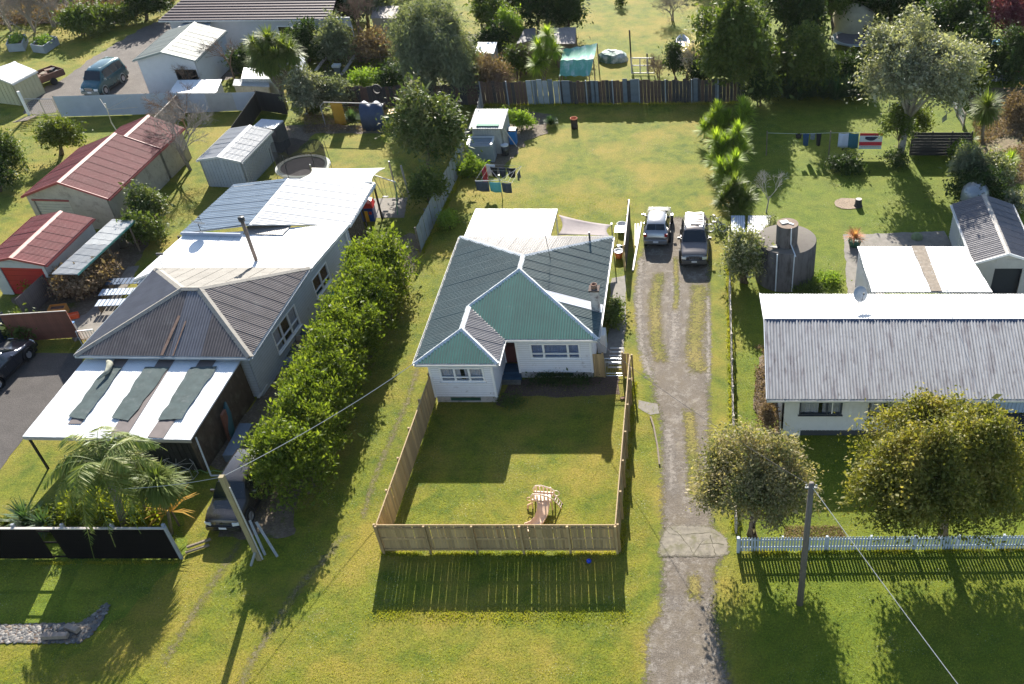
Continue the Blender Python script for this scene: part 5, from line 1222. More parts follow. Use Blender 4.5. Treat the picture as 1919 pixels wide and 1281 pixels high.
# brown clear-lite strip on the extension roof, stack pipe and dish
pa, pb, pc, pd = G(468, 422, 3.0), G(546, 422, 3.0), G(530, 440, 3.0), G(455, 438, 3.0); lean_roof(T, [pd, pc, pb, pa], M('tan_plastic_sheet', (.3, .27, .25), .5, .1, 2), deckw, u=ex0, pitch=.1, amp=.02, name='skylight_roof', th=.02)
fb = G(480, 487, 3.0); fz = zat(fb.x, fb.y, 413); Fp = MB().tube([fb, Vector((fb.x, fb.y, fz))], .11, 12).build('flue_pipe', M('rusty_flue', (.2, .15, .12), .7, .3, 3), T, smooth=True); MB().tube([(fb.x, fb.y, fz - .02), (fb.x, fb.y, fz + .22)], .19, 12).build('flue_cap', dkm, Fp, smooth=True)
def dish(parent, c, r, az, mat, mast=.5, tilt=.5):
    c = Vector(c); mb = MB(); Rm = Matrix.Rotation(az, 4, 'Z') @ Matrix.Rotation(R(90) - tilt, 4, 'X'); vs = []; fs = []; n = 18
    for i, (q, z) in enumerate([(0.001, 0), (r * .5, r * .06), (r, r * .22), (r, r * .25), (.001, .03)]):
        for k in range(n): t = 2 * math.pi * k / n; vs.append(c + Z3 * mast + Rm @ Vector((q * math.cos(t), q * math.sin(t), z)))
    for i in range(4):
        for k in range(n): fs.append((i * n + k, i * n + (k + 1) % n, (i + 1) * n + (k + 1) % n, (i + 1) * n + k))
    mb.add(vs, fs); D = mb.build('dish', mat, parent, smooth=True); m2 = MB(); m2.tube([c, c + Z3 * (mast * .95)], .025, 6); m2.tube([c + Vector((.3, .2, .02)), c + Z3 * mast * .6], .014, 5); e = Rm @ Vector((0, 0, r * 1.0)); m2.tube([c + Z3 * mast + Rm @ Vector((0, -r * .9, r * .2)), c + Z3 * mast + e], .015, 5); m2.box(c + Z3 * mast + e, (.08, .08, .1)); m2.build('dish_mount', dkm, parent); return D
db = G(376, 432, 3.2); DT = thing('satellite_dish', 'grey satellite dish standing at the edge of the blue-grey patio roof', 'satellite dish', db); dish(DT, db, .42, 2.9, simple('dish_grey', (.35, .36, .37), .5), .5, .9)
db = G(305, 497, 3.0); DT = thing('roof_antenna', 'small antenna arm on the edge of the white extension roof', 'antenna', db); m2 = MB(); m2.tube([db, db + Vector((-.1, 0, .7)), db + Vector((.3, 0, .75))], .025, 5); m2.box(db + Vector((.1, 0, .8)), (.4, .1, .1)); m2.build('mast', dkm, DT)
# rear patio roof: low gable of clear sheeting
zz0, zz1 = 2.75, 3.35
Rk, Rf = G(540, 335, zz1), G(468, 421, zz1); rb_, rf_ = G(703, 342, zz0), G(655, 421, zz0); lb_, lf_ = G(439, 348, zz0), G(337, 438, zz0)
T = thing('patio_roof', 'big ribbed patio roof behind the white extension, one slope white and one blue-grey', 'patio roof', ((Rk.x + Rf.x) / 2, (Rk.y + Rf.y) / 2, 0))
clear = M('ribbed_white_sheet', (.62, .63, .64), .35, .08, 1.0, dirt=((.46, .48, .5), .52, .9)); clear2 = M('blue_grey_sheet', (.2, .26, .33), .25, .1, 1.2, rand=.06)
rd = roof_deck(T, [[Rf, rf_, rb_, Rk], [lf_, Rf, Rk, lb_]], deckw, .05); eyp = (Rk - Rf); eyp.z = 0; eyp.normalize()
roof_face(rd, [Rf, rf_, rb_, Rk], clear, u=eyp, pitch=.3, amp=.03, sheet=.9); roof_face(rd, [lf_, Rf, Rk, lb_], clear2, u=eyp, pitch=.25, amp=.03, sheet=.9); ridge_cap(rd, Rf, Rk, white_iron, w=.15)
for p_ in (rb_, rf_.lerp(rb_, .5), lb_, lf_): MB().box((p_.x - .1 if p_ is not lb_ else p_.x + .2, p_.y - .1, 1.33), (.11, .11, 2.66)).build('post', M('dark_timber_post', (.05, .035, .03), .7), T)
MB().beam(rf_ - Z3 * .12, rb_ - Z3 * .12, .05, .18).build('fascia', white_c, T)
mb = MB(); wq = G(650, 470, 0); 
wall(T, (exb.x - .3, exb.y + .05), (rf_.x + (rb_.x - rf_.x) * .45 - .2, rf_.y + (rb_.y - rf_.y) * .45), 0, 2.55, M('brown_screen', (.12, .1, .07), .85, .25, 2), .3, vertical=True, name='screen_wall')
T2, c2 = sail('shade_sail', 'white shade sail between the patio roof and the trampoline', [G(560, 336, 2.9), G(697, 343, 2.85), G(722, 314, 2.6), G(584, 314, 2.7)], M('white_sail_cloth', (.7, .68, .62), .8, .05, 2), .3, pull=.13)
q = c2[2]; MB().tube([(q.x + .3, q.y + .2, 0), (q.x + .3, q.y + .2, 3.0)], .05).build('pole', ggal, T2); q = c2[3]; MB().tube([(q.x - .1, q.y + .1, 0), (q.x - .1, q.y + .1, 2.9)], .05).build('pole', ggal, T2)
tpo = G(768, 372); T = thing('timber_post', 'tall grey timber post beside the dark trees left of the iron fence', 'post', tpo); MB().tube([tpo, G(757, 300, 2.6) if False else tpo + Vector((-.1, 0, 2.6))], .07, 8).build('shaft', grpk, T)
# playhouse and swing set on the patio
b = G(692, 408); T = thing('playhouse', 'plastic playhouse in red, blue and yellow on the patio', 'playhouse', b, .1)
rp, bp_, yp, gp_ = simple('red_plastic', (.5, .03, .03), .4), simple('royal_plastic', (.02, .06, .3), .4), simple('yellow_plastic', (.7, .35, .03), .4), simple('green_plastic', (.03, .3, .08), .4)
MB().box((0, .3, .55), (1.0, .05, 1.1)).build('side_wall', bp_, T, local=True); MB().box((-.48, -.1, .55), (.05, .8, 1.1)).build('side_wall', yp, T, local=True); MB().box((.48, -.1, .55), (.05, .8, 1.1)).build('side_wall', bp_, T, local=True)
fw_ = MB(); fw_.box((-.36, -.5, .5), (.28, .05, 1.0)); fw_.box((.33, -.5, .5), (.34, .05, 1.0)); fw_.box((0, -.5, .95), (1, .05, .2)); fw_.build('front_wall', bp_, T, local=True); MB().box((-.05, -.53, .4), (.34, .03, .8)).build('door', yp, T, local=True); MB().box((.3, -.535, .65), (.2, .03, .2)).build('window', rp, T, local=True)
mb = MB(); mb.prism([(-.6, -.6, 1.05), (.6, -.6, 1.05), (.45, -.6, 1.35), (0, -.6, 1.5), (-.45, -.6, 1.35)], (0, 1.0, 0)); mb.build('roof', rp, T, local=True)
sgp = G(755, 375); a1, a2 = G(703, 338, 2.1), G(748, 350, 2.1); T = thing('swing_set', 'white and green tube swing set leaning over the patio', 'swing set', (a2.x, a2.y, 0))
mb = MB(); l0, l1 = G(722, 400), G(757, 412); a2 = Vector((l1.x - .5, l1.y + 1.6, 2.1)); a1 = Vector((a2.x - 2.0, a2.y + 1.2, 2.1))
MB().tube([a1, a2], .04).build('top_bar', whitep, T)
for tp, s in ((a2, 1), (a1, -1)):
    for dx_, m in ((-.7, gp_), (.7, ggal)): MB().tube([tp, Vector((tp.x + dx_ * .2, tp.y + dx_ * 1.2, 0))], .03).build('leg', m, T)
for k in range(2):
    t = .3 + .4 * k; p_ = a1.lerp(a2, t); sm = MB(); sm.tube([p_, p_ - Z3 * 1.5], .01, 4); sm.tube([p_ + Vector((.3, -.2, 0)), p_ + Vector((.3, -.2, -1.5))], .01, 4); sm.box(p_ + Vector((.15, -.1, -1.5)), (.4, .2, .04)); sm.build('swing', simple('black_plastic', (.03, .035, .04)), T)
# trampoline
def trampoline(name, label, c, r, h, net=True, seed=0):
    T = thing(name, label, 'trampoline', c); mb = MB(); n = 32
    mb.tube([(r * math.cos(t), r * math.sin(t), h) for t in np.linspace(0, 2 * math.pi, n + 1)], .035, 6, False); mb.build('rim', ggal, T, local=True)
    m2 = MB(); m2.lathe([(r * .97, h + .03), (r * .97, h + .05), (r * .82, h + .05), (r * .82, h + .02)], 40); m2.build('pad', simple('pad_grey', (.3, .33, .3), .7), T, local=True)
    MB().disc((0, 0, h), r * .83, 40).build('mat', M('jump_mat', (.13, .115, .12), .9, .15, 2), T, local=True)
    for k in range(6):
        t = k * math.pi / 3 + .3; MB().tube([(r * math.cos(t), r * math.sin(t), h), (r * 1.02 * math.cos(t), r * 1.02 * math.sin(t), 0)], .025, 5).build('leg', ggal, T, local=True)
        if net: MB().tube([(r * 1.02 * math.cos(t), r * 1.02 * math.sin(t), h), (r * .98 * math.cos(t), r * .98 * math.sin(t), h + 1.75 - (.7 if k in (1, 2) else 0))], .022, 5).build('net_pole', simple('black_plastic', (.03, .035, .04)), T, local=True)
    if net:
        nm = bpy.data.materials.new('safety_net'); nm.use_nodes = True; b_ = nm.node_tree.nodes['Principled BSDF']; b_.inputs['Base Color'].default_value = (.03, .03, .03, 1); b_.inputs['Alpha'].default_value = .66; b_.inputs['Roughness'].default_value = .9
        vs = []; n = 36
        for k in range(n): t = 2 * math.pi * k / n; s = 1.75 - .45 * max(0, math.sin(t + .2)) + .12 * math.cos(6 * t); vs += [(r * .9 * math.cos(t), r * .9 * math.sin(t), h + .03), (r * .93 * math.cos(t), r * .93 * math.sin(t), h + s)]
        mb = MB(); mb.add(vs, [(2 * k, 2 * ((k + 1) % n), 2 * ((k + 1) % n) + 1, 2 * k + 1) for k in range(n)]); mb.build('safety_net', nm, T, local=True, smooth=True)
    return T
trampoline('trampoline', 'round trampoline with a sagging black safety net beside the white sheds', (G(571, 322, 0.3).x, G(571, 322, .3).y, 0), 2.0, .75)
# carport with white roof and shade-cloth strips
zb_, zf_ = 2.75, 2.35
cbl, cbr, cfl, cfr = G(160, 672, zb_), G(452, 674, zb_), G(42, 818, zf_), G(357, 824, zf_)
T = thing('carport', 'white roofed carport with three dark shade-cloth strips in front of the brown roof house', 'carport', ((cfl.x + cbr.x) / 2, (cfl.y + cbr.y) / 2, 0))
rd = roof_deck(T, [[cfl, cfr, cbr, cbl]], deckw, .06); exc = (cfr - cfl).normalized()
strip_u = {}; wtot = (cfr - cfl).length; nS = int(wtot / .86) + 1; clr = M('brown_clear_strip', (.16, .13, .12), .5, .12, 3)
hs = {3: clr, 6: clr, 9: clr} if nS > 9 else {2: clr, 5: clr, 8: clr}
roof_face(rd, [cfl, cfr, cbr, cbl], white_iron, u=exc, pitch=.1, amp=.012, holes=None)
def onroof(px_, py_, off=.06):
    n_ = newell([cfl, cfr, cbr, cbl]); n_ = n_ if n_.z > 0 else -n_; d = G(px_, py_, 0) - Vector((0, 0, CH)); o = Vector((0, 0, CH)); t = (cfl - o).dot(n_) / d.dot(n_); return o + d * t + n_ * off
netm = M('green_shade_cloth', (.06, .085, .085), .9, .22, 2.5, dirt=((.12, .14, .14), .55, 2))
for k, (sa, sb) in enumerate([(((218, 671), (243, 671), (152, 795), (128, 795)), ((203, 686), (232, 690), (160, 788), (130, 783))), (((300, 672), (330, 672), (235, 822), (205, 818)), ((273, 689), (318, 690), (243, 790), (210, 785))), (((378, 672), (408, 672), (306, 822), (277, 820)), ((359, 690), (410, 688), (340, 787), (296, 789)))]):
    q = [onroof(*s, .035) for s in sa]; lean = MB().prism(q[::-1], (0, 0, .012)).build('brown_strip', clr, rd)
    n = 14; L_, R_ = [onroof(*sb[0], .07), onroof(*sb[3], .07)], [onroof(*sb[1], .07), onroof(*sb[2], .07)]; vs = []; m_ = 7
    for i in range(n + 1):
        a, b = L_[0].lerp(L_[1], i / n), R_[0].lerp(R_[1], i / n)
        for j in range(m_ + 1):
            p_ = a.lerp(b, j / m_); w_ = noise.noise(Vector((i * .35 + k * 9, j * .9, 0))); e_ = (j in (0, m_)) * 1.; vs.append(p_ + Vector((e_ * w_ * .12, 0, .07 * abs(noise.noise(Vector((i * .4, j * 1.3 + k * 5, 2.)))) + .01)))
    mb = MB(); mb.add(vs, [(i * (m_ + 1) + j, (i + 1) * (m_ + 1) + j, (i + 1) * (m_ + 1) + j + 1, i * (m_ + 1) + j + 1) for i in range(n) for j in range(m_)]); mb.build('shade_cloth', netm, T, smooth=True)
q = onroof(206, 682, .15); mb = MB(); mb.tube([q, q + Vector((.25, -.3, .12)), q + Vector((.35, -.9, .05)), q + Vector((.15, -1.6, .05))], [.14, .17, .12, .05], 7); mb.build('cloth_bundle', M('pale_bundle', (.3, .3, .24), .9, .4, 3), T, smooth=True)
brw = M('brown_stained_wall', (.085, .06, .04), .8, .3, 1.5, dirt=((.15, .12, .08), .5, 2), streak=(1, 1, .7)); dkw = M('dark_wall', (.03, .028, .025), .85, .3, 2)
cr0, cr1 = (cfr.x - .12, cfr.y + .15), (cbr.x - .12, cbr.y); wall(T, cr0, cr1, 0, zf_ - .08, brw, .4, vertical=True, z1b=zb_ - .08, name='side_wall', proud=.012)
for t in (0, .33, .66): p_ = cfl.lerp(cfr, t) + Vector((.15, .15, 0)); MB().box((p_.x, p_.y, 1.12), (.1, .1, 2.25)).build('post', dkw, T)
wall(T, (cfl.x + (cfr.x - cfl.x) * .45, cfl.y + .3), (cfr.x - .15, cfr.y + .3), 0, 2.2, dkw, .3, vertical=True, name='front_wall')
MB().beam(cfl - Z3 * .12, cfr - Z3 * .12, .04, .14).build('fascia', M('pinkish_fascia', (.42, .38, .36), .6), T)
dpm = MB(); q0 = Vector((cfr.x - .02, cfr.y + .5, 2.1)); q1 = G(409, 876, .12); q1 = Vector((cfr.x + .35, cfr.y - .25, .12)); dpm.tube([q0, q1], .045, 8); dpm.tube([q1, q1 + Vector((1.7, .02, 0))], .045, 8); dpm.build('drainpipe', whitep, T)
o = MB().box((cfr.x + .35, cfr.y + 2.8, .9), (.12, .5, 1.9), ry=.1).build('red_door_leaf', M('reddish_timber', (.2, .08, .05), .7, .2, 3), None, (cfr.x + .35, cfr.y + 2.8, 0)); tag(o, 'old reddish timber door leaning against the brown carport wall', 'door')
kk = simple('kayak_green', (.02, .09, .1), .5); mb = MB(); mb.tube([(cfr.x + .3, cfr.y + 3.6, 1.9), (cfr.x + .34, cfr.y + 3.3, 1.4), (cfr.x + .38, cfr.y + 2.9, .6), (cfr.x + .42, cfr.y + 2.7, .1)], [.05, .22, .24, .06], 8); o = mb.build('surfboard', kk, None, (cfr.x + .3, cfr.y + 3, 0), smooth=True); tag(o, 'dark green board standing against the brown carport wall', 'board')
o = MB().box((0, 0, .25), (.7, 2.6, .5)).build('planter_box', M('blue_grey_box', (.13, .17, .22), .7, .15, 3), None, (cfr.x + 1.0, cfr.y + 2.2, 0), local=True); tag(o, 'long blue-grey box on the ground beside the brown carport wall', 'box')
# wire crate in front
b = G(340, 890); T = thing('wire_crate', 'open white wire pet run on the grass in front of the carport', 'cage', b, -.15); mb = MB()
for z in (.05, .75):
    oc = [(.75 * math.cos(t) * 1.2, .62 * math.sin(t), z) for t in np.linspace(math.pi / 8, 2 * math.pi + math.pi / 8, 9)]; mb.tube(oc, .014, 4)
for t in np.linspace(math.pi / 8, 2 * math.pi + math.pi / 8, 9)[:-1]: mb.tube([(.9 * math.cos(t), .62 * math.sin(t), .05), (.9 * math.cos(t), .62 * math.sin(t), .75)], .014, 4); mb.tube([(0, 0, .75), (.9 * math.cos(t), .62 * math.sin(t), .75)], .01, 4)
mb.build('frame', M('pale_capping', (.6, .57, .52)), T, local=True); wm = MB()
for k in range(40): t = 2 * math.pi * k / 40; wm.tube([(.9 * math.cos(t), .62 * math.sin(t), .05), (.9 * math.cos(t), .62 * math.sin(t), .75)], .004, 3)
wm.build('wires', ggal, T, local=True)
hs_ = MB(); hp = [G(363, 884, .04), G(375, 880, .04), G(388, 886, .04), G(400, 881, .04), G(415, 884, .04), G(440, 880, .04)]; hs_.tube(hp, .03, 6); o = hs_.build('garden_hose', simple('lime_hose', (.2, .35, .1), .5), None, hp[0]); tag(o, 'lime green hose lying in front of the carport corner', 'hose')
# black front fence with two openings
bfl, bfr = G(-60, 1047), G(341, 1043); T = thing('slat_fence', 'black slatted front fence with pale capping at bottom left', 'fence', ((bfl.x + bfr.x) / 2, bfl.y, 0))
hb = 2.06; blk = M('black_fence_stain', (.008, .007, .007), .9, .2, 3, spec=.1); opn = [(78, 103), (195, 215)]
tt = []
for a, b in opn: tt.append((wx(a, bfl.y, 1.4), wx(b, bfl.y, 1.4)))
xa = bfl.x; k = 0; segs = [(bfl.x, tt[0][0]), (tt[0][1], tt[1][0]), (tt[1][1], bfr.x)]
for a, b in segs: board_run(T, (a, bfl.y, 0), (b, bfl.y, 0), hb - .05, blk, pw=.088, gap=.006, th=.02, name='slat', z0=.03)
board_run(T, (tt[1][0], bfl.y, 0), (tt[1][1], bfl.y, 0), 1.05, blk, pw=.088, gap=.006, th=.02, name='slat', z0=.03)
for z in (.12, 1.1, 1.85): MB().beam((bfl.x, bfl.y + .05, z), (bfr.x, bfl.y + .05, z), .05, .08).build('rail', blk, T)
MB().beam((bfl.x, bfl.y + .03, hb + .01), (bfr.x, bfl.y + .03, hb + .01), .13, .04).build('capping', M('bleached_capping', (.5, .46, .42), .7, .12, 4), T)
for px_ in (25, 117, 210, 307): x = wx(px_, bfl.y + .12, hb); MB().box((x, bfl.y + .15, hb / 2 + .08), (.14, .12, hb + .16)).build('post', M('blue_grey_post', (.28, .3, .33), .7, .1, 3), T)
MB().beam((bfr.x + .04, bfl.y + .02, 0), (bfr.x + .04, bfl.y + .02, hb + .1), .12, .12, up=(0, 1, 0)).build('end_post', M('blue_grey_post', (.28, .3, .33)), T)
rt = G(350, 1030); rx = MB(); 
for k in range(2): rx.beam((bfr.x + .15, bfl.y + .3 + .25 * k, .12 + .1 * k), (bfr.x + 1.1, bfl.y + .8 + .3 * k, .12 + .1 * k), .1, .1)
o = rx.build('timber_offcuts', timber_o, None, (bfr.x + .5, bfl.y + .5, 0)); tag(o, 'old timber lengths stacked beside the end of the black fence', 'timber')
# stone garden strip: stones
sp = gp((-60, 1205), (-60, 1172), (150, 1168), (178, 1150), (198, 1130), (206, 1136), (190, 1165), (172, 1190), (150, 1205)); patch('stone_bed_soil', sp, .006, mulch, .04)
st_ms = [M('stone_' + n_, c_, .6, .15, 8) for n_, c_ in (('grey', (.12, .115, .11)), ('pale', (.26, .235, .21)), ('dark', (.06, .06, .065)), ('tan', (.2, .15, .11)))]
def stone_mesh(seed):
    rng = random.Random(seed); bm = MB(); bm.lathe([(.001, 0), (.7, .1), (1, .35), (.85, .65), (.45, .85), (.001, .9)], 7); bm.v = [(x * (1 + rng.uniform(-.2, .2)), y * (1 + rng.uniform(-.2, .2)), z) for x, y, z in bm.v]; return bm
SB = thing('stone_bed', 'bed of rounded river stones along the lawn at bottom left', 'stone bed', G(90, 1190))
sm = []
for k in range(8):
    mb = stone_mesh(k); me = bpy.data.meshes.new('stone'); me.from_pydata(mb.v, [], mb.f); me.materials.append(st_ms[k % 4]); me.polygons.foreach_set('use_smooth', [True] * len(me.polygons)); sm.append(me)
def inpoly(x, y, P):
    c = False; n = len(P)
    for i in range(n):
        a, b = P[i], P[(i + 1) % n]
        if (a.y > y) != (b.y > y) and x < (b.x - a.x) * (y - a.y) / (b.y - a.y) + a.x: c = not c
    return c
cnt = 0; invS = ROOT[SB.name].inverted(); small = MB(); tries = 0
while tries < 3200:
    tries += 1; x = random.uniform(min(p.x for p in sp), max(p.x for p in sp)); y = random.uniform(min(p.y for p in sp), max(p.y for p in sp))
    if not inpoly(x, y, sp): continue
    s = random.uniform(.045, .085)
    if cnt < 290 and x > -31.5:
        s *= 1.15; o = bpy.data.objects.new('stone', sm[random.randrange(8)]); COL.objects.link(o); o.parent = SB; ROOT[o.name] = ROOT[SB.name]
        o.matrix_local = invS @ Matrix.Translation((x, y, .015)) @ Matrix.Rotation(random.uniform(0, 6), 4, 'Z') @ Matrix.Diagonal((s * random.uniform(1, 1.5), s, s * .5, 1)); cnt += 1
    else:
        q = stone_mesh(tries % 8); a = random.uniform(0, 6); ca, sa_ = math.cos(a) * s, math.sin(a) * s; small.add([(x + vx * ca - vy * sa_, y + vx * sa_ + vy * ca, .01 + vz * s * .6) for vx, vy, vz in q.v], q.f)
o = small.build('small_stones', st_ms[0], SB, smooth=True); o['kind'] = 'stuff'
for k, (a, b, l) in enumerate([((80, 1192), (127, 1190), 'long weathered sleeper lying on the river stones'), ((124, 1173), (146, 1181), 'short weathered timber block on the river stones')]):
    a, b = G(*a, .2), G(*b, .2); o = MB().beam(a, b, .24, .2).build('sleeper', M('sleeper_wood', (.3, .24, .2), .9, .2, 5), None, Vector((a.x, a.y, 0))); tag(o, l, 'sleeper', 'timbers on the stone bed')
# black SUV under the hedge, sedan on the asphalt
p = G(432, 1000); ck_ = paint('black_car_paint', (.06, .055, .055), .25, .5)
car('parked_car', 'dark sport utility car with chrome grille nosed out beside the hedge', 'suv', (p.x - .05, p.y + 2.3, 0), -.04, ck_, ck_, cat='car', grille='slim', emblem='three diamonds')
ca, cb2 = G(-6, 745), G(72, 668); dv = (cb2 - ca); an = math.atan2(dv.y, dv.x) - math.pi / 2
mc = (ca + cb2) / 2; nvec = Vector((-dv.y, dv.x, 0)).normalized()
car('parked_car', 'black sedan on the asphalt at the left edge of the photo', 'sedan', (mc.x + nvec.x * .85 - .3, mc.y + nvec.y * .85 + .3, 0), an + math.pi, paint('black_sedan_paint', (.045, .05, .07), .18, .5), cat='car', grille='slim')
# ------------------------------------------------------------------ left background sheds
redi = M('faded_red_iron', (.15, .028, .032), .7, .14, 1.2, rand=.07, spec=.2, shade_grime=.22, dirt=((.21, .075, .08), .55, 1.8), dirt2=((.2, .06, .06), .6, 7)); capr = M('pink_cap', (.5, .28, .24), .6, .12, 4); gutr = M('maroon_trim', (.28, .06, .06), .5, .1, 3)
stucco = M('cream_stucco', (.42, .37, .29), .9, .1, 2, dirt=((.26, .23, .18), .52, 1.8)); bead = M('pale_boards', (.46, .45, .42), .7, .08, 2, dirt=((.33, .31, .28), .6, 2))
fr1 = gable_frame((38, 371), (205, 370), (319, 276), 2.4, 342)
T, rf1, Pt, dd = gable_shed('red_roof_garage', 'long cream garage with faded red gable roof, roller door end facing camera', 'garage', fr1, 2.4, fr1[5], stucco, redi, capr, gutr, ops_front=[(.35, 2.9, 0, 2.05)], board=5)
w0, w1, l0, l1, ze, zr1 = dd
RD = MB().box(Pt(w0 + 1.62, l0 + .12, 1.02), (2.5, .06, 2.02), math.atan2(fr1[1].y, fr1[1].x)).build('roller_door', M('cream_roller', (.5, .47, .38), .6), T)
for k in range(9): MB().beam(Pt(w0 + .4, l0 + .07, .15 + .2 * k), Pt(w0 + 2.85, l0 + .07, .15 + .2 * k), .03, .03).build('door_rib', M('cream_roller_rib', (.4, .37, .3), .6), RD)
MB().beam(Pt(w0 + .3, l0 - .04, 2.13), Pt(w0 + 2.95, l0 - .04, 2.13), .1, .12).build('door_header', gutr, T)
o1, ex1, ey1, W1, L1, _ = fr1; L2 = (G(367, 236, 2.4) - G(319, 276, 2.4)).dot(ey1); fr1b = (Vector((o1.x, o1.y, 0)) + ey1 * (L1 + .02) + ex1 * W1 * .2, ex1, ey1, W1 * .8, L2, None)
T, *_ = gable_shed('red_roof_shed', 'red gabled shed joined end to end to the far end of the long garage', 'shed', fr1b, 2.38, 2.38 + (fr1[5] - 2.4) * .8, stucco, redi, capr, gutr, board=5)
fr2_ = gable_frame((-38, 496), (86, 495), (188, 406), 2.3, 484)
T, rf2, Pt, dd = gable_shed('red_roof_garage', 'smaller garage with red gable roof and bright red door', 'garage', fr2_, 2.3, fr2_[5], bead, redi, capr, gutr, ops_front=[(.75, 3.5, 0, 1.98)], board=.2)
w0, w1, l0, l1, ze, _ = dd; RD = MB().box(Pt(w0 + 2.12, l0 + .08, .98), (2.75, .06, 1.96), math.atan2(fr2_[1].y, fr2_[1].x)).build('garage_door', M('bright_red_door', (.38, .02, .025), .45, .05, 2), T)
for k in range(5): MB().beam(Pt(w0 + .8, l0 + .045, .3 + .36 * k), Pt(w0 + 3.45, l0 + .045, .3 + .36 * k), .02, .015).build('door_panel_line', M('dark_red_line', (.25, .015, .02), .5), RD)
# lean-to beside it
q = [G(97, 513, 2.1), G(145, 513, 2.0), G(253, 412, 2.0), G(210, 411, 2.1)]; m1, m2 = q[0].lerp(q[3], .52), q[1].lerp(q[2], .52)
T = thing('lean_to', 'narrow lean-to roof, near half grey and far half white, beside the small red garage', 'lean-to', ((q[0].x + q[2].x) / 2, (q[0].y + q[2].y) / 2, 0)); eyq = (q[3] - q[0]).normalized()
lean_roof(T, [q[0], q[1], m2, m1], M('grey_clear_sheet', (.3, .32, .34), .4, .1, 2, rand=.05), deckw, u=eyq, sheet=.8); lean_roof(T, [m1, m2, q[2], q[3]], M('pale_clear_sheet', (.56, .57, .56), .4, .08, 2), deckw, u=eyq, sheet=.8)
MB().beam(q[1] - Z3 * .06, q[2] - Z3 * .06, .04, .13).build('fascia', M('sea_green_fascia', (.1, .3, .28), .5), T)
for p_ in (q[1].lerp(q[2], .1), q[1].lerp(q[2], .5), q[1].lerp(q[2], .9)): MB().box((p_.x - .08, p_.y, 1.0), (.09, .09, 2.0)).build('post', timber_o, T)
for k, (px_, py_) in enumerate([(218, 470), (232, 462)]):
    b = G(px_, py_); T = thing('gas_cylinder', ['silver boiler tank nearer the camera under the lean-to end', 'silver boiler tank further back under the lean-to end'][k], 'tank', b); mb = MB(); mb.lathe([(.001, 1.3), (.2, 1.28), (.28, 1.15), (.28, .05), (.001, .02)], 16); mb.build('cylinder', simple('galvanised', (.42, .44, .46)), T, local=True, smooth=True); MB().tube([(0, 0, 1.28), (0, 0, 1.4)], .04, 8).build('valve', dkm, T, local=True)
# white twin sheds
shw = M('white_shed_iron', (.5, .51, .53), .45, .08, 1.5, dirt=((.38, .38, .38), .6, 2)); frs = gable_frame((369, 301), (452, 303), (515, 243), 2.1, 295)
T, *_ = gable_shed('garden_shed', 'long white iron shed with low gable roof beside the trampoline', 'shed', frs, 2.1, max(frs[5], 2.4), shw, shd_w, white_iron, gut_w, oh=.1, ohe=.1, vertical=True, board=.25, pitch=.18, amp=.03)
a_, b_, c_ = G(470, 240, 2.0), G(512, 243, 2.0), G(536, 226, 2.0); blu = M('blue_white_roof', (.42, .5, .6), .35, .1, 2); exs = (b_ - a_).normalized(); eys = Vector((-exs.y, exs.x, 0)); Ls = (c_ - b_).dot(eys); a_, b_ = a_ + eys * .25, b_ + eys * .25
T = thing('small_shed', 'small dark walled shed with blue-white roof behind the long white shed', 'shed', ((a_.x + c_.x) / 2, (a_.y + c_.y) / 2, 0)); c_ = b_ + eys * (Ls - .25); d_ = a_ + eys * (Ls - .25)
lean_roof(T, [a_, b_, c_, d_ ], blu, deckw, u=exs)
for p_, q_ in ((a_, b_), (b_, c_), (c_, d_), (d_, a_)): wall(T, p_, q_, 0, 1.9, M('dark_grey_wall', (.1, .1, .11), .7), .2, vertical=True)
# white gabled workshop, top left
wk = M('white_workshop_wall', (.5, .52, .55), .6, .05, 2, dirt=((.4, .42, .44), .62, 2)); sage = M('sage_roof_iron', (.27, .29, .25), .5, .07, 1, rand=.04, dirt=((.33, .34, .29), .55, 1.2)); frw_ = gable_frame((248, 115), (367, 112), (438, 55), 2.9, 98)
fW = frw_[3]; u0_, u1_ = fW * .56, fW * .90
T, rfw, Pt, dd = gable_shed('workshop', 'white gabled workshop with sage green roof and one dark window', 'workshop', frw_, 2.9, frw_[5], wk, sage, sage, M('green_grey_trim', (.2, .24, .24), .5), board=5, oh=.25, ohe=.2, pitch=.16, ops_front=[(u0_, u1_, .95, 2.05)])
w0, w1, l0, l1, *_ = dd; window(T, Pt(w0, l0, 0), Pt(w1, l0, 0), u0_, u1_, .95, 2.05, M('dark_joinery', (.08, .07, .06), .5), None, mull=(.5,), fw=.06)
# brown-roofed house at the top edge
tile = M('brown_tile_metal', (.11, .075, .075), .6, .12, 1.5, rand=.05); p0, p1 = G(297, 38, 3.0), G(632, 20, 3.0); p1.y = p0.y + .4; dpt = 8
T = thing('tiled_house', 'large house with a brown ribbed roof and white verandahs at the top left', 'house', ((p0.x + p1.x) / 2, p0.y + 5, 0)); P2, P3 = p1 + Vector((0, 7, 2.3)), p0 + Vector((3.5, 7, 2.3))
rd = roof_deck(T, [[p0, p1, P2, P3], [P3, P2, P2 + Vector((0, 7, -2.3)), p0 + Vector((0, 14, 0))], [p0, P3, p0 + Vector((0, 14, 0))]], tile)
n_ = newell([p0, p1, P2, P3]); n_ = n_ if n_.z > 0 else -n_
for k in range(19):                                   # horizontal tile courses
    a, b = p0.lerp(P3, k / 19), p1.lerp(P2, k / 19); c, d = p1.lerp(P2, (k + 1) / 19), p0.lerp(P3, (k + 1) / 19)
    MB().add([a + n_ * .07, b + n_ * .07, c + n_ * .012, d + n_ * .012, a, b], [(0, 1, 2, 3), (4, 5, 1, 0)]).build('tile_course', tile, rd)
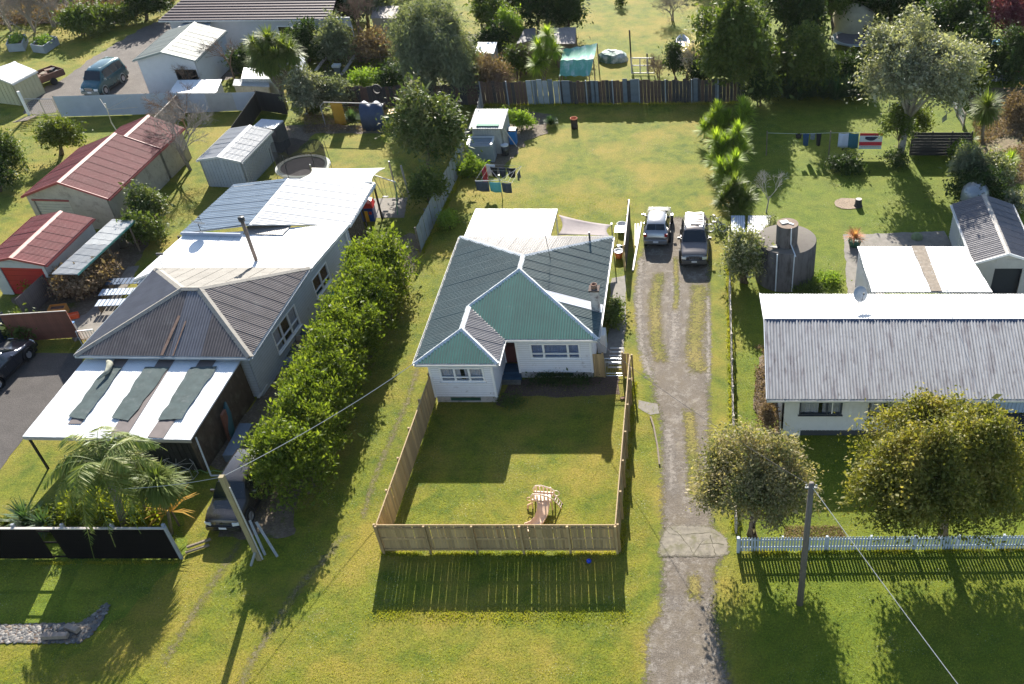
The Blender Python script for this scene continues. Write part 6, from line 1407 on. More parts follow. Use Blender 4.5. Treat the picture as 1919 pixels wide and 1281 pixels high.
wx0, wx1, wy = p0.x + .6, p1.x - .6, p0.y + .7; wall(T, (wx0, wy), (wx1, wy), 0, 3.05, wk, 5, ops=[(10, 12.5, .6, 2.2), (14, 17, .3, 2.3)]); wall(T, (wx0, wy + 12.5), (wx0, wy), 0, 3.0, wk, 5)
for a, b, c in ((10, 12.5, .6), (14, 17, .3)): window(T, (wx0, wy), (wx1, wy), a, b, c, 2.25, white_c, None)
gutter(T, p0, p1, gut_w)
for (c4, zz, l_) in ((((478, 37), (556, 37), (556, 24), (490, 24)), 2.6, 'verandah_roof'), (((545, 27), (607, 27), (626, 9), (566, 10)), 3.1, 'verandah_roof')):
    c4 = [G(*c, zz) for c in c4]; lean_roof(T, c4, white_iron, deckw, u=ux, name=l_)
    for c in c4[:2]: MB().box((c.x, c.y + .1, zz / 2), (.14, .14, zz - .05)).build('verandah_post', white_c, T)
lp = [G(318, 62, 2.6), G(390, 62, 2.6), G(395, 42, 2.75), G(345, 42, 2.75)]; lean_roof(T, lp, M('blue_grey_porch', (.2, .23, .25), .5), deckw, u=ux, name='porch_roof')
# small roofs behind the white fence
def low_shed(label, c4, z, roofm, wallm, name='low_shed', cat='shed', dz=.15):
    c = [G(a, b, z) for a, b in c4]; ctr = sum(c, Vector()) / 4; T = thing(name, label, cat, (ctr.x, ctr.y, 0)); c[2].z += dz; c[3].z += dz
    exn = (c[1] - c[0]).normalized(); lean_roof(T, c, roofm, wallm, u=exn)
    cc_ = [ctr + (p - ctr) * .93 for p in c]
    for i in range(4): wall(T, cc_[i], cc_[(i + 1) % 4], 0, z - .08, wallm, .25, vertical=True)
    return T
low_shed('low white ribbed roof right in front of the workshop behind the white fence', ((317, 174), (405, 174), (417, 152), (334, 153)), 1.5, white_iron, cream)
low_shed('small white box-like hutch right of the low white roof', ((452, 147), (520, 148), (520, 132), (458, 130)), 1.6, white_iron, cream, 'hutch', 'hutch')
low_shed('cream box with pale lid close behind the white iron fence', ((436, 160), (505, 163), (505, 152), (440, 151)), 1.2, cream, M('yellowish_wall', (.42, .38, .28), .8), 'storage_box', 'box')
low_shed('little shed with a bright roof beside the big cabbage tree', ((547, 120), (566, 132), (572, 112), (560, 102)), 2.2, white_iron, cream, 'small_shed')
low_shed('weathered flat roofed shed behind the spiky cabbage trees', ((1040, 82), (1078, 82), (1080, 54), (1038, 55)), 2.2, M('brown_grey_sheet', (.3, .26, .24), .7, .12, 2), timber_o, 'field_shed')
low_shed('dark slanting shed roof at the left of the spiky cabbage trees', ((968, 82), (1005, 74), (1003, 55), (982, 58)), 2.0, M('dark_grey_sheet', (.16, .15, .15), .7, .15, 2), timber_o, 'field_shed')
low_shed('small white ribbed lean roof between the willow and the far fence', ((890, 100), (925, 100), (932, 82), (896, 82)), 2.0, white_iron, cream, 'small_shed')
low_shed('grey lean-to roof behind the grey willow at the top', ((695, 34), (745, 34), (748, 14), (700, 14)), 2.3, M('brown_grey_sheet', (.3, .26, .24), .7), M('yellowish_wall', (.42, .38, .28)), 'field_shed')
# glass hut / yellow little hut at far left
fh = gable_frame((-44, 147), (17, 159), (58, 133), 1.9)
T, *_ = gable_shed('potting_hut', 'small cream hut with a white gable roof at the left edge', 'hut', fh, 1.9, 2.5, M('cream_hut', (.5, .47, .3), .7, .06, 2), white_iron, white_iron, gut_w, oh=.05, ohe=.05, vertical=True, board=.4)
# planter troughs
for (a, b, c, l) in (((18, 97), (47, 95), (53, 77), 'raised garden trough with an upright end board, far left'), ((63, 97), (86, 100), (112, 82), 'long raised garden trough right of the other trough')):
    A, B, C = G(*a), G(*b), G(*c); D = A + (C - B); ctr = (A + C) / 2; T = thing('garden_trough', l, 'planter', ctr, 0, 'raised troughs on the far left lawn')
    pm = M('grey_blue_trough', (.3, .33, .36), .7, .1, 2)
    for p_, q_ in ((A, B), (B, C), (C, D), (D, A)): MB().beam(p_ + Z3 * .35, q_ + Z3 * .35, .08, .7).build('side_board', pm, T)
    MB().prism([A + Z3 * .45, B + Z3 * .45, C + Z3 * .45, D + Z3 * .45], (0, 0, .08)).build('soil', mulch, T)
    rng = np.random.default_rng(3); cc2 = [tuple(ctr + Vector((0, 0, .6))) for _ in range(1)]; v, f = crown_leaves([(ctr.x, ctr.y, .6, (B - A).length * .45, (C - B).length * .35, .25)], 500, rng, size=.2, clump=.2); np_mesh('leaves', v, f, leafmat('lettuce_leaf', [(.07, .13, .02), (.16, .22, .05)]), T)
# brown junk trailer
b = G(92, 155); T = thing('trailer', 'rusty brown box trailer full of scrap on the gravel yard', 'trailer', b, -.5); rm = M('rusty_brown', (.14, .07, .05), .8, .25, 3)
MB().box((0, 0, .5), (1.6, 2.6, .1)).build('deck', rm, T, local=True)
for x in (-.8, .8): MB().box((x, 0, .75), (.05, 2.6, .5)).build('side_board', rm, T, local=True)
for y in (-1.3, 1.3): MB().box((0, y, .75), (1.6, .05, .5)).build('end_board', rm, T, local=True)
for k in range(7): MB().box((random.uniform(-.5, .5), random.uniform(-1, 1), .7 + random.random() * .25), (.4, .6, .25), random.uniform(0, 3)).build('scrap', [rm, dkm, timber_o][k % 3], T, local=True)
MB().beam((0, -1.3, .45), (0, -2.5, .4), .08, .08).build('drawbar', rm, T, local=True)
for x in (-.9, .9): mb = MB(); mb.lathe([(.02, -.08), (.3, -.08), (.3, .08), (.02, .08)], 14, (x, 0, .3), 'X'); mb.build('wheel', simple('tyre_rubber', (.018, .018, .019)), T, local=True)
# van
p = G(172, 185); car('parked_van', 'deep green van with silver roof and sides on the rear gravel yard', 'van', (p.x + .25, p.y + 2.5, 0), -.12, paint('van_green', (.025, .10, .12), .25, .4), paint('van_silver', (.25, .3, .3), .3, .5), cat='van', roofm=paint('van_roof', (.36, .4, .4), .3, .5), scale=1.1)
# fences at the left
a, b, c = G(116, 219), G(345, 212), G(487, 206); wif = M('white_fence_iron', (.42, .47, .56), .6, .06, 2); gif = M('grey_fence_iron', (.4, .41, .42), .6, .1, 2)
iron_fence('iron_fence', 'long white ribbed iron fence in front of the green van', a, b, 1.75, [wif], sheet=2.4, pitch=.2, horizontal=True, hj=0)
iron_fence('iron_fence', 'white and grey iron fence right of the long white fence', b, c, 1.6, [gif, wif, gif], sheet=2.2, pitch=.2, horizontal=True, hj=.03)
T = thing('wire_gate', 'wide wire mesh gate at the left end of the white iron fence', 'gate', G(80, 218)); g0, g1 = G(62, 218), G(113, 218)
mb = MB()
for z in (.1, 1.5): mb.tube([g0 + Z3 * z, g1 + Z3 * z], .03, 5)
for t in (0, .5, 1): mb.tube([g0.lerp(g1, t), g0.lerp(g1, t) + Z3 * 1.5], .03, 5)
mb.build('gate_frame', ggal, T); mb = MB()
for k in range(9): mb.tube([g0 + Z3 * (.2 + .15 * k), g1 + Z3 * (.2 + .15 * k)], .008, 3)
for k in range(16): mb.tube([g0.lerp(g1, k / 15), g0.lerp(g1, k / 15) + Z3 * 1.5], .008, 3)
mb.build('mesh', ggal, T)
T = thing('stile_post', 'white post with ladder-like slats left of the wire gate', 'post', G(55, 215)); q = G(55, 215); MB().box((q.x, q.y, 1.0), (.18, .18, 2.0)).build('post', white_c, T)
for k in range(6): MB().box((q.x + .5, q.y - .6 - .3 * k, .12 + .05 * k), (1.1, .12, .05), .4).build('slat', timber_o, T)
a, b = G(345, 212), G(298, 262); T = thing('rail_fence', 'grey top railed fence running down from the white fence to the red shed', 'fence', (a + b) / 2); board_run(T, a, b, 1.55, M('shadow_grey_board', (.2, .2, .2), .8, .15, 3, rand=.1), pw=.3, gap=.01, z0=.02); rails(T, a, b, (1.6,), grpk, w=.08)
a, b = G(490, 208), G(398, 345); T = thing('board_fence', 'dark board fence running behind the long white shed', 'fence', (a + b) / 2); board_run(T, a, b, 1.6, blackw, pw=.2, gap=.006, z0=.02)
a, b = G(540, 215), G(490, 207); T = thing('board_fence', 'short dark fence below the big cabbage tree', 'fence', (a + b) / 2); board_run(T, a, b, 1.7, blackw, pw=.2, gap=.006, z0=.02)
# old TV style aerial in the left lawn
b = G(222, 250); T = thing('old_clothesline', 'leaning old clothesline post with bare wires on the far left lawn', 'clothesline', b); MB().tube([b, b + Vector((-.25, .1, .9)), b + Vector((-.1, 0, 1.8)), b + Vector((-.05, 0, 2.5))], .05, 6).build('pole', M('pale_capping', (.6, .57, .52)), T)
for k in range(3): a_ = .1 + k * 1.05; MB().tube([b + Vector((-.1, 0, 2.0)), b + Vector((-.1 + 2.4 * math.cos(a_), 2.4 * math.sin(a_), 2.1))], .018, 4).build('arm', grpk, T)
# screens and bits in front of the red garages
redb = M('red_brown_board', (.2, .075, .05), .8, .2, 3, rand=.12)
a, b = G(28, 640), G(150, 632); hh_ = zat(a.x, a.y, 588); hh_ = min(max(hh_, 1.3), 1.9)
T = thing('board_fence', 'reddish board screen with a blue bench in front of it', 'fence', (a + b) / 2); board_run(T, a, b, hh_, redb, pw=.15, gap=.004, z0=.02); MB().beam(a + Z3 * (hh_ + .03), b + Z3 * (hh_ + .03), .06, .04).build('capping', grpk, T)
a2_ = b; b2_ = G(165, 660); T = thing('board_fence', 'short return of the reddish board screen at its right end', 'fence', (a2_ + b2_) / 2); board_run(T, b, b2_, hh_, redb, pw=.15, gap=.004, z0=.02)
b = G(113, 628); T = thing('slatted_bench', 'blue topped bench with white slatted front before the reddish screen', 'bench', b); MB().box((0, .1, .75), (2.1, .55, .06)).build('seat', M('blue_bench_top', (.12, .27, .5), .5), T, local=True)
for k in range(12): MB().box((-1 + .18 * k, -.15, .45), (.08, .04, .5)).build('slat', whitep, T, local=True)
for x in (-1, 1): MB().box((x, .1, .36), (.06, .45, .72)).build('leg', whitep, T, local=True)
a, b = G(75, 577), G(105, 530); T = thing('board_fence', 'grey board fence running up towards the red garage door', 'fence', (a + b) / 2); board_run(T, G(50, 600), G(108, 545), 1.5, M('grey_boards', (.16, .14, .13), .85, .2, 3, rand=.1), pw=.15, gap=.004, z0=.02)
a, b = G(-30, 680), G(28, 625); T = thing('board_fence', 'dark blue board fence at the left edge behind the black sedan', 'fence', (a + b) / 2); board_run(T, a, b, 1.6, M('dark_blue_board', (.03, .05, .09), .7, .2, 3, rand=.1), pw=.15, gap=.004, z0=.02)
for k, (px_, py_, col, l, s) in enumerate([(113, 587, (.65, .28, .06), 'orange crate with dark objects in it near the curved path', (.95, .6, .5)), (136, 596, (.7, .12, .04), 'flat red-orange box right of the orange crate', (.8, .35, .3)), (92, 594, (.5, .45, .42), 'pale cardboard scraps left of the orange crate', (.6, .4, .2))]):
    b = G(px_, py_); cm = simple('crate_%d_col' % 1 if False else ('crate_orange', 'crate_red', 'crate_pale')[k], col, .6); T = thing('crate', l, 'crate', b, .2 * (k + 1)); 
    for x in (-s[0] / 2, s[0] / 2): MB().box((x, 0, s[2] / 2), (.04, s[1], s[2])).build('side', cm, T, local=True)
    for y in (-s[1] / 2, s[1] / 2): MB().box((0, y, s[2] / 2), (s[0], .04, s[2])).build('side', cm, T, local=True)
    MB().box((0, 0, s[2] * .7), (s[0] * .9, s[1] * .9, .05)).build('contents', [rm, cm, cm][k], T, local=True)
# white slatted tables next to the brown roof house
for k, (a, l) in enumerate((((228, 560), 'upper white slatted panel lying beside the brown roof'), ((222, 580), 'middle white slatted panel lying beside the brown roof'), ((240, 540), 'topmost dark blue panel lying beside the brown roof'))):
    b = G(*a); T = thing('trestle_table', l, 'panel', b, .08, 'panels beside the brown roof'); m_ = [M('blue_white_slat', (.4, .47, .58), .6), M('blue_white_slat', (.4, .47, .58)), M('navy_slat', (.05, .09, .16), .6)][k]
    for j in range(9): MB().box((-1.0 + .25 * j, 0, .55), (.2, .75, .03)).build('slat', m_, T, local=True)
    for x in (-.9, .9): MB().box((x, 0, .27), (.06, .7, .52)).build('trestle', timber_o, T, local=True)
T = thing('gate', 'white topped barred gate between the curved path and brown roof', 'gate', G(172, 652)); a, b = G(158, 652), G(190, 648)
MB().beam(a + Z3 * 1.2, b + Z3 * 1.2, .08, .06).build('top_rail', white_c, T); MB().beam(a + Z3 * .2, b + Z3 * .2, .05, .05).build('bottom_rail', white_c, T)
for k in range(7): MB().beam(a.lerp(b, k / 6) + Z3 * .1, a.lerp(b, k / 6) + Z3 * 1.2, .03, .03).build('bar', white_c, T)
# planks and blue tubs between extension wall and hedge
for k, (a, b, l) in enumerate([((512, 796), (520, 770), 'white plank nearest the carport beside the hedge'), ((525, 735), (548, 700), 'white plank beside the middle of the hedge'), ((484, 745), (500, 720), 'grey plank leaning by the wall below the house corner')]):
    o = MB().beam(G(*a, .2), G(*b, .3), .16, .05).build('plank', M('pale_capping', (.6, .57, .52)), None, G(*a)); tag(o, l, 'plank')
b = G(612, 562); T = thing('paddling_pool', 'round blue paddling pool against the extension wall behind the hedge', 'paddling pool', b); mb = MB(); mb.lathe([(.95, 0), (1.05, .25), (.95, .42), (.86, .25), (.86, .06), (0, .05)], 28); mb.build('ring', simple('navy_vinyl', (.02, .05, .1), .4), T, local=True, smooth=True); MB().disc((0, 0, .3), .88, 28).build('water', simple('aqua_water', (.02, .35, .45), .06), T, local=True)
b = G(648, 505); T = thing('folded_pool', 'pale blue folded tarpaulin beside the extension wall', 'tarpaulin', b); rng_ = random.Random(4); mb = MB(); mb.lathe([(0, .35), (.5, .32), (.8, .15), (.9, 0)], 12); mb.v = [(x * 1.2 + rng_.uniform(-.06, .06), y * .7 + rng_.uniform(-.06, .06), z + rng_.uniform(-.04, .04)) for x, y, z in mb.v]; mb.build('sheet', M('pale_blue_tarp', (.25, .45, .55), .6), T, local=True)
for k in range(5):
    a = G(535 + 9 * k, 712 - 20 * k); mb = MB(); mb.box((0, 0, .25), (.5, .8, .5), random.uniform(-.3, .3), taper=.9); mb.box((.1, .1, .58), (.35, .5, .2), .5)
    o = mb.build('junk_box', [timber_o, M('blue_grey_box', (.13, .17, .22)), M('olive_tarp', (.1, .11, .08), .9, .2, 2)][k % 3], None, a, local=True); tag(o, ['nearest the carport corner, ', 'second from the carport corner, ', 'third from the carport corner, ', 'fourth from the carport corner, ', 'furthest from the carport, '][k] + 'old box by the blue-grey wall behind the hedge', 'box', None)

# ------------------------------------------------------------------ boundary fences of the middle lot
a, b = G(790, 472), G(895, 258); bgi = M('blue_grey_fence_iron', (.27, .31, .34), .55, .12, 2, rand=.06, dirt=((.36, .36, .34), .6, 2)); iron_fence('iron_fence', 'tall blue-grey iron fence between the dark trees and the middle lawn', a, b, 1.85, [bgi], sheet=.85)
old = [M('old_iron_pale', (.3, .33, .36), .7, .15, 2, dirt=((.2, .13, .09), .58, 2)), M('old_board_brown', (.11, .07, .055), .9, .25, 3), M('old_iron_slate', (.14, .17, .2), .7, .2, 2), M('old_board_dark', (.06, .055, .055), .9, .25, 3)]
T = thing('patchwork_fence', 'tall patchwork fence of old iron and boards across the back of the middle lawn', 'fence', G(1150, 194)); f0, f1, f2, f3, f4, f5 = G(905, 196), G(990, 196), G(1050, 195), G(1230, 193), G(1394, 191), G(1175, 193)
board_run(T, f0, f1, 1.95, old[1], pw=.3, gap=.003, mats=[old[1], old[3]], hj=.05, z0=.02); board_run(T, f1, f2, 2.05, old[0], pw=.42, gap=.003, mats=[old[0], old[0], old[2]], hj=.06, z0=.02)
g5 = f2.lerp(f3, .74); g6 = f2.lerp(f3, .83); board_run(T, f2, g5, 2.0, old[1], pw=.3, gap=.003, mats=[old[1], old[3], old[2]], hj=.04, z0=.02); board_run(T, g5, g6, 1.2, old[2], pw=.3, gap=.003, mats=[old[2]], hj=.04, z0=.02); board_run(T, g6, f4, 1.95, old[3], pw=.3, gap=.003, mats=[old[1], old[3], old[3], old[2]], hj=.05, z0=.02)
posts(T, f0, f4, 11, 2.05, old[0], .09, side=-.1)
a, b = G(905, 196), G(640, 200); T = thing('board_fence', 'dark weathered board fence behind the blue tarpaulin lean-to', 'fence', (a + b) / 2); board_run(T, b, a, 1.7, old[3], pw=.3, gap=.003, mats=[old[3], old[1]], hj=.04, z0=.02)
a, b = G(895, 258), G(906, 198); T = thing('board_fence', 'old slatted fence between the white shed and the patchwork fence', 'fence', (a + b) / 2); board_run(T, a, b, 1.5, grpk, pw=.2, gap=.05, mats=[grpk, old[2]], hj=.06, z0=.02)
# ------------------------------------------------------------------ right neighbour
z_e = 2.8; yE = G(1700, 748, z_e).y; bk = G(1425, 551, z_e); xL = G(1437, 748, z_e).x; xR = 21.0; yR = (yE + bk.y) / 2
zR = zat(8, yR, 599); T = thing('grey_roof_house', 'long pale house with weathered grey ribbed roof behind the picket fence', 'house', ((xL + xR) / 2, yR, 0)); RH = T
A_, B_, C_, D_, E0, E1 = (xL, yE, z_e), (xR, yE, z_e), (xR, bk.y, z_e), (xL, bk.y, z_e), (xL, yR, zR), (xR, yR, zR)
wgrey = M('weathered_grey_iron', (.46, .445, .44), .65, .14, 1.5, rand=.06, shade_grime=.42, dirt=((.26, .23, .24), .5, 1.3), dirt2=((.12, .09, .08), .57, 3.5), streak=(2.2, .4, 1)); blown = M('pale_far_iron', (.7, .7, .7), .4, .05, 1, rand=.03, shade_grime=.1)
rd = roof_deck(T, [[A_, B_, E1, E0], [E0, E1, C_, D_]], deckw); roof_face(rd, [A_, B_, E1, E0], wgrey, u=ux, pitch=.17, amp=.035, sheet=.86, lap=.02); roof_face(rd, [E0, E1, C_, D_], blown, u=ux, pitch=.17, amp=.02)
ridge_cap(rd, E0, E1, M('dark_blue_ridge', (.05, .07, .12), .5, .15, 3), w=.16); gutter(rd, A_, B_, gut_w)
for p_, q_ in ((A_, E0), (E0, D_)): MB().beam(Vector(p_) + Vector((-.015, 0, .0)), Vector(q_) + Vector((-.015, 0, .0)), .04, .16).build('barge_board', white_c, rd)
yw_ = G(1465, 815).y; xw_ = G(1463, 815).x; ply = M('pale_grooved_board', (.7, .7, .72), .6, .05, 2, dirt=((.4, .4, .4), .64, 2)); xrec = wx(1842, yw_, 1.2)
ww_ = []
for a, b, m_ in ((1499, 1576, (.66,)), (1628, 1692, (.45,)), (1800, 1838, ())):
    ww_.append((wx(a, yw_, 1.7) - xw_, wx(b, yw_, 1.7) - xw_, zat(6, yw_, 775), 2.45, m_))
wall(T, (xw_, yw_), (xrec, yw_), .35, 2.72, ply, .22, ops=[w[:4] for w in ww_], vertical=True, proud=.02)
jo = M('dark_window_joinery', (.05, .06, .08), .5); 
for a, b, c, d, m_ in ww_: window(T, (xw_, yw_), (xrec, yw_), a, b, c, d, jo, cur_w, mull=m_, fw=.08, cur_gap=.1)
MB().box((xw_ + ww_[0][0] + .78 * (ww_[0][1] - ww_[0][0]), yw_ - .03, (ww_[0][2] + 2.45) / 2), (.06, .04, .9)).build('casement_edge', white_c, T)
wall(T, (xrec, yw_), (xrec, yw_ + 1.5), .35, 2.72, jo, .3, vertical=True); wall(T, (xrec, yw_ + 1.5), (xR - .5, yw_ + 1.5), .35, 2.72, M('shade_blue_wall', (.45, .55, .7), .6, .05, 2), .22, vertical=True)  # set-back wall coloured blue to stand for the shade of the recess
base_d = M('dark_base', (.06, .065, .075), .8); wall(T, (xw_ + 1.05, yw_ + .03), (xR - .5, yw_ + .03), 0, .35, base_d, 5); wall(T, (xw_ + .02, yw_ + .02), (xw_ + 1.05, yw_ + .02), 0, .35, ply, 5)
wall(T, (xw_, yw_ + 7.2), (xw_, yw_), .0, 2.72, ply, .22, ops=[(2, 3.2, 1, 2.3)], vertical=True); wall(T, (xR - .5, yw_ + 7.2), (xw_, yw_ + 7.2), 0, 2.72, ply, .22, vertical=True)
window(T, (xw_, yw_ + 7.2), (xw_, yw_), 2, 3.2, 1, 2.3, jo, cur_w)
MB().box((xrec + 3, yw_ + .7, .17), (6.5, 1.4, .34)).build('deck', M('dark_deck', (.04, .05, .07), .7), T)
db = G(1608, 572, zR - .35); DT = thing('satellite_dish', 'satellite dish on a tripod on the white far slope of the grey roof', 'satellite dish', db); dish(DT, db, .45, .5, M('dish_pale', (.45, .47, .5), .5), .75, .55)
ab = G(1768, 575, zR - .4); AT = thing('roof_aerial', 'tall thin rod aerial with splayed legs on the right-hand roof', 'aerial', ab); mb = MB(); mb.tube([ab, ab + Z3 * 1.2, ab + Vector((.1, .1, 3.0))], .016, 5)
mb.build('mast', ggal, AT); mb = MB()
for a_ in (-2.6, -1.4, -.4, 1.2): mb.tube([ab + Z3 * 1.15, ab + Vector((1.1 * math.cos(a_), 1.1 * math.sin(a_), .05))], .014, 4)
mb.build('stay', ggal, AT)
# white ribbed carport roof behind it
c4 = [G(1634, 547, 2.7), G(1860, 547, 2.7), G(1807, 461, 2.7), G(1607, 463, 2.7)]; yb0 = bk.y + .03; c4[0].y = c4[1].y = max(c4[0].y, yb0)
T = thing('patio_roof', 'white lean-to roof with one dirty brown strip behind the grey roofed house', 'patio roof', ((c4[0].x + c4[2].x) / 2, (c4[0].y + c4[2].y) / 2, 0)); dirty = M('lichen_strip', (.2, .16, .12), .8, .3, 4, dirt=((.35, .33, .3), .55, 3))
c4[2].y = c4[3].y = (c4[2].y + c4[3].y) / 2; rw = (c4[1] - c4[0]).length
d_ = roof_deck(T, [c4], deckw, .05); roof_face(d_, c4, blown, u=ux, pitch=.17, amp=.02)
s0_, s1_ = G(1746, 548, 2.75), G(1766, 548, 2.75); s3_, s2_ = G(1708, 462, 2.75), G(1733, 462, 2.75); s0_.y = s1_.y = c4[0].y; s2_.y = s3_.y = c4[2].y - .02; nn_ = .05
MB().prism([p + Z3 * .015 for p in (s0_, s1_, s2_, s3_)], (0, 0, .02)).build('brown_strip', dirty, d_)
wall(T, (c4[3].x + .1, c4[3].y - .1), (c4[0].x + .15, c4[0].y), 0, 2.6, ply, .25, vertical=True, name='side_wall'); MB().box((c4[2].x - .1, c4[2].y - .15, 1.3), (.1, .1, 2.6)).build('post', white_c, T)
MB().box((c4[0].x + .45, c4[0].y + .6, .9), (.9, .5, 1.8)).build('cupboard', M('dish_pale', (.45, .47, .5)), T)
# grey gabled garage
gg = M('slate_roof_iron', (.16, .15, .165), .45, .12, 2, rand=.05); frg = gable_frame((1826, 493), (1968, 493), (1920, 385), 2.4, 481)
gr_ = list(frg); W_ = frg[3]
a, b, c = G(1825, 494, 2.4), G(1766, 382, 2.4), G(1893, 481, 3.1); ex = Vector((1, 0, 0)); yaw = 0
Wg = 2 * (c.x - a.x); Lg = b.y - a.y; frg = (Vector((a.x, a.y, 0)), Vector((1, 0, 0)), Vector((0, 1, 0)), Wg, Lg, None)
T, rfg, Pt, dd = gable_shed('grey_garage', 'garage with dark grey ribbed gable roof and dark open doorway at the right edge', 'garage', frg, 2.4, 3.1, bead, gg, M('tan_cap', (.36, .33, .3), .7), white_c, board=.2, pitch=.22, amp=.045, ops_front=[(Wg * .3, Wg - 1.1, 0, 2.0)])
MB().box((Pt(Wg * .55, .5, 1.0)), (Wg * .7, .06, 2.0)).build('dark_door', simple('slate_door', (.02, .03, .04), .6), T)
w0, w1, l0, l1, *_ = dd; window(T, Pt(w0, l1, 0), Pt(w0, l0, 0), Lg * .35, Lg * .55, .8, 1.8, white_c, None)
b = G(1822, 372, 1.0); T = thing('dome', 'silver domed cover behind the grey garage', 'dome', (b.x + .2, b.y + .2, 0)); mb = MB(); mb.lathe([(1.0, 0), (1.0, 1.3), (.92, 1.65), (.68, 1.9), (.36, 2.05), (.001, 2.1)], 24); mb.build('shell', M('silver_foil', (.32, .34, .36), .4, .1, 3, metal=.5), T, local=True, smooth=True)
# concrete water tank
tk = M('tank_concrete', (.1, .095, .095), .9, .18, 1.2, dirt=((.03, .026, .024), .48, 1.5), dirt2=((.15, .16, .175), .62, 1.2), streak=(1.6, 1.6, .35)); tkt = M('tank_top_concrete', (.16, .14, .12), .95, .15, 2, dirt=((.13, .12, .09), .5, 2))
tx, ty, tr, th_ = 4.86, 56.55, 1.93, 2.75; T = thing('water_tank', 'round dark concrete water tank with a narrow upper cylinder', 'water tank', (tx, ty, 0)); mb = MB(); mb.lathe([(tr, 0), (tr, th_), (tr - .03, th_ + .03)], 48, (tx, ty, 0)); mb.build('tank_wall', tk, T, smooth=True)
mb = MB(); mb.lathe([(tr - .03, th_ + .03), (tr * .5, th_ + .16), (.01, th_ + .22)], 48, (tx, ty, 0)); Tp = mb.build('tank_lid', tkt, T, smooth=True)
cz_ = G(1476, 418, 4.3); cxx, cyy = cz_.x, cz_.y; cap_h = 4.3; MB().lathe([(.68, th_ - .1), (.68, cap_h)], 32, (cxx, cyy, 0)).build('upper_cylinder', tk, T, smooth=True); mb = MB(); mb.disc((cxx, cyy, cap_h), .68, 32); U = mb.build('upper_lid', M('brown_lid', (.22, .16, .12), .9, .2, 3), T)
mb = MB(); mb.box((cxx - .2, cyy + .1, cap_h + .03), (.5, .42, .05), .4); mb.build('hatch', simple('slate_hatch', (.07, .09, .12), .5), U); mb = MB(); mb.box((cxx + .15, cyy - .05, cap_h + .03), (.5, .1, .04), -.6); mb.build('hatch_lath', white_c, U)
wp = MB(); wp.tube([(cxx + .2, cyy - .62, cap_h), (cxx + .22, cyy - .72, th_ + .5), (cxx + .5, cyy - 1.6, th_ + .12), (cxx + .45, ty - tr - .03, th_), (cxx + .42, ty - tr + .03 - .06, .1)], .035, 6); wp.build('white_pipe', M('pipe_white', (.5, .55, .6), .5), T)
wp = MB(); wp.tube([(tx - .68, ty - math.sqrt(tr * tr - .68 ** 2) - .05, th_), (tx - .68, ty - math.sqrt(tr * tr - .68 ** 2) - .05, .05)], .045, 6); wp.build('pale_pipe', M('pipe_white', (.5, .55, .6)), T)
MB().prism([(tx - 1.2, ty - 1.25, th_ + .16), (tx - .6, ty - 1.4, th_ + .16), (tx - .3, ty - 1.15, th_ + .18), (tx - .8, ty - 1.02, th_ + .2)], (0, 0, .03)).build('black_hatch', dkm, Tp)
# corrugated lids by the tank
a = [G(1371, 437, .9), G(1396, 437, .9), G(1396, 404, 1.0), G(1370, 404, 1.0)]; T = thing('woodpile_shelter', 'blue-white ribbed iron sheet over a frame next to the yuccas', 'iron sheet', sum(a, Vector()) / 4 * 1); T.location.z = 0; ROOT[T.name] = Matrix.Translation(T.location); lean_roof(T, a, M('blue_white_roof', (.42, .5, .6)), deckw, u=ux, sheet=3); 
for p_ in a: MB().box((p_.x, p_.y, .45), (.07, .07, .88)).build('leg', timber_o, T)
a = [G(1400, 437, .9), G(1443, 437, .9), G(1445, 404, 1.0), G(1402, 404, 1.0)]; T = thing('woodpile_shelter', 'wider grey ribbed iron sheet over a frame behind the water tank', 'iron sheet', sum(a, Vector()) / 4); T.location.z = 0; ROOT[T.name] = Matrix.Translation(T.location); lean_roof(T, a, M('pale_shed_iron', (.52, .54, .55)), deckw, u=ux, sheet=3)
for p_ in a: MB().box((p_.x, p_.y, .45), (.07, .07, .88)).build('leg', timber_o, T)
# stump
b = G(1608, 386); T = thing('tree_stump', 'dark tree stump with pale cut top in a ring of wood chips', 'stump', b); mb = MB(); mb.lathe([(.34, 0), (.26, .15), (.24, .55), (.2, .58)], 14); mb.build('bole', M('stump_bark', (.05, .045, .04), .9, .3, 5), T, local=True, smooth=True); MB().disc((0, 0, .575), .23, 14).build('cut_face', M('cut_wood', (.55, .5, .42), .8), T, local=True)
# planter with red leaved plant
b = G(1601, 460); T = thing('plant_tub', 'green tub with a red-tipped spiky plant beside the concrete path', 'planter', b); mb = MB(); mb.lathe([(0, 0), (.35, 0), (.5, .5), (.45, .52), (.4, .42), (0, .4)], 18); mb.build('tub', simple('green_tub', (.03, .12, .08), .5), T, local=True, smooth=True)
v, f = sword_arrays((b.x, b.y, .55), 130, .85, .06, np.random.default_rng(5), (.1, 1.4), .5); np_mesh('leaves', v, f, leafmat('red_cordyline', [(.28, .06, .05), (.35, .2, .12), (.2, .2, .06)]), T)
o = mb = MB(); mb.lathe([(.42, 0), (.4, .2), (.2, .36), (0, .4)], 12); o = mb.build('rock', M('mossy_rock', (.2, .24, .12), .9, .3, 3), None, G(1718, 446), local=True, smooth=True); tag(o, 'mossy boulder on the shaded concrete path by the grey garage', 'rock')
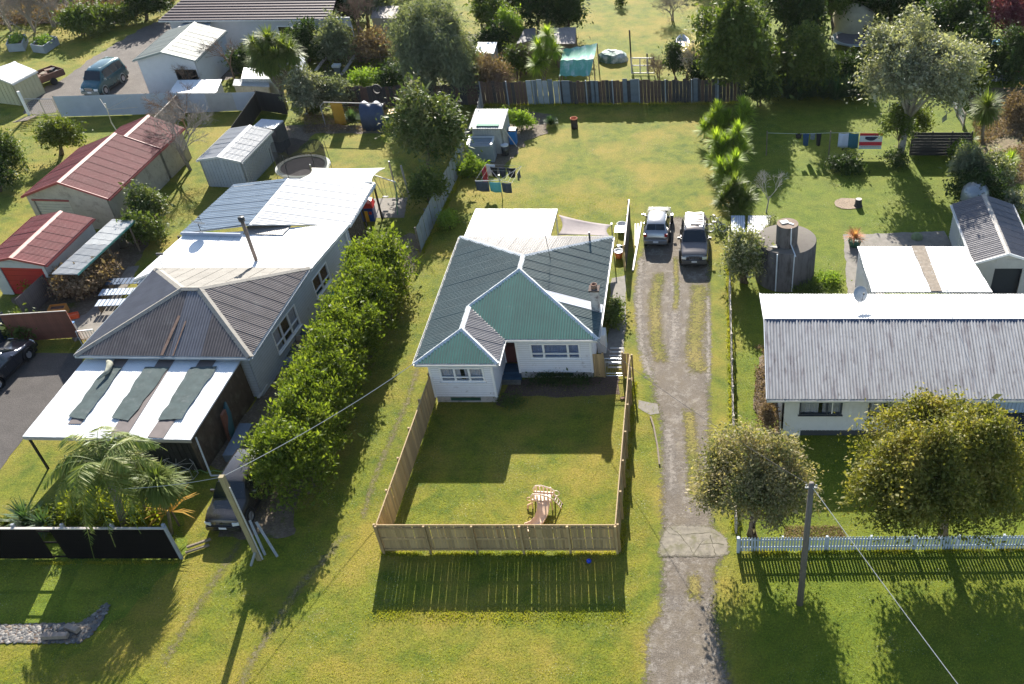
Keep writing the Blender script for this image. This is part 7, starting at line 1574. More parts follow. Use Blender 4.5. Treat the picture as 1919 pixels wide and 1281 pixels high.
# washing line on the right lawn
p0, p1, p2 = G(1436, 291), G(1553, 291), G(1684, 288); hz_ = 1.85; T = thing('clothesline', 'long straight clothesline across the right-hand lawn', 'clothesline', p1)
for p_ in (p0, p1): MB().tube([p_, p_ + Z3 * (hz_ + .15)], .05, 6).build('post', timber_o, T)
a, b, c = p0 + Z3 * hz_, p1 + Z3 * hz_, p2 + Z3 * (hz_ + .1); MB().tube([a, a.lerp(b, .5) - Z3 * .08, b, b.lerp(c, .5) - Z3 * .06, c], .012, 4).build('line', simple('wire', (.6, .6, .6)), T); gN = 'washing on the long clothesline'
xs = lambda px_: Vector((wx(px_, p1.y, hz_), p1.y, hz_ - .03))
for (x0_, x1_, dr, m_, l, tp, nm) in ((1491, 1503, .42, black_c, 'small black shorts at the left end of the long line', .2, 'garment'), (1505, 1517, 1.0, M('dark_blue_cloth', (.02, .06, .14), .9), 'dark blue trousers second from the left on the long line', .25, 'garment'), (1519, 1528, .5, M('check_cloth', (.15, .18, .22), .9, .5, 9), 'short dark patterned top third from the left on the long line', .1, 'garment'), (1530, 1540, 1.0, black_c, 'long black leggings right of the patterned top', .3, 'garment'), (1572, 1591, 1.15, M('lilac_cloth', (.5, .52, .62), .9), 'pale lilac towel on the long line', 0, 'towel'), (1591, 1610, 1.2, teal_c, 'dark teal towel between the lilac and the striped towel', 0, 'towel')):
    cloth(l, 'towel' if nm == 'towel' else 'clothing', xs(x0_), xs(x1_), dr, m_, gN, nm, taper=tp)
# printed towel: stripes and a dark emblem are flat print
a, b = xs(1612), xs(1655); T = thing('striped_towel', 'red, white and blue printed towel at the right end of the long line', 'towel', ((a.x + b.x) / 2, a.y, 0), 0, gN)
bands = [(0, .16, (.5, .03, .04)), (.16, .56, (.62, .64, .66)), (.56, .8, (.55, .03, .05)), (.8, .97, (.62, .64, .66)), (.97, 1.02, (.3, .5, .65))]
for i, (s, e, c_) in enumerate(bands): MB().prism([a - Z3 * 1.25 * s, b - Z3 * 1.25 * s, b - Z3 * 1.25 * e, a - Z3 * 1.25 * e], (0, .012, 0)).build('stripe', simple('towel_%s' % ('red', 'white', 'red_two', 'white_two', 'aqua_edge')[i], c_, .9), T)
mb = MB(); cxm = (a.x + b.x) / 2; mb.prism([(cxm + .55 * math.cos(t) * (.9 + .1 * math.cos(5 * t)), a.y - .014, hz_ - .42 + .16 * math.sin(t) + .05 * math.cos(2 * t)) for t in np.linspace(0, 2 * math.pi, 20)[:-1]], (0, .01, 0)); mb.build('print', simple('towel_navy', (.02, .03, .07), .9), T)
mb = MB()
for k in range(22): x_ = a.x + .15 + k * ((b.x - a.x - .3) / 21); mb.box((x_, a.y - .008, hz_ - 1.12), (.035, .008, .1 if k % 3 else .07))
mb.build('print', simple('towel_grey', (.2, .2, .22), .9), T)
# black fence and white iron on the right
a, b = G(1705, 291), G(1815, 291); hh = zat(a.x, a.y, 251); T = thing('board_fence', 'black horizontal board fence near the right edge, behind the shrubs', 'fence', (a + b) / 2)
for k in range(8): MB().beam(a + Z3 * (.12 + .235 * k), b + Z3 * (.12 + .235 * k), .03, .22).build('board', blackw, T)
posts(T, a, b, 4, 1.95, blackw, .1, side=.07)
iron_fence('iron_fence', 'leaning white iron sheets in the fence line beside the dry bank', G(1806, 243), G(1772, 170), 1.4, [gif, M('white_sheet', (.55, .55, .55), .6)], sheet=1.6, hj=.15)
# picket fence along the street
a, b = G(1383, 1034), G(2040, 1028); pk = M('blue_white_picket', (.42, .47, .55), .65, .1, 3, rand=.06, dirt=((.28, .3, .32), .62, 3)); T = thing('picket_fence', 'low blue-white picket fence along the street side, under the big bushy tree', 'fence', (a + b) / 2)
board_run(T, a, b, .95, pk, pw=.1, gap=.045, th=.02, name='picket', z0=.06, jit=.01, hj=.01, pointed=True); rails(T, a, b, (.28, .78), pk, side=.035, w=.04, h=.08); posts(T, a, b, 9, .95, pk, .1, side=.1)
posts(T, a, a, 1, 1.0, pk, .14, side=0)
# ------------------------------------------------------------------ rear middle: things beyond the patchwork fence
# green shade cloth frame
c4 = [G(1048, 142, 1.3), G(1104, 142, 1.3), G(1119, 81, 2.6), G(1055, 92, 2.6)]; mid0, mid1 = G(1050, 113, 2.2), G(1112, 111, 2.2)
T = thing('shade_house', 'green shade cloth slung over a timber frame behind the back fence', 'shade house', ((c4[0].x + c4[2].x) / 2, (c4[0].y + c4[2].y) / 2, 0)); gsc = M('green_netting', (.13, .36, .27), .8, .15, 1.2, dirt=((.42, .52, .5), .5, 1.3), streak=(1.5, .4, 1))
for q in ([c4[0], c4[1], mid1, mid0], [mid0 + Z3 * .02, mid1 + Z3 * .02, c4[2], c4[3]]):
    n = 10; vs = []
    for i in range(n + 1):
        for j in range(n + 1):
            u, v = i / n, j / n; p = (q[0] * (1 - u) + q[1] * u) * (1 - v) + (q[3] * (1 - u) + q[2] * u) * v; p.z += -.35 * 4 * v * (1 - v) * .5 + .05 * math.sin(i * 2.1) ; vs.append(p)
    mb = MB(); mb.add(vs, [(i * (n + 1) + j, (i + 1) * (n + 1) + j, (i + 1) * (n + 1) + j + 1, i * (n + 1) + j + 1) for i in range(n) for j in range(n)]); mb.build('shade_cloth', gsc, T, smooth=True)
for p_ in (c4[0], c4[1], c4[2], c4[3], mid0, mid1): MB().box((p_.x, p_.y, p_.z / 2), (.09, .09, p_.z)).build('post', timber_o, T)
for k, (px_, py0, py1) in enumerate(((1183, 119, 56), (1214, 133, 100))):
    b = G(px_, py0); T = thing('field_post', ['tall dark post standing in the far field', 'short dark post left of the white frame'][k], 'post', b); MB().tube([b, b + Z3 * zat(b.x, b.y, py1)], .07, 6).build('shaft', dkw, T)
a, b = G(1184, 140), G(1226, 140); T = thing('field_gate', 'white tube frame gate standing just behind the back fence', 'gate', (a + b) / 2); mb = MB()
for z in (.15, .75, 1.35): mb.tube([a + Vector((0, .3 * z, z)), b + Vector((0, .3 * z, z))], .05, 6)
for t in (0, .38, .7, 1): p_ = a.lerp(b, t); mb.tube([p_ + Z3 * .1, p_ + Vector((0, .4, 1.35))], .05, 6)
mb.build('tube_frame', M('pinkish_tube', (.6, .55, .53), .6), T)
b = G(1149, 112); T = thing('covered_pile', 'low pile covered with white and green tarpaulin in the far field', 'pile', b); rng_ = random.Random(2); mb = MB(); mb.lathe([(1.35, 0), (1.3, .45), (1.0, .72), (.5, .8), (.001, .82)], 18); mb.v = [(x * 1.0 + rng_.uniform(-.1, .1), y * .75 + rng_.uniform(-.1, .1), z + rng_.uniform(-.06, .06) * (z > .1)) for x, y, z in mb.v]; mb.build('tarpaulin', M('tarp_mix', (.1, .2, .16), .7, .3, 1.2, dirt=((.62, .62, .6), .46, 1.0)), T, local=True)
b = G(1279, 88); T = thing('dinghy', 'small white dinghy lying in the far field beside the dark trees', 'boat', b, .05); mb = MB(); st = [(-1.5, .55, .5), (-.8, .66, .5), (0, .68, .52), (.8, .55, .58), (1.4, .25, .66), (1.6, .02, .7)]; vs = []
for y, w_, h_ in st: vs += [(-w_, y, h_), (-w_ * .7, y, .08), (0, y, 0), (w_ * .7, y, .08), (w_, y, h_), (w_ * .86, y, h_ - .02), (w_ * .55, y, .16), (0, y, .1), (-w_ * .55, y, .16), (-w_ * .86, y, h_ - .02)]
mb.add(vs, [(i * 10 + k, i * 10 + (k + 1) % 10, (i + 1) * 10 + (k + 1) % 10, (i + 1) * 10 + k) for i in range(5) for k in range(10)] + [tuple(range(10))]); mb.build('hull', whitep, T, local=True)
for y in (-.9, .1): MB().box((0, y, .42), (1.15, .22, .04)).build('thwart', M('salmon_seat', (.5, .3, .25), .6), T, local=True)
b = G(1163, 14); T = thing('round_bush_ball', 'dark round shrub at the top of the far field', 'shrub', b); v, f = crown_leaves([(b.x, b.y, .5, .5, .5, .5)], 900, np.random.default_rng(1), size=.14, clump=.15); np_mesh('foliage', v, f, leafmat('dark_shrub', [(.02, .035, .012), (.05, .07, .02)]), T)
# far right: yurt-like tent, second trampoline, tables
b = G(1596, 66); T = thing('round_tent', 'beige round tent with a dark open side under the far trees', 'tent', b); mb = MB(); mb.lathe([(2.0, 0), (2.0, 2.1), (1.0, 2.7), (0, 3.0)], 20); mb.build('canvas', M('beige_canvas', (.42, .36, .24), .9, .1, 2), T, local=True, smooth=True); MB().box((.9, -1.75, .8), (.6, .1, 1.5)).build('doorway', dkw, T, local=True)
trampoline('trampoline', 'second round trampoline with pale rim in the shade of the far trees', (G(1596, 82).x, G(1596, 84).y - .5, 0), 2.1, .8, net=False)
a, b = G(1838, 152), G(1912, 152); T = thing('board_fence', 'low dark fence with a reddish rail at the far right edge', 'fence', (a + b) / 2); board_run(T, a, b, 1.0, old[2], pw=.4, gap=.02, z0=.02); MB().beam(a + Vector((0, -.05, .9)), b + Vector((0, -.05, .9)), .05, .12).build('red_rail', M('dusty_red_rail', (.3, .1, .09), .8), T); 
q = a.lerp(b, .38); MB().tube([q, q + Z3 * 1.5], .07).build('post', white_c, T)
b = G(1865, 60); T = thing('sheet_shelter', 'pale blue tarpaulin stretched below the red-leaved tree', 'tarpaulin', b); mb = MB(); mb.prism([b + Vector((-1.7, 0, 1.2)), b + Vector((1.9, 0, 1.3)), b + Vector((2.1, 1.6, 1.6)), b + Vector((-1.9, 1.8, 1.7))], (0, 0, .04)); mb.build('sheet', M('ice_tarp', (.5, .58, .62), .6), T)
for s in (-1.7, 1.9): MB().tube([b + Vector((s, .1, 0)), b + Vector((s, .1, 1.25))], .04).build('pole', dkm, T)
b = G(1866, 95); T = thing('garden_table', 'small round table with bright blue items on it in the far right corner', 'table', b); mb = MB(); mb.lathe([(0, .7), (.7, .7), (.7, .75), (0, .75)], 16); mb.build('table_top', M('teal_top', (.04, .22, .25), .5), T, local=True); MB().tube([(0, 0, 0), (0, 0, .7)], .06).build('pedestal', dkm, T, local=True)
for k in range(2): MB().box((-.3 + .5 * k, 0, .9), (.25, .25, .28)).build('blue_pot', simple('blue_plastic', (.02, .18, .5)), T, local=True)
# frames, tarpaulin lean-to and tables behind the middle yard
a, b = G(611, 238), G(726, 240); hz2 = 2.05; T = thing('pipe_frame', 'rusty pipe clothes frame holding an orange blanket and a blue tarpaulin', 'frame', ((a + b) / 2)); rpm = M('pale_pipe_frame', (.36, .33, .3), .6, .2, 4)
MB().tube([a, a + Z3 * (hz2 - .3), a + Vector((.3, .1, hz2)), b + Z3 * hz2], .04, 6).build('top_pipe', rpm, T); MB().tube([b, b + Z3 * hz2], .04, 6).build('post', rpm, T)
P_ = lambda px_, z_=hz2: Vector((wx(px_, a.y, z_), a.y, z_))
cloth('mustard orange blanket hanging on the pipe frame', 'blanket', P_(618), P_(640), 1.75, M('mustard_cloth', (.55, .27, .03), .9, .1, 2), 'things on the pipe frame', 'blanket')
T = thing('tarpaulin_tent', 'navy blue tarpaulin tent slung over the pipe frame', 'tarpaulin', P_(695, 0)); nv = M('navy_tarp', (.045, .065, .12), .55, .2, 1.5); x0, x1 = P_(674).x, P_(718).x; yy = a.y; vs = []; n = 10
for i in range(n + 1):
    x = x0 + (x1 - x0) * i / n; s = hz2 + .12 * math.sin(i * 1.25) - .05
    for (dy, z) in ((1.2, .9), (.5, s - .12), (0, s), (-.5, s - .18), (-.75, 1.0), (-.8, .05)): vs.append((x, yy + dy + .06 * math.sin(i * 2.2 + z * 3), z))
mb = MB(); mb.add(vs, [(i * 6 + j, (i + 1) * 6 + j, (i + 1) * 6 + j + 1, i * 6 + j + 1) for i in range(n) for j in range(5)]); o = mb.build('canopy', nv, T, smooth=True); s_ = o.modifiers.new('s', 'SOLIDIFY'); s_.thickness = .02
b = G(735, 232); T = thing('crate', 'yellow topped crate right of the navy tarpaulin', 'crate', b, .3); MB().box((0, 0, .5), (.8, .8, 1.0)).build('box', simple('green_tub', (.03, .12, .08)), T, local=True); MB().box((0, 0, 1.03), (.85, .9, .06)).build('lid', simple('orange_lid', (.7, .4, .12), .6), T, local=True)
b = G(716, 210); T = thing('black_hoop', 'black tyre hung at the right end of the pipe frame', 'tyre', b); mb = MB(); mb.lathe([(.3, -.1), (.42, -.08), (.42, .08), (.3, .1), (.3, -.1)], 16, (0, 0, 1.95), 'Y'); mb.build('tyre', simple('tyre_rubber', (.018, .018, .019)), T, local=True, smooth=True)
# rough timber frames in the yard beside the willow
for k, (p_, q_, l) in enumerate((((592, 132), (626, 85), 'long grey plank leaning between the shrubs and the timber frames'), ((640, 140), (666, 102), 'second grey plank near the timber frames'))):
    o = MB().beam(G(*p_, .15), G(*q_, .9), .3, .06).build('plank', grpk, None, G(*p_)); tag(o, l, 'plank')
for k, (p_, q_, l, n_) in enumerate((((655, 118), (735, 116), 'dark post and rail frame nearest the willow', 5), ((650, 100), (722, 98), 'second dark post and rail frame further back', 4), ((905, 70), (955, 70), 'grey rail frame right of the willow', 3))):
    a, b = G(*p_), G(*q_); T = thing('hitching_rail', l, 'frame', (a + b) / 2); posts(T, a, b, n_, 1.3, timber_o, .1); rails(T, a, b, (.5, 1.2), timber_o, w=.06, h=.12)
b = G(634, 137); T = thing('white_basin', 'white basin on a stand beside the timber frames', 'basin', b); MB().box((0, 0, .7), (.7, .6, .2)).build('bowl', whitep, T, local=True); MB().box((0, 0, .3), (.5, .4, .6)).build('stand', old[2], T, local=True)
# ------------------------------------------------------------------ vegetation
LF = dict(
 hedge=leafmat('hedge_leaf', [(.022, .038, .008), (.055, .08, .012), (.11, .14, .02), (.17, .19, .033)], .38, .35, .5, tint=.35),
 olive=leafmat('olive_leaf', [(.06, .075, .05), (.11, .125, .08), (.17, .18, .12)], .3, .5, .35),
 silver=leafmat('silver_leaf', [(.05, .06, .04), (.12, .13, .085), (.22, .22, .16), (.34, .33, .25)], .3, .3, .6),
 dark=leafmat('dark_leaf', [(.015, .03, .01), (.03, .05, .014), (.06, .08, .022)], .25, .4, .45),
 mid=leafmat('mid_leaf', [(.03, .05, .012), (.065, .09, .02), (.11, .13, .035)], .3, .35, .5),
 loquat=leafmat('loquat_leaf', [(.025, .045, .015), (.05, .075, .02), (.1, .115, .04), (.16, .14, .07)], .25, .3, .6),
 feijoa=leafmat('feijoa_leaf', [(.045, .06, .022), (.12, .125, .05), (.24, .2, .11), (.38, .3, .21)], .3, .4, .5),
 golden=leafmat('golden_leaf', [(.03, .04, .01), (.09, .095, .02), (.17, .155, .035), (.26, .2, .075)], .35, .35, .5),
 citrus=leafmat('citrus_leaf', [(.03, .05, .01), (.08, .1, .015), (.16, .16, .03)], .3, .3, .6),
 fresh=leafmat('fresh_leaf', [(.07, .12, .015), (.13, .19, .03), (.2, .24, .05)], .4, .45, .3),
 dry=leafmat('dry_leaf', [(.09, .06, .035), (.16, .11, .07), (.24, .18, .12)], .2, .7, .2),
 red=leafmat('red_leaf', [(.06, .015, .025), (.12, .03, .05), (.2, .08, .1)], .3, .4, .4),
 pink=leafmat('blossom', [(.2, .2, .12), (.42, .35, .33), (.55, .5, .48)], .3, .6, .2),
 cab=leafmat('cabbage_leaf', [(.05, .075, .018), (.1, .13, .03), (.16, .18, .055)], .35, .35, .5),
 yucca=leafmat('yucca_leaf', [(.08, .13, .02), (.17, .23, .033), (.27, .31, .055)], .45, .35, .5),
 palm=leafmat('palm_leaf', [(.04, .07, .015), (.08, .115, .025), (.15, .17, .045), (.22, .2, .07)], .3, .3, .6),
 yel=leafmat('yellow_fern_leaf', [(.09, .12, .015), (.17, .19, .02), (.24, .23, .035)], .4, .4, .3),
 flax=leafmat('flax_leaf', [(.03, .06, .03), (.05, .09, .045), (.1, .13, .07)], .3, .3, .6),
 oran=leafmat('orange_frond', [(.3, .2, .04), (.4, .2, .05)], .4, .4, .3),
 vari=leafmat('variegated_leaf', [(.05, .075, .02), (.13, .14, .06), (.36, .34, .26)], .3, .35, .5, tint=.2))
# the long hedge: one row of merged shrubs
rng = np.random.default_rng(21); lob = []
for i in range(34):
    t = i / 33; y = 36.0 + 19.6 * t; x = -20.95 + .12 * t + rng.normal() * .12; h = 3.9 + .3 * math.sin(i * 1.7) - .3 * t; wv = 1.5 - .05 * t
    lob.append((x + rng.normal() * .3, y, h * .5, wv * (.85 + .2 * rng.random()), 1.25, h * .5)); lob.append((x - .6 * rng.choice([-1, 1]), y + .45, h * .4, wv * .8, 1.0, h * .42))
for i in range(170):
    t = rng.random(); y = 35.2 + 20.6 * t; a_ = rng.uniform(-1.5, 1.5); lob.append((-20.95 + .12 * t + a_ * .95, y, 2.8 + 1.0 * rng.random() - .5 * abs(a_), .3 + .3 * rng.random(), .3 + .3 * rng.random(), .5 + .45 * rng.random()))
for dx_, dy_, h in ((-.2, -1.4, 3.2), (.8, -1.0, 2.6), (-1.0, .2, 3.4), (.9, .8, 3.0), (0, -.6, 3.7)): lob.append((-21.0 + dx_, 36.3 + dy_, h * .5, 1.25, 1.2, h * .5))
T = thing('hedge', 'long thick leafy green hedge running between the two houses', 'hedge', (-21.9, 47, 0)); v, f = crown_leaves(lob, 140000, rng, 26, .19, .72, .16, .42, .1, -.5, .7); np_mesh('foliage', v, f, LF['hedge'], T)
mb = MB()
for l in lob[:40]: mb.tube([(l[0], l[1], 0), (l[0] + .1, l[1], l[2]), (l[0], l[1] + .2, l[2] * 1.5)], [.06, .045, .02], 5)
mb.build('stem', BARK(), T)
# front right trees
tree('bushy_tree', 'rusty green rounded bushy tree beside the drive behind the picket fence', 'tree', (1308, 796, 1526, 1000), (1408, 1003), LF['feijoa'], 52000, .13, .45, 9, .3, seed=5, trunkr=.09, stems=5, lsize=.48, shell=.6, rag=(.08, .8, .05))
tree('bushy_tree', 'very large golden green bushy tree in front of the grey roofed house', 'tree', (1590, 722, 1940, 1018), (1762, 996), LF['golden'], 115000, .15, .5, 13, .38, seed=9, trunkr=.16, stems=4, lsize=.42, shell=.6, rag=(.08, .7, .3))
# rear trees
tree('willow_tree', 'huge grey-green fine leaved tree behind the back fence, left of centre', 'tree', (735, -6, 890, 185), (812, 186), LF['olive'], 80000, .26, .24, 15, .45, hang=.7, seed=3, trunkr=.25, spread=.66, lsize=.4)
tree('loquat_tree', 'large dark broadleaf tree left of the blue-grey iron fence', 'tree', (738, 175, 868, 312), (806, 325), LF['loquat'], 30000, .27, .38, 10, .4, seed=4, trunkr=.14, shell=.65)
tree('broadleaf_tree', 'smaller rounded tree between the large dark tree and the iron fence', 'tree', (768, 318, 830, 382), (806, 396), LF['mid'], 10000, .18, .45, 6, .25, seed=6, trunkr=.07)
T = tree('silver_tree', 'tall pale silvery tree with bare lower trunk on the right-hand lawn', 'tree', (1620, 38, 1828, 215), (1685, 298), LF['silver'], 52000, .2, .5, 14, .42, seed=8, trunkr=.24, shell=.6, bark=M('pale_bark', (.3, .27, .24), .9, .2, 4), lsize=.4, spread=.66)
tree('climber_tree', 'ivy clad young tree hugging the trunk of the tall silvery tree', 'tree', (1655, 190, 1715, 272), (1683, 296), LF['mid'], 7000, .17, .5, 5, .25, seed=10, trunkr=.05)
specs = [  # name, label, bbox, base, leaf, n, size
 ('dark_tree', 'massive dark tree directly behind the right end of the back fence', (1305, 0, 1460, 180), (1388, 184), 'mid', 52000, .28, 13),
 ('dark_tree', 'dark tree with yellowish tips at the top, right of the massive dark tree', (1425, -110, 1540, 110), (1482, 122), 'dark', 30000, .3, 8),
 ('dark_tree', 'dark tree left of the beige round tent', (1515, -90, 1600, 60), (1556, 72), 'mid', 20000, .28, 8),
 ('dark_tree', 'dark tree behind the beige round tent', (1570, -60, 1680, 40), (1620, 52), 'dark', 16000, .3, 7),
 ('dark_tree', 'wide dark tree above the tall silvery tree', (1660, -60, 1800, 42), (1735, 60), 'dark', 18000, .3, 8),
 ('dark_tree', 'dark tree at the top right between wide dark tree and red-leaved tree', (1770, -20, 1850, 80), (1815, 100), 'dark', 13000, .28, 7),
 ('red_tree', 'red-leaved tree in the top right corner', (1838, -25, 1935, 72), (1888, 96), 'red', 16000, .2, 7),
 ('dark_tree', 'dark tree in the far right corner below the red-leaved tree', (1870, 60, 1950, 135), (1915, 150), 'dark', 9000, .24, 6),
 ('dark_tree', 'nearest dark tree left of the far field', (1040, -40, 1092, 62), (1068, 70), 'dark', 12000, .28, 7),
 ('dark_tree', 'broad shadowy dark tree at the top centre left of the far field', (968, -60, 1050, 50), (1010, 62), 'dark', 16000, .3, 8),
 ('dark_tree', 'leafy tree right of the huge grey-green tree', (885, -20, 950, 62), (918, 75), 'mid', 11000, .24, 7),
 ('green_shrub', 'bright green upright shrub right of the huge grey-green tree', (938, 5, 975, 85), (955, 95), 'fresh', 5000, .2, 5),
 ('dark_tree', 'greyish tree at the top left of the huge grey-green tree', (640, -50, 735, 42), (690, 55), 'olive', 12000, .25, 8),
 ('conifer', 'narrow dark conifer behind the back fence beside the blossom bush', (1245, 80, 1282, 150), (1263, 158), 'dark', 6000, .2, 5),
 ('blossom_bush', 'pale pink blossoming bush beside the narrow conifer', (1275, 80, 1318, 150), (1296, 160), 'pink', 5000, .2, 5),
 ('lemon_tree', 'small yellow-green citrus tree on the upper left lawn', (83, 226, 146, 282), (115, 290), 'citrus', 9000, .18, 6),
 ('green_shrub', 'green shrub at the far left edge beside the lawn', (-14, 248, 38, 318), (12, 326), 'mid', 8000, .18, 6),
 ('green_shrub', 'very dark shrub under the left-edge green shrub', (-30, 300, 22, 352), (-4, 358), 'dark', 4000, .18, 5),
 ('camellia', 'dark glossy camellia beside the long red roofed garage', (246, 352, 300, 415), (276, 420), 'loquat', 8000, .18, 6),
 ('camellia', 'second dark camellia nearer the lean-to', (232, 402, 292, 452), (262, 458), 'mid', 7000, .18, 6),
 ('green_shrub', 'light green plant growing between the small garage and lean-to', (108, 452, 150, 482), (128, 486), 'fresh', 2500, .15, 4),
 ('green_shrub', 'silver speckled dark bush behind the orange blanket', (540, 138, 602, 205), (572, 214), 'silver', 11000, .2, 7),
 ('green_shrub', 'rounded dark bush right of the silver speckled bush', (598, 145, 655, 192), (628, 202), 'olive', 7000, .2, 6),
 ('green_shrub', 'dark shrub behind the big cabbage tree beside the verandah', (545, 50, 612, 108), (578, 118), 'dark', 9000, .22, 6),
 ('green_shrub', 'grey-green shrub between the workshop and the big cabbage tree', (478, 35, 530, 75), (505, 84), 'olive', 6000, .22, 6),
 ('green_shrub', 'tangled shrub above the timber rail frames', (655, 60, 735, 105), (696, 112), 'dry', 6000, .22, 6),
 ('green_shrub', 'thin brownish shrub at the right side of the huge grey-green tree', (885, 105, 955, 172), (920, 182), 'dry', 6000, .18, 7),
 ('green_shrub', 'yellow-green shrub low in front of the timber frames', (655, 130, 712, 160), (684, 166), 'fresh', 4000, .18, 5),
 ('green_shrub', 'bright bush right of the white garden shed', (962, 207, 996, 238), (980, 243), 'fresh', 4500, .16, 5),
 ('green_shrub', 'climbing plant at the top right corner of the white garden shed', (944, 200, 968, 232), (957, 242), 'fresh', 2500, .15, 4),
 ('green_shrub', 'leafy weeds beside the blue-grey fence below the garden locker', (872, 285, 898, 318), (885, 322), 'fresh', 2500, .16, 4),
 ('variegated_bush', 'white speckled variegated bush left of the concrete tank', (1360, 430, 1432, 520), (1397, 528), 'vari', 13000, .17, 8),
 ('green_shrub', 'small sprig of leaves growing over the tank lid', (1430, 398, 1458, 445), (1444, 462), 'vari', 2500, .15, 4),
 ('green_shrub', 'clipped light bush right of the black fence', (1782, 262, 1822, 290), (1800, 298), 'fresh', 3000, .15, 4),
 ('green_shrub', 'large feathery grey-green shrub beside the black fence end', (1778, 276, 1862, 345), (1815, 352), 'olive', 12000, .18, 7),
 ('green_shrub', 'big dark shrub above the grey garage', (1790, 318, 1880, 372), (1832, 380), 'dark', 10000, .2, 7),
 ('green_shrub', 'dark flowering shrub with white specks near the right edge', (1830, 288, 1905, 350), (1870, 356), 'vari', 7000, .17, 6),
 ('green_shrub', 'silvery shrub in the corner right of the grey garage', (1880, 355, 1925, 385), (1900, 392), 'silver', 4000, .17, 5),
 ('green_shrub', 'brown leaved shrub on the dry bank at the right edge', (1880, 178, 1940, 218), (1910, 226), 'dry', 6000, .18, 5),
 ('green_shrub', 'yellow-tinged shrub right of the silvery tree crown', (1790, 122, 1845, 170), (1815, 180), 'citrus', 7000, .2, 6),
 ('green_shrub', 'bronze shrub under the climbing tree beside the silvery trunk', (1700, 195, 1745, 245), (1722, 255), 'citrus', 5000, .18, 5),
 ('green_shrub', 'dark low bed plant under the long clothesline', (1560, 292, 1618, 316), (1590, 318), 'dark', 4500, .16, 5),
 ('green_shrub', 'low dark plants at the foot of the silvery tree', (1655, 285, 1705, 306), (1680, 308), 'dark', 2500, .14, 4),
 ('green_shrub', 'dark foliage mass right of the massive dark tree behind the flax', (1440, 70, 1530, 140), (1485, 152), 'dark', 16000, .24, 8),
 ('green_shrub', 'dim shrub under the trees left of the flax row', (1395, 135, 1450, 190), (1422, 198), 'dark', 8000, .2, 6),
 ('green_shrub', 'glossy rounded bush by the far driveway bend, nearest the road', (118, 12, 178, 62), (150, 66), 'mid', 8000, .24, 6),
 ('green_shrub', 'second rounded bush along the far driveway edge', (172, 12, 216, 45), (195, 50), 'mid', 6000, .24, 5),
 ('green_shrub', 'third rounded bush along the far driveway edge', (212, 12, 250, 38), (232, 44), 'mid', 5000, .22, 5),
 ('dark_tree', 'dark evergreen left of the brown ribbed roof', (245, -25, 305, 28), (275, 36), 'dark', 12000, .26, 7),
 ('green_shrub', 'low plants along the house side wall left of the grey roofed house', (1432, 640, 1450, 700), (1444, 705), 'dry', 3000, .13, 5),
 ('green_shrub', 'dark creeping shrub by the front left corner of the grey roofed house', (1424, 745, 1456, 808), (1442, 815), 'dry', 5000, .14, 5),
 ('green_shrub', 'small leafy shrub behind the left end of the picket fence', (1372, 880, 1400, 940), (1384, 1000), 'fresh', 100, .1, 3),
 ('dark_tree', 'leaning dark broadleaf tree right behind the flax clumps', (1455, 60, 1560, 168), (1508, 176), 'mid', 20000, .26, 9),
 ('green_shrub', 'dense shrub below the brown roof gable between the two white sheds', (430, 88, 470, 130), (450, 138), 'dark', 4500, .2, 5),
 ('green_shrub', 'tall grey tangle left of the huge grey-green tree behind the planks', (600, 40, 665, 110), (632, 120), 'olive', 9000, .22, 7),
 ('green_shrub', 'dark shrub at the left foot of the huge grey-green tree', (708, 120, 762, 172), (736, 182), 'dark', 7000, .2, 6),
 ('green_shrub', 'dark shrub between the huge grey-green tree and the patchwork fence', (840, 110, 900, 178), (872, 188), 'olive', 8000, .2, 6),
 ('green_shrub', 'shrub in front of the dark slanting field shed', (950, 85, 992, 135), (970, 146), 'mid', 5000, .2, 5),
 ('green_shrub', 'dark greenery behind the covered timber frames at the top', (895, 48, 948, 100), (922, 108), 'dark', 7000, .22, 6),
 ('blossom_bush', 'silvery flowering bush above the weathered flat shed', (1020, 8, 1072, 55), (1045, 64), 'silver', 6000, .22, 6),
 ('green_shrub', 'dark shrub between the blossom bush and the massive dark tree', (1290, 110, 1335, 160), (1312, 168), 'dark', 5000, .18, 5),
 ('green_shrub', 'dim shrub in the shade below the beige round tent', (1625, 95, 1675, 135), (1650, 142), 'dark', 5000, .2, 5),
 ('green_shrub', 'dark hedge-like mass behind the red railed low fence', (1840, 108, 1925, 150), (1885, 146), 'dark', 8000, .2, 7),
 ('dark_tree', 'dark tree filling the gap right above the beige round tent', (1610, -110, 1730, 30), (1670, 42), 'dark', 20000, .32, 8),
 ('dark_tree', 'dark spreading tree behind the crown of the tall silvery tree', (1700, 10, 1800, 95), (1752, 108), 'dark', 14000, .28, 7),
 ('dark_tree', 'shady tree in front of the far right garden table', (1790, 40, 1862, 120), (1828, 132), 'dark', 11000, .26, 7),
 ('dark_tree', 'dark tree just left of the tall grey-green tangle at the verandah end', (618, -30, 668, 45), (642, 58), 'dark', 9000, .25, 6),
 ('dark_tree', 'shadowy tree between the bright upright shrub and the broad dark tree', (935, -60, 990, 30), (962, 40), 'dark', 10000, .28, 6),
 ('green_shrub', 'dense dark bush filling the shade right of the massive dark tree', (1450, 118, 1520, 172), (1486, 178), 'dark', 8000, .2, 6),
 ('green_shrub', 'dense dark bush left of the dim shrub below the beige tent', (1540, 105, 1630, 160), (1586, 168), 'dark', 9000, .2, 6),
]
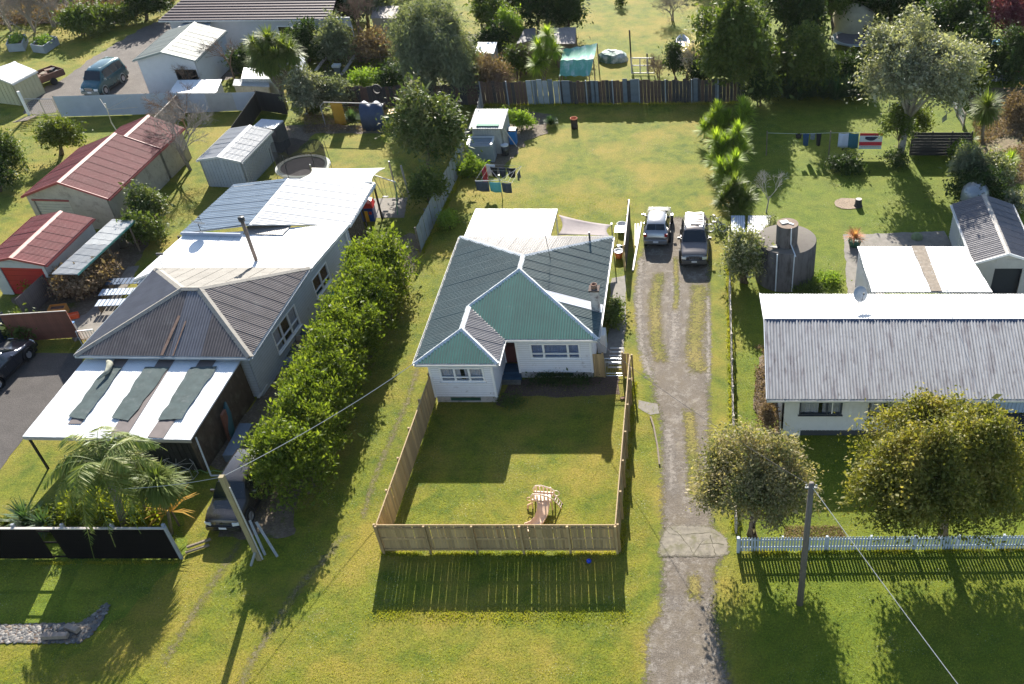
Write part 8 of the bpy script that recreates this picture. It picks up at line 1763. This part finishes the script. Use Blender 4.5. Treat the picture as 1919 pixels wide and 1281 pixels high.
for i, (n_, l_, bb, bs, lf, cnt_, sz, k_) in enumerate(specs):
    if cnt_ < 200: continue
    tree(n_, l_, 'tree' if 'tree' in n_ or n_ == 'conifer' else 'shrub', bb, bs, LF[lf], cnt_, sz, .48, k_, .3 if sz < .2 else .42, seed=40 + i, trunkr=.06 if 'shrub' in n_ else .16, shell=.6, stems=3 if 'shrub' in n_ or 'bush' in n_ else 1)
# background woodland strip beyond the frame edge so nothing ends abruptly
rng = np.random.default_rng(77)
for k in range(9):
    x = -95 + k * 19 + rng.normal() * 3
    if -26 < x < -8: continue
    y = 122 + rng.random() * 4
    if x < -50: y += 10
    lb = lobes_in((x, y, 4), 5.5, 3.8, 7, rng); T = thing('dark_tree', 'distant dark evergreen beyond the top edge, number counted from the left is %s' % ['first', 'second', 'third', 'fourth', 'fifth', 'sixth', 'seventh', 'eighth', 'ninth'][k], 'tree', (x, y, 0), 0, 'evergreens beyond the gardens'); v, f = crown_leaves(lb, 7000, rng, 26, .7, .6, .55, .5); np_mesh('crown', v, f, LF['dark'], T); trunk(Vector((x, y, 0)), lb, .25, T, BARK(), rng)
# hedge-like row of dry twigs under the lean-to (vine-covered stack)
bush('brown_vine_stack', 'long heap of dry brown twigs beside the curved path', 'shrub', G(168, 538).x, G(168, 538).y, 1.7, 2.6, 1.6, LF['dry'], 16000, .16, 3)
bush('grass_clump', 'long tuft of pale grass growing from a low planter near the clothesline', 'grass clump', G(888, 328).x, G(888, 328).y, 1.25, .5, .7, LF['fresh'], 4500, .2, 4, aspect=.25)
bush('green_shrub', 'small climber on the near side of the blue-grey iron fence', 'shrub', G(842, 425).x, G(842, 425).y, .35, .8, 1.0, LF['fresh'], 1800, .14, 14)
bush('green_shrub', 'plants in pots in front of the reddish screen', 'shrub', G(48, 628).x, G(48, 628).y, 1.3, .8, 1.1, LF['mid'], 4500, .17, 15)
bush('green_shrub', 'low shrub against the small red garage door', 'shrub', G(75, 545).x, G(75, 545).y, .7, .5, .8, LF['fresh'], 1600, .14, 16)
bush('ground_cover', 'dark green ground cover around the foot of the concrete tank', 'shrub', 6.4, 54.4, .9, .6, .5, LF['mid'], 2200, .12, 17)
bush('ground_cover', 'green weeds right of the concrete tank', 'shrub', G(1548, 528).x, G(1548, 528).y, .9, .6, .4, LF['fresh'], 2200, .12, 18)
bush('flower_bed_plants', 'dark plants in the shaded bed below the wide window', 'shrub', -8.5, 45.15, 2.3, .25, .35, LF['dark'], 2500, .1, 19)
bush('flower_bed_plants', 'low plants beside the porch steps', 'shrub', -11.2, 43.3, .8, .6, .3, LF['mid'], 900, .1, 20)
bush('flower_bed_plants', 'small green plant along the right wall of the white house', 'shrub', -5.9, 51.5, .25, 1.6, .8, LF['mid'], 2400, .13, 21)
bush('yellow_fern', 'bright yellow feathery shrub behind the black front fence', 'shrub', G(185, 978).x, G(185, 978).y + .3, 1.15, .8, 1.5, LF['yel'], 9000, .2, 22, aspect=.3)
bush('yellow_fern', 'smaller yellow-green shrub behind the black fence, right of the palm trunk', 'shrub', G(262, 990).x, G(262, 990).y + .3, .8, .5, 1.0, LF['yel'], 4000, .18, 23, aspect=.35)
bush('green_shrub', 'low dark ground plants behind the black fence', 'shrub', G(130, 990).x, G(130, 990).y + .4, 2.8, .6, .5, LF['citrus'], 5000, .15, 24)
# palms at the front left
bp = G(240, 1001); top = G(190, 872, 3.6); top.y = bp.y + .8; top = Vector((wx(188, bp.y + .6, 4.2), bp.y + .6, 4.2))
feather_palm('feather_palm', 'big feathery palm arching over the white carport roof', bp, top, 34, 3.3, LF['palm'], 5, r=.17, ll=.8, rise=.95, droop=1.15)
b3 = G(322, 1000); hd = Vector((wx(300, b3.y + .3, 3.0), b3.y + .3, 3.0)); cabbage_tree('cabbage_palm', 'round headed palm lily between the big palm and the black car', b3, [hd], LF['cab'], 620, 1.25, .075, 6, r=.09, cat='palm lily', tilt=(-1.0, 1.3), droop=.9)
b4 = G(270, 985); feather_palm('feather_palm', 'thin small palm just right of the big feathery palm', b4, Vector((wx(262, b4.y + .3, 2.4), b4.y + .3, 2.4)), 9, 1.5, LF['palm'], 7, r=.07, ll=.35, rise=.6, droop=1.1)
for k, (px_, py_, n_, l_, lf, ln_) in enumerate([(58, 985, 60, 'dark blue-green flax behind the black fence at far left', 'flax', 1.3), (90, 992, 50, 'pale striped flax right of the dark flax', 'flax', 1.1), (18, 990, 60, 'yellow-green low tufts at the left end behind the black fence', 'citrus', .6), (336, 985, 22, 'orange tinted frond plant beside the round headed palm', 'oran', 1.5)]):
    b = G(px_, py_); T = thing('flax' if k < 3 else 'fan_plant', l_, 'flax' if k < 3 else 'plant', b); v, f = sword_arrays((b.x, b.y, .1 + .9 * (k == 3)), n_ * 2, ln_, .09, np.random.default_rng(k), (.3 if k < 3 else .1, 1.45), .5); np_mesh('leaves', v, f, LF[lf], T); MB().tube([b, b + Z3 * (.25 + .8 * (k == 3))], .05, 6).build('stem', BARK(), T)
# cabbage trees
def heads_px(lst, y): return [(wx(a, y + dy, zat(0, y + dy, b)), y + dy, zat(0, y + dy, b)) for a, b, dy in lst]
b = G(536, 205); cabbage_tree('cabbage_tree', 'big many-headed cabbage tree behind the board fence', b, heads_px([(480, 88, 0), (505, 78, .5), (530, 90, .3), (495, 105, -.6), (520, 108, -.8), (545, 100, -.2), (508, 122, -.9), (485, 118, -.3)], b.y), LF['cab'], 340, 1.25, .1, 8, r=.2, tilt=(-1.1, 1.3), droop=.6)
b = G(1018, 160); cabbage_tree('cabbage_tree', 'spiky cabbage tree clump in front of the weathered flat shed', b, heads_px([(1026, 66, .6), (1010, 88, .2), (1018, 112, -.3), (1038, 95, 0), (1006, 122, -.5)], b.y), LF['yucca'], 240, .95, .08, 9, r=.14, tilt=(-.9, 1.3))
b = G(1840, 268); cabbage_tree('cabbage_tree', 'single round headed cabbage tree at the right edge above the shrubs', b, heads_px([(1849, 203, .1)], b.y), LF['cab'], 520, 1.3, .09, 10, r=.16, tilt=(-1.25, 1.35), droop=.5)
b = G(1836, 268); cabbage_tree('cabbage_tree', 'small pale tufted plant at the foot of the round headed cabbage tree', b + Vector((-.8, -.4, 0)), [(b.x - .8, b.y - .4, .4)], LF['cab'], 110, .9, .07, 11, r=.06)
b = G(1885, 335); cabbage_tree('cabbage_tree', 'bright spiky plant among the shrubs at the right edge', b, [(b.x, b.y, 1.4), (b.x - .3, b.y + .3, 1.0)], LF['yucca'], 130, 1.0, .08, 12, r=.08)
gY = 'yuccas in the row between the two back lawns'
for k, (bb, hs_, l_) in enumerate([((1368, 262), [(1347, 208, 0), (1392, 200, .3), (1366, 222, 0), (1388, 222, -.3), (1330, 232, -.3), (1350, 240, -.5)], 'tallest many-headed yucca at the far end of the row'), ((1366, 312), [(1384, 248, .2), (1342, 262, 0), (1362, 268, -.3), (1388, 272, -.3), (1346, 290, -.4)], 'second yucca from the far end of the row'), ((1364, 352), [(1380, 300, .2), (1350, 312, 0), (1376, 325, -.4), (1356, 335, -.5)], 'third yucca, in the shaded middle of the row'), ((1372, 398), [(1378, 345, .2), (1392, 362, 0), (1362, 365, -.3), (1380, 380, -.5)], 'nearest yucca, beside the small white bicycle')]):
    b = G(*bb); cabbage_tree('yucca', l_, b, heads_px(hs_ + [(a_ - 9 + 16 * (j_ % 2), b_ + 13, d_ - .35) for j_, (a_, b_, d_) in enumerate(hs_)], b.y), LF['yucca'] if k < 3 else LF['cab'], 150, .95, .085, 20 + k, gY, r=.09, cat='yucca', tilt=(-.5, 1.4), droop=.1)
b = G(1375, 392); T = thing('fan_plant', 'orange bromeliad like plant at the near end of the yucca row', 'plant', b); v, f = sword_arrays((b.x - .3, b.y, .3), 40, .8, .07, np.random.default_rng(3), (.1, 1.3), .4); np_mesh('leaves', v, f, LF['oran'], T)
for k, (px_, py_, n_, l_, ln_, lf) in enumerate([(1033, 236, 60, 'small shaded agave at the back of the middle lawn', .7, 'flax'), (662, 232, 110, 'striped spiky plant between the blanket and the tarpaulin', 1.0, 'flax'), (595, 215, 70, 'spiky plant left of the orange blanket', .9, 'cab'), (586, 205, 60, 'drooping flax behind the trampoline', 1.3, 'flax')] + [(1455 + 22 * j, 184 + 3 * (j % 3), 95, '%s flax clump along the back of the right-hand lawn, counting from the left' % ['first', 'second', 'third', 'fourth', 'fifth', 'sixth', 'seventh', 'eighth'][j], 1.9, 'flax') for j in range(8)]):
    b = G(px_, py_); T = thing('flax', l_, 'flax', b, 0, 'flax clumps along the back of the right lawn' if k > 3 else None); v, f = sword_arrays((b.x, b.y, .1), n_ * 3, ln_, .1, np.random.default_rng(30 + k), (.55, 1.5), .45); np_mesh('leaves', v, f, LF[lf], T)
# leafless trees
bare_tree('bare_tree', 'leafless grey tree leaning over the red garage roofs', G(356, 318), 5.2, .55, 31, 6, .1, lean=(-.25, .1), stems=2)
bare_tree('bare_tree', 'leafless twiggy tree beside the rail fence above the red shed', G(352, 250), 4.4, .6, 32, 6, .08, col='twig_brown')
bare_tree('bare_tree', 'small pale leafless tree on the right-hand lawn near the yuccas', G(1436, 398), 3.6, .6, 33, 5, .06, col='twig_pale', lean=(.15, .1))
bare_tree('bare_tree', 'leafless fruit tree between the verandah and the huge tree', G(680, 92), 5.5, .6, 34, 6, .12, col='twig_brown')
bare_tree('bare_tree', 'leafless shrub behind the left part of the patchwork fence', G(925, 185), 3.4, .65, 35, 6, .06, col='twig_brown', stems=3)
bare_tree('bare_tree', 'leafless thicket left of the spiky cabbage trees', G(985, 140), 3.2, .65, 36, 6, .06, col='twig_brown', stems=3)
for k, (px_, py_, h_, l_) in enumerate([(22, 58, 5.5, 'first'), (100, 52, 5.2, 'second'), (66, 60, 4.5, 'third')]): bare_tree('bare_tree', ['leftmost leafless tree on the far scrub strip', 'multi-stemmed leafless tree right of the leftmost one on the scrub strip', 'short dark leafless tree between two taller ones on the scrub strip'][k], G(px_, py_), h_, .5, 50 + k, 6, .1, col='twig_grey', stems=3)
bare_tree('bare_tree', 'twiggy dry shrub at the top of the far field', G(1262, 38), 3.0, .7, 60, 6, .07, stems=3)
bare_tree('bare_tree', 'twiggy brown bush right of the white tube gate', G(1236, 146), 2.2, .7, 61, 6, .05, col='twig_brown', stems=3)
bare_tree('bare_tree', 'dead looking small tree above the white low roofs at the top left', G(440, 150), 4.6, .5, 62, 5, .1, col='twig_brown')
bare_tree('bare_tree', 'dry twiggy tree behind the low white roof by the fence', G(358, 178), 3.2, .6, 63, 5, .07, col='twig_brown')
for k in range(8):
    x, y = G(20 + 32 * k, 22).x + rng.normal(), G(20, 20).y + rng.random() * 5; bare_tree('bare_tree', ['thin', 'spreading', 'low', 'tall thin', 'pale', 'tangled', 'leaning', 'last'][k] + ' leafless tree on the roadside strip, top left', (x, y, 0), 3.5 + rng.random() * 1.5, .6, 70 + k, 5, .07, 'leafless trees on the roadside strip', col=['twig_grey', 'twig_brown'][k % 2], stems=2)
# scrub mat along the road and weeds in rough corners (nobody could count them)
def mat_stuff(name, poly, n, size, leaf, h, seed):
    r_ = np.random.default_rng(seed); xs_ = [p.x for p in poly]; ys_ = [p.y for p in poly]; P = []
    while len(P) < n:
        x, y = r_.uniform(min(xs_), max(xs_)), r_.uniform(min(ys_), max(ys_))
        if inpoly(x, y, poly) and noise.noise(Vector((x * .35, y * .35, seed))) > -.15: P.append((x, y, r_.random() * h))
    P = np.array(P); N = unit(r_.normal(size=P.shape) + np.array([0, 0, 1.2])); A = unit(np.cross(N, r_.normal(size=P.shape))); B = np.cross(N, A); s = size * (.6 + .8 * r_.random(len(P))); v, f = leaf_arrays(P, A, B, s, s * .4)
    o = np_mesh(name, v, f, LF[leaf], None, None); return tag(o, kind='stuff')
mat_stuff('scrub', gp((-80, 60), (110, 45), (330, 8), (330, -40), (-80, -40)), 22000, .35, 'dry', 1.1, 1)
mat_stuff('weeds', gp((570, 205), (745, 205), (745, 245), (570, 250)), 3500, .16, 'dry', .25, 2)
mat_stuff('bank_weeds', gp((1815, 215), (1960, 200), (2000, 330), (1890, 345), (1840, 290)), 9000, .2, 'dry', .35, 3)
mat_stuff('garden_weeds', gp((600, 90), (940, 70), (960, 175), (600, 195)), 12000, .2, 'citrus', .4, 4)
mat_stuff('hedge_litter', [Vector(p + (0,)) for p in ((-24, 34), (-19.9, 35), (-19.6, 60), (-23, 60))], 6000, .1, 'dry', .04, 5)
mat_stuff('leaf_litter', gp((1470, 985), (1640, 985), (1640, 1005), (1470, 1010)), 2500, .08, 'dry', .04, 6)
mat_stuff('house_side_weeds', gp((1415, 650), (1448, 650), (1462, 815), (1412, 800)), 2500, .12, 'dry', .25, 8)
# grass tufts over the near lawns give the turf its grain
r_ = np.random.default_rng(99); n_ = 210000; P = np.stack([r_.uniform(-37, 17, n_), 23 + 45 * r_.random(n_) ** 1.5, np.zeros(n_)], 1)
def notin(P):
    k = np.ones(len(P), bool); x, y = P[:, 0], P[:, 1]
    k &= ~((x > -5.3) & (x < 1.05) & (y < 68) & ~((y < 44) & (x < -3.0))); k &= ~((x > xl) & (x < xr + 1.8) & (y > yw) & (y < 62) & ~((y < yf) & (x > xw))); k &= ~((x < -22.5) & (y > 40)); k &= ~((x > 3.2) & (y > yw_)); k &= ~((x < -28.5) & (y > 33.5) & (y < 40) & (x < -33)); return k
P = P[notin(P)]; nn = len(P); A = unit(np.stack([r_.normal(size=nn) * .6, r_.normal(size=nn) * .6, np.ones(nn)], 1)); B = unit(np.cross(A, r_.normal(size=(nn, 3)))); s = .035 + .05 * r_.random(nn)
v = np.empty((nn, 3, 3)); v[:, 0] = P - B * .012; v[:, 1] = P + B * .012; v[:, 2] = P + A * s[:, None]
o = np_mesh('grass', v.reshape(-1, 3), np.arange(3 * nn).reshape(nn, 3), leafmat('grass_blade', [(.1, .12, .015), (.16, .18, .02), (.24, .22, .035), (.3, .25, .08)], .4, .5, .2, .6, .25)); o['kind'] = 'stuff'

def tufts(name, pts, n, h, spread, leaf, seed):
    r_ = np.random.default_rng(seed); P = [Vector((p[0], p[1], 0)) for p in pts]; seg = [(P[i + 1] - P[i]).length for i in range(len(P) - 1)]; tot = sum(seg); out = []
    for i in range(len(seg)):
        k = int(n * seg[i] / tot); t = r_.random((k, 1)); a, b = np.array(P[i]), np.array(P[i + 1]); cl = (np.sin(t * seg[i] * 2.1 + i) + np.sin(t * seg[i] * 5.3)) * .5 + r_.random((k, 1)) > .1
        q = a + (b - a) * t + r_.normal(size=(k, 3)) * spread * np.array([1, 1, 0]); out.append(q[cl[:, 0]])
    q = np.concatenate(out); m = len(q); A = unit(np.stack([r_.normal(size=m) * .5, r_.normal(size=m) * .5, np.ones(m)], 1)); B = unit(np.cross(A, r_.normal(size=(m, 3)))); s = h * (.4 + .9 * r_.random(m)); v = np.empty((m, 3, 3)); v[:, 0] = q - B * .02; v[:, 1] = q + B * .02; v[:, 2] = q + A * s[:, None]
    o = np_mesh(name, v.reshape(-1, 3), np.arange(3 * m).reshape(m, 3), LF[leaf]); o['kind'] = 'stuff'
LF['blade'] = MC['grass_blade']
for k, (pts, n, h, sp) in enumerate(([((fl - .1, fy - .15), (fr_ + .1, fy - .15)), 2600, .16, .07], [((fr_ + .2, fy), (pr_top.x + .2, pr_top.y)), 2200, .14, .08], [((fx, 33.2), (fx, 61)), 5000, .2, .1], [(a_, b_) , 3500, .2, .12] if False else [((1.9, 31.9), (16, 32.2)), 3500, .18, .1], [tuple(tuple(G(*p)[:2]) for p in ((905, 197), (1394, 193))), 4000, .25, .15], [tuple(tuple(G(*p)[:2]) for p in ((792, 472), (893, 270))), 3000, .22, .12], [((-32, 31.2), (-25.2, 31.3)), 1500, .12, .06], [((fl - .1, fy), (wl - .2, wwf)), 2200, .15, .08], [tuple(tuple(G(*p)[:2]) for p in ((700, 1150), (930, 1156), (1175, 1152))), 3500, .1, .25])): tufts('long_grass', pts, n, h, sp, 'blade', 200 + k)
# ------------------------------------------------------------------ air
hz = bpy.data.materials.new('air'); hz.use_nodes = True; t = hz.node_tree; t.nodes.clear(); o_ = t.nodes.new('ShaderNodeOutputMaterial'); vp_ = t.nodes.new('ShaderNodeVolumePrincipled'); vp_.inputs['Color'].default_value = (.93, .96, 1, 1); vp_.inputs['Density'].default_value = .00004; vp_.inputs['Anisotropy'].default_value = .3; t.links.new(vp_.outputs[0], o_.inputs['Volume'])
mb = MB(); mb.box((0, 60, 17.5), (320, 200, 37.5)); o = mb.build('haze', hz); o['kind'] = 'stuff'
